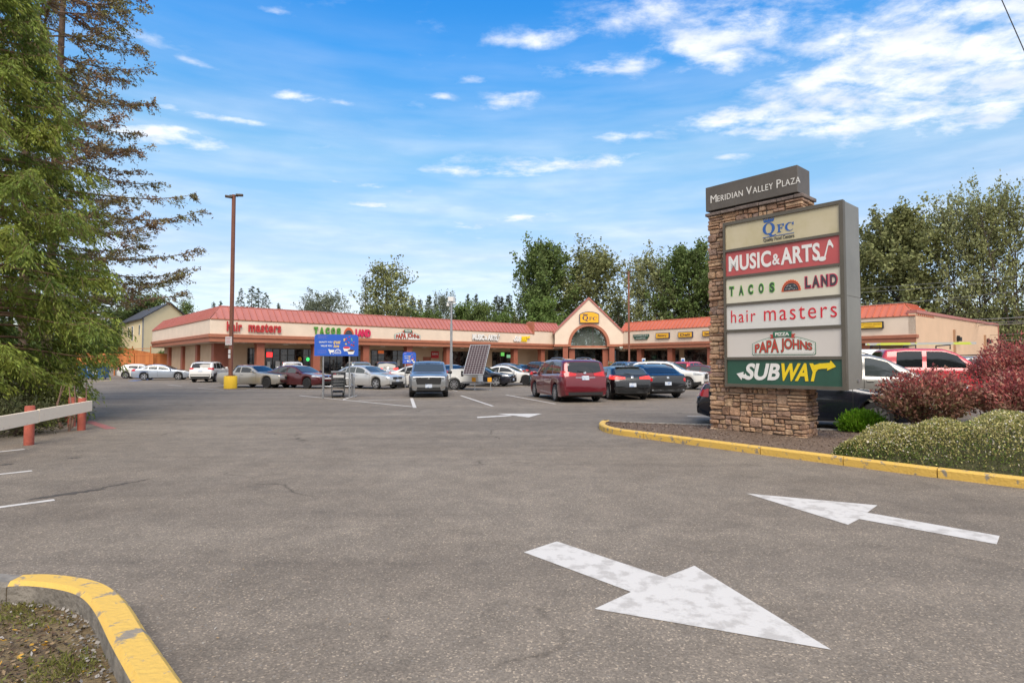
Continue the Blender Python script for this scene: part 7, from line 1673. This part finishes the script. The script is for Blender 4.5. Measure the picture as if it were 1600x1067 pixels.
# flowering ground cover: a dense mound
def ground_cover():
    rng = np.random.default_rng(91)
    front = [gp(x, y) for x, y in ((1297, 722), (1316, 725), (1440, 741.5), (1600, 761))]; dd_ = (front[-1] - front[-2]).normalized(); front.append(front[-1] + dd_ * 4.0)
    Fp = np.array([[p.x + .16 * .76, p.y + .16 * .65] for p in resample(front, 200)]); inw = np.array([.76, .65])
    n = 125000; i = rng.integers(0, 200, n); u = rng.random(n) ** .85
    s = i / 199.0
    depth = .6 + 2.5 * np.clip(s / .42, 0, 1) ** .8; hgt = (.34 + .56 * np.clip(s / .4, 0, 1))
    lob = .05 * np.sin(s * 60 + u * 5) + .04 * np.sin(s * 23 + u * 9 + 1)
    prof = np.clip(1 - np.exp(-u * 9.0), 0, 1) * (1 - .35 * u ** 3)
    endf = np.clip(s / .05, 0.12, 1) ** .6
    z = .09 + (hgt * prof + lob * prof) * endf * np.where(rng.random(n) < .6, 1, rng.uniform(.55, 1, n))
    xy = Fp[i] + inw * (u * depth)[:, None] + rng.normal(size=(n, 2)) * .025
    C = np.stack([xy[:, 0], xy[:, 1], z + rng.normal(size=n) * .018], 1)
    Dn = rng.normal(size=(n, 3)) * .6 + np.array([-.3, -.3, .7])
    V, Q = leaf_quads(C, Dn, .034 * rng.uniform(.6, 1.4, n), .019 * rng.uniform(.7, 1.3, n), rng)
    topness = np.clip((z - .09) / (hgt * 1.0), 0, 1.1) + rng.normal(size=n) * .16
    mi = np.where(topness > .42, np.where(rng.random(n) < .80, 1, 0), np.where(rng.random(n) < .85, 0, 1))
    fl = (topness > .35) & (rng.random(n) < .075) | (rng.random(n) < .012); mi = np.where(fl, 2, mi)
    o = np_mesh('ground_cover', V, Q, [leafmat('cover_green', (.11, .17, .035), (.18, .22, .06), .4, .25, 3), leafmat('cover_straw', (.44, .40, .15), (.54, .48, .22), .35, .25, 3), mat('cover_flower_white', (.62, .58, .50), .6)], mi=mi)
    tag(o, 'dense flowering ground cover mound along the yellow kerb', 'ground cover', kind='stuff')
    # woody mat that carries the leaves
    nS, nU = 60, 12; vs = []
    Fr = np.array([[p.x + .16 * .76, p.y + .16 * .65] for p in resample(front, nS)])
    for a in range(nS):
        s = a / (nS - 1); dp_ = .6 + 2.5 * min(1, s / .42) ** .8; hg = .34 + .56 * min(1, s / .4); ef = max(.12, min(1, s / .05)) ** .6
        for b in range(nU):
            u = b / (nU - 1); z = .07 + max(0, (hg * (1 - math.exp(-u * 9)) * (1 - .35 * u ** 3) * ef) * .72); q = Fr[a] + inw * (u * dp_); vs.append((q[0], q[1], z))
    mb = MB(); mb.add(vs, [(a * nU + b, (a + 1) * nU + b, (a + 1) * nU + b + 1, a * nU + b + 1) for a in range(nS - 1) for b in range(nU - 1)])
    o2 = mb.build('ground_cover', mat('cover_twigs', (.06, .06, .025), .9, var=.4, vs=18, bump=1, bs=50), smooth=True); tag(o2, 'twiggy mat of the flowering ground cover', 'ground cover', kind='stuff')
ground_cover()
# bark chips on the island, litter on the near bed
def scatter(name, poly_fn, n, size, mats, wts, seed, label, z0, tilt=.5, asp=.5):
    rng = np.random.default_rng(seed); P = poly_fn(rng, n); n = len(P); C = np.stack([P[:, 0], P[:, 1], P[:, 2] + z0 + rng.random(n) * .012], 1)
    D3 = rng.normal(size=(n, 3)); D3[:, 2] *= tilt * .5; s = size * rng.uniform(.4, 1.6, n); D3 /= np.linalg.norm(D3, axis=1, keepdims=True)
    Nn = np.tile(np.array([0, 0, 1.]), (n, 1)) + rng.normal(size=(n, 3)) * tilt; S = np.cross(Nn, D3); S /= np.linalg.norm(S, axis=1, keepdims=True)
    w = (s * asp * rng.uniform(.5, 1.2, n))[:, None]; L_ = s[:, None]
    V = np.stack([C - D3 * L_ * .5, C + S * w * .5 - D3 * L_ * .1, C + D3 * L_ * .5, C - S * w * .5 + D3 * L_ * .05], 1).reshape(-1, 3)
    mi = rng.choice(len(mats), n, p=wts); o = np_mesh(name, V, np.arange(4 * n).reshape(-1, 4), mats, mi=mi); return tag(o, label, 'ground litter', kind='stuff')
bedv = np.array([v.co[:] for v in BED.data.vertices])
def isl(rng, n):
    a = rng.integers(0, 42, n); b = rng.integers(0, 12, n); fa, fb = rng.random((n, 1)), rng.random((n, 1)); g_ = bedv.reshape(60, 13, 3)
    return (g_[a, b] * (1 - fa) + g_[a + 1, b] * fa) * (1 - fb) + (g_[a, b + 1] * (1 - fa) + g_[a + 1, b + 1] * fa) * fb
scatter('bark_chips', isl, 13000, .032, [mat('chip_dark', (.075, .048, .034), .9), mat('chip_mid', (.16, .105, .072), .9), mat('chip_pale', (.30, .23, .17), .9)], [.5, .42, .08], 5, 'brown bark chips on the sign island', .004)
cap_path = np.array([[p.x, p.y] for p in resample(inn[:-1], 120)])
def nearbed(rng, n):
    i = rng.integers(0, 120, n); u = rng.random(n) ** .8; tgt = np.array([-3.6, 1.4]); xy = cap_path[i] * (1 - u[:, None]) + tgt * u[:, None] + rng.normal(size=(n, 2)) * .02
    q = cap_path[i] + (tgt - cap_path[i]) * (.02 + .98 * u[:, None]); return np.stack([q[:, 0], q[:, 1], np.zeros(n)], 1)
scatter('leaf_litter', nearbed, 26000, .024, [mat('litter_brown', (.10, .06, .035), .9), mat('litter_dark', (.045, .03, .02), .9), mat('litter_tan', (.26, .18, .10), .9), mat('litter_yellow', (.55, .30, .03), .7), mat('litter_grey', (.32, .30, .28), .9), mat('litter_green', (.14, .15, .035), .8)], [.40, .26, .17, .06, .03, .08], 6, 'dry leaf litter, chips and yellow leaves on the near bed', .02)
def gravelline(rng, n):
    i = rng.integers(0, 120, n); q = cap_path[i] + rng.normal(size=(n, 2)) * .015 + np.array([-.05, -.04]) * np.abs(rng.normal(size=(n, 1))); return np.stack([q[:, 0], q[:, 1], np.zeros(n)], 1)
scatter('gravel', gravelline, 700, .020, [mat('gravel_grey', (.30, .28, .26), .9), mat('gravel_dark', (.12, .11, .10), .9)], [.6, .4], 8, 'small grey gravel along the near kerb', .022, asp=.9)
# moss and grass tufts on the near bed
rng = np.random.default_rng(12); Cc = []
for (px, py, r_, n) in ((30, 950, .10, 260), (60, 975, .08, 120), (95, 1035, .09, 260), (125, 1045, .06, 160), (70, 1062, .08, 160), (14, 965, .09, 180)):
    c = gp(px, py, .02); Cc.append(np.array([c.x, c.y, .03]) + rng.normal(size=(n, 3)) * np.array([r_, r_ * .8, .004]))
Cc = np.concatenate(Cc); V, Q = leaf_quads(Cc, rng.normal(size=Cc.shape) * .5 + np.array([0, 0, .8]), .035 * rng.uniform(.5, 1.4, len(Cc)), .008, rng)
tag(np_mesh('grass', V, Q, leafmat('moss_grass', (.14, .16, .035), (.22, .20, .06), .3, .3, 3)), 'sparse tufts of grass on the near bed', 'grass', kind='stuff')
def onroad(rng, n):
    P = []
    i = rng.integers(0, 120, n); q = cap_path[i] + np.array([.19, .19]) + np.abs(rng.normal(size=(n, 2))) * np.array([.45, .35]); return np.stack([q[:, 0], q[:, 1], np.zeros(n)], 1)
scatter('road_litter', onroad, 160, .016, [mat('roadlitter_tan', (.32, .22, .12), .9), mat('roadlitter_grey', (.35, .33, .3), .9)], [.5, .5], 18, 'small leaves and grit beside the near kerb', .003)

# ------------------------------------------------------------------ flower stands and person at the shops
def flower_stand(px, y, Y, w, h, cols, label):
    p = at(px, y, Y); t = thing('flower_stand', label, 'flower display', (p.x, Y, .13), 0, 'flower displays at the supermarket entrance')
    mb = MB(); 
    for k in range(2): mb.box(-w / 2, -.25 + k * .2, .1 + k * .4, w / 2, .05 + k * .2, .16 + k * .4); 
    for x in (-w / 2 + .05, w / 2 - .05): mb.box(x - .03, -.2, 0, x + .03, .25, .9)
    mb.build('shelf', BLACK, t, local=True)
    rng = np.random.default_rng(int(px)); n = int(420 * w * h); C = np.stack([rng.uniform(-w / 2, w / 2, n), rng.uniform(-.3, .2, n), rng.uniform(.25, h, n)], 1)
    V, Q = leaf_quads(C, rng.normal(size=(n, 3)), .12 * rng.uniform(.6, 1.4, n), .10, rng); mi = np.where(rng.random(n) < .45, 0, rng.integers(1, len(cols) + 1, n))
    np_mesh('flowers', V, Q, [LF_MID] + [mat('flower_col', c, .6) for c in cols], mi=mi, parent=t)
Yg = 79.5
flower_stand(922.5, 570, 79.2, 1.5, 2.0, [(.55, .12, .25), (.6, .3, .35), (.35, .1, .3)], 'pink flower display beside the entrance post')
flower_stand(957, 572, 79.0, 1.2, 1.6, [(.7, .4, .02), (.65, .2, .02), (.1, .3, .5)], 'orange and yellow flower display before the entrance windows')
p2 = GR + U2 * 8.2 + N2 * -1.6
flower_stand(977, 570, 76.5, 1.0, 1.5, [(.7, .5, .03), (.5, .1, .1)], 'yellow flower display by the first entrance column')
flower_stand(1015, 570, 71.5, 1.6, 1.7, [(.65, .5, .03), (.7, .45, .02), (.4, .1, .1)], 'row of potted yellow flowers below the supermarket window')
# small accessible-parking signs on the columns
for px, Y in ((1003.5, 73), (1064, 68)):
    p = at(px, 564, Y); mb = MB(); mb.box(-.22, 0, -.34, .22, .02, .34, 0); mb.box(-.16, -.004, -.18, .16, -.001, .22, 1); o = mb.build('accessible_sign', [WHITE, mat('sign_blue', (.05, .2, .6), .5)]); o.location = (p.x, p.y - .8, p.z); tag(o, 'small blue and white parking sign on the %s supermarket column' % ('first' if px < 1050 else 'second'), 'parking sign', 'parking signs on the columns')
# person in front of the restaurant
pp = A + U * s_of_px(513, WO, U) - NV * 1.6; pe = thing('person', 'person in dark clothes standing outside the restaurant windows', 'person', (pp.x, pp.y, .13), 2.2)
def skin_body():
    J = {'pel': (0, 0, .93, .13), 'sp': (0, 0, 1.15, .125), 'ch': (0, 0, 1.34, .15), 'nk': (0, 0, 1.47, .055), 'hd0': (0, -.01, 1.56, .08), 'hd': (0, -.015, 1.64, .095), 'hd2': (0, 0, 1.70, .075)}
    for s, n_ in ((1, 'l'), (-1, 'r')):
        J.update({'sh' + n_: (s * .17, 0, 1.39, .06), 'el' + n_: (s * .22, .02, 1.12, .045), 'wr' + n_: (s * .20, -.08, .90, .032), 'ha' + n_: (s * .19, -.10, .81, .035), 'hi' + n_: (s * .09, 0, .88, .09), 'kn' + n_: (s * .10, -.02, .48, .062), 'an' + n_: (s * .10, .01, .08, .045), 'to' + n_: (s * .11, -.15, .035, .04)})
    E = [('pel', 'sp'), ('sp', 'ch'), ('ch', 'nk'), ('nk', 'hd0'), ('hd0', 'hd'), ('hd', 'hd2')]
    for n_ in 'lr': E += [('ch', 'sh' + n_), ('sh' + n_, 'el' + n_), ('el' + n_, 'wr' + n_), ('wr' + n_, 'ha' + n_), ('pel', 'hi' + n_), ('hi' + n_, 'kn' + n_), ('kn' + n_, 'an' + n_), ('an' + n_, 'to' + n_)]
    names = list(J); me = bpy.data.meshes.new('person_body'); me.from_pydata([J[k][:3] for k in names], [(names.index(a), names.index(b)) for a, b in E], [])
    o = link_mesh('body', me, pe); o.modifiers.new('skin', 'SKIN'); o.modifiers.new('sub', 'SUBSURF').render_levels = 1
    if not me.skin_vertices: me.attributes.new('skin', 'FLOAT', 'POINT')
    for i, k in enumerate(names):
        if me.skin_vertices: me.skin_vertices[0].data[i].radius = (J[k][3],) * 2; me.skin_vertices[0].data[i].use_root = (k == 'pel')
    m = mat('dark_clothes', (.02, .02, .022), .8); me.materials.append(m); return o
try:
    dummy = skin_body()
except Exception as ex:
    print('person failed', ex)
mb = MB(); mb.lathe([(.02, 1.52), (.085, 1.55), (.10, 1.66), (.085, 1.74), (.03, 1.775)], 12, 0, 'z', (0, .02, 0)); mb.build('hair', mat('hair_dark', (.02, .013, .01), .7), pe, smooth=True, local=True)
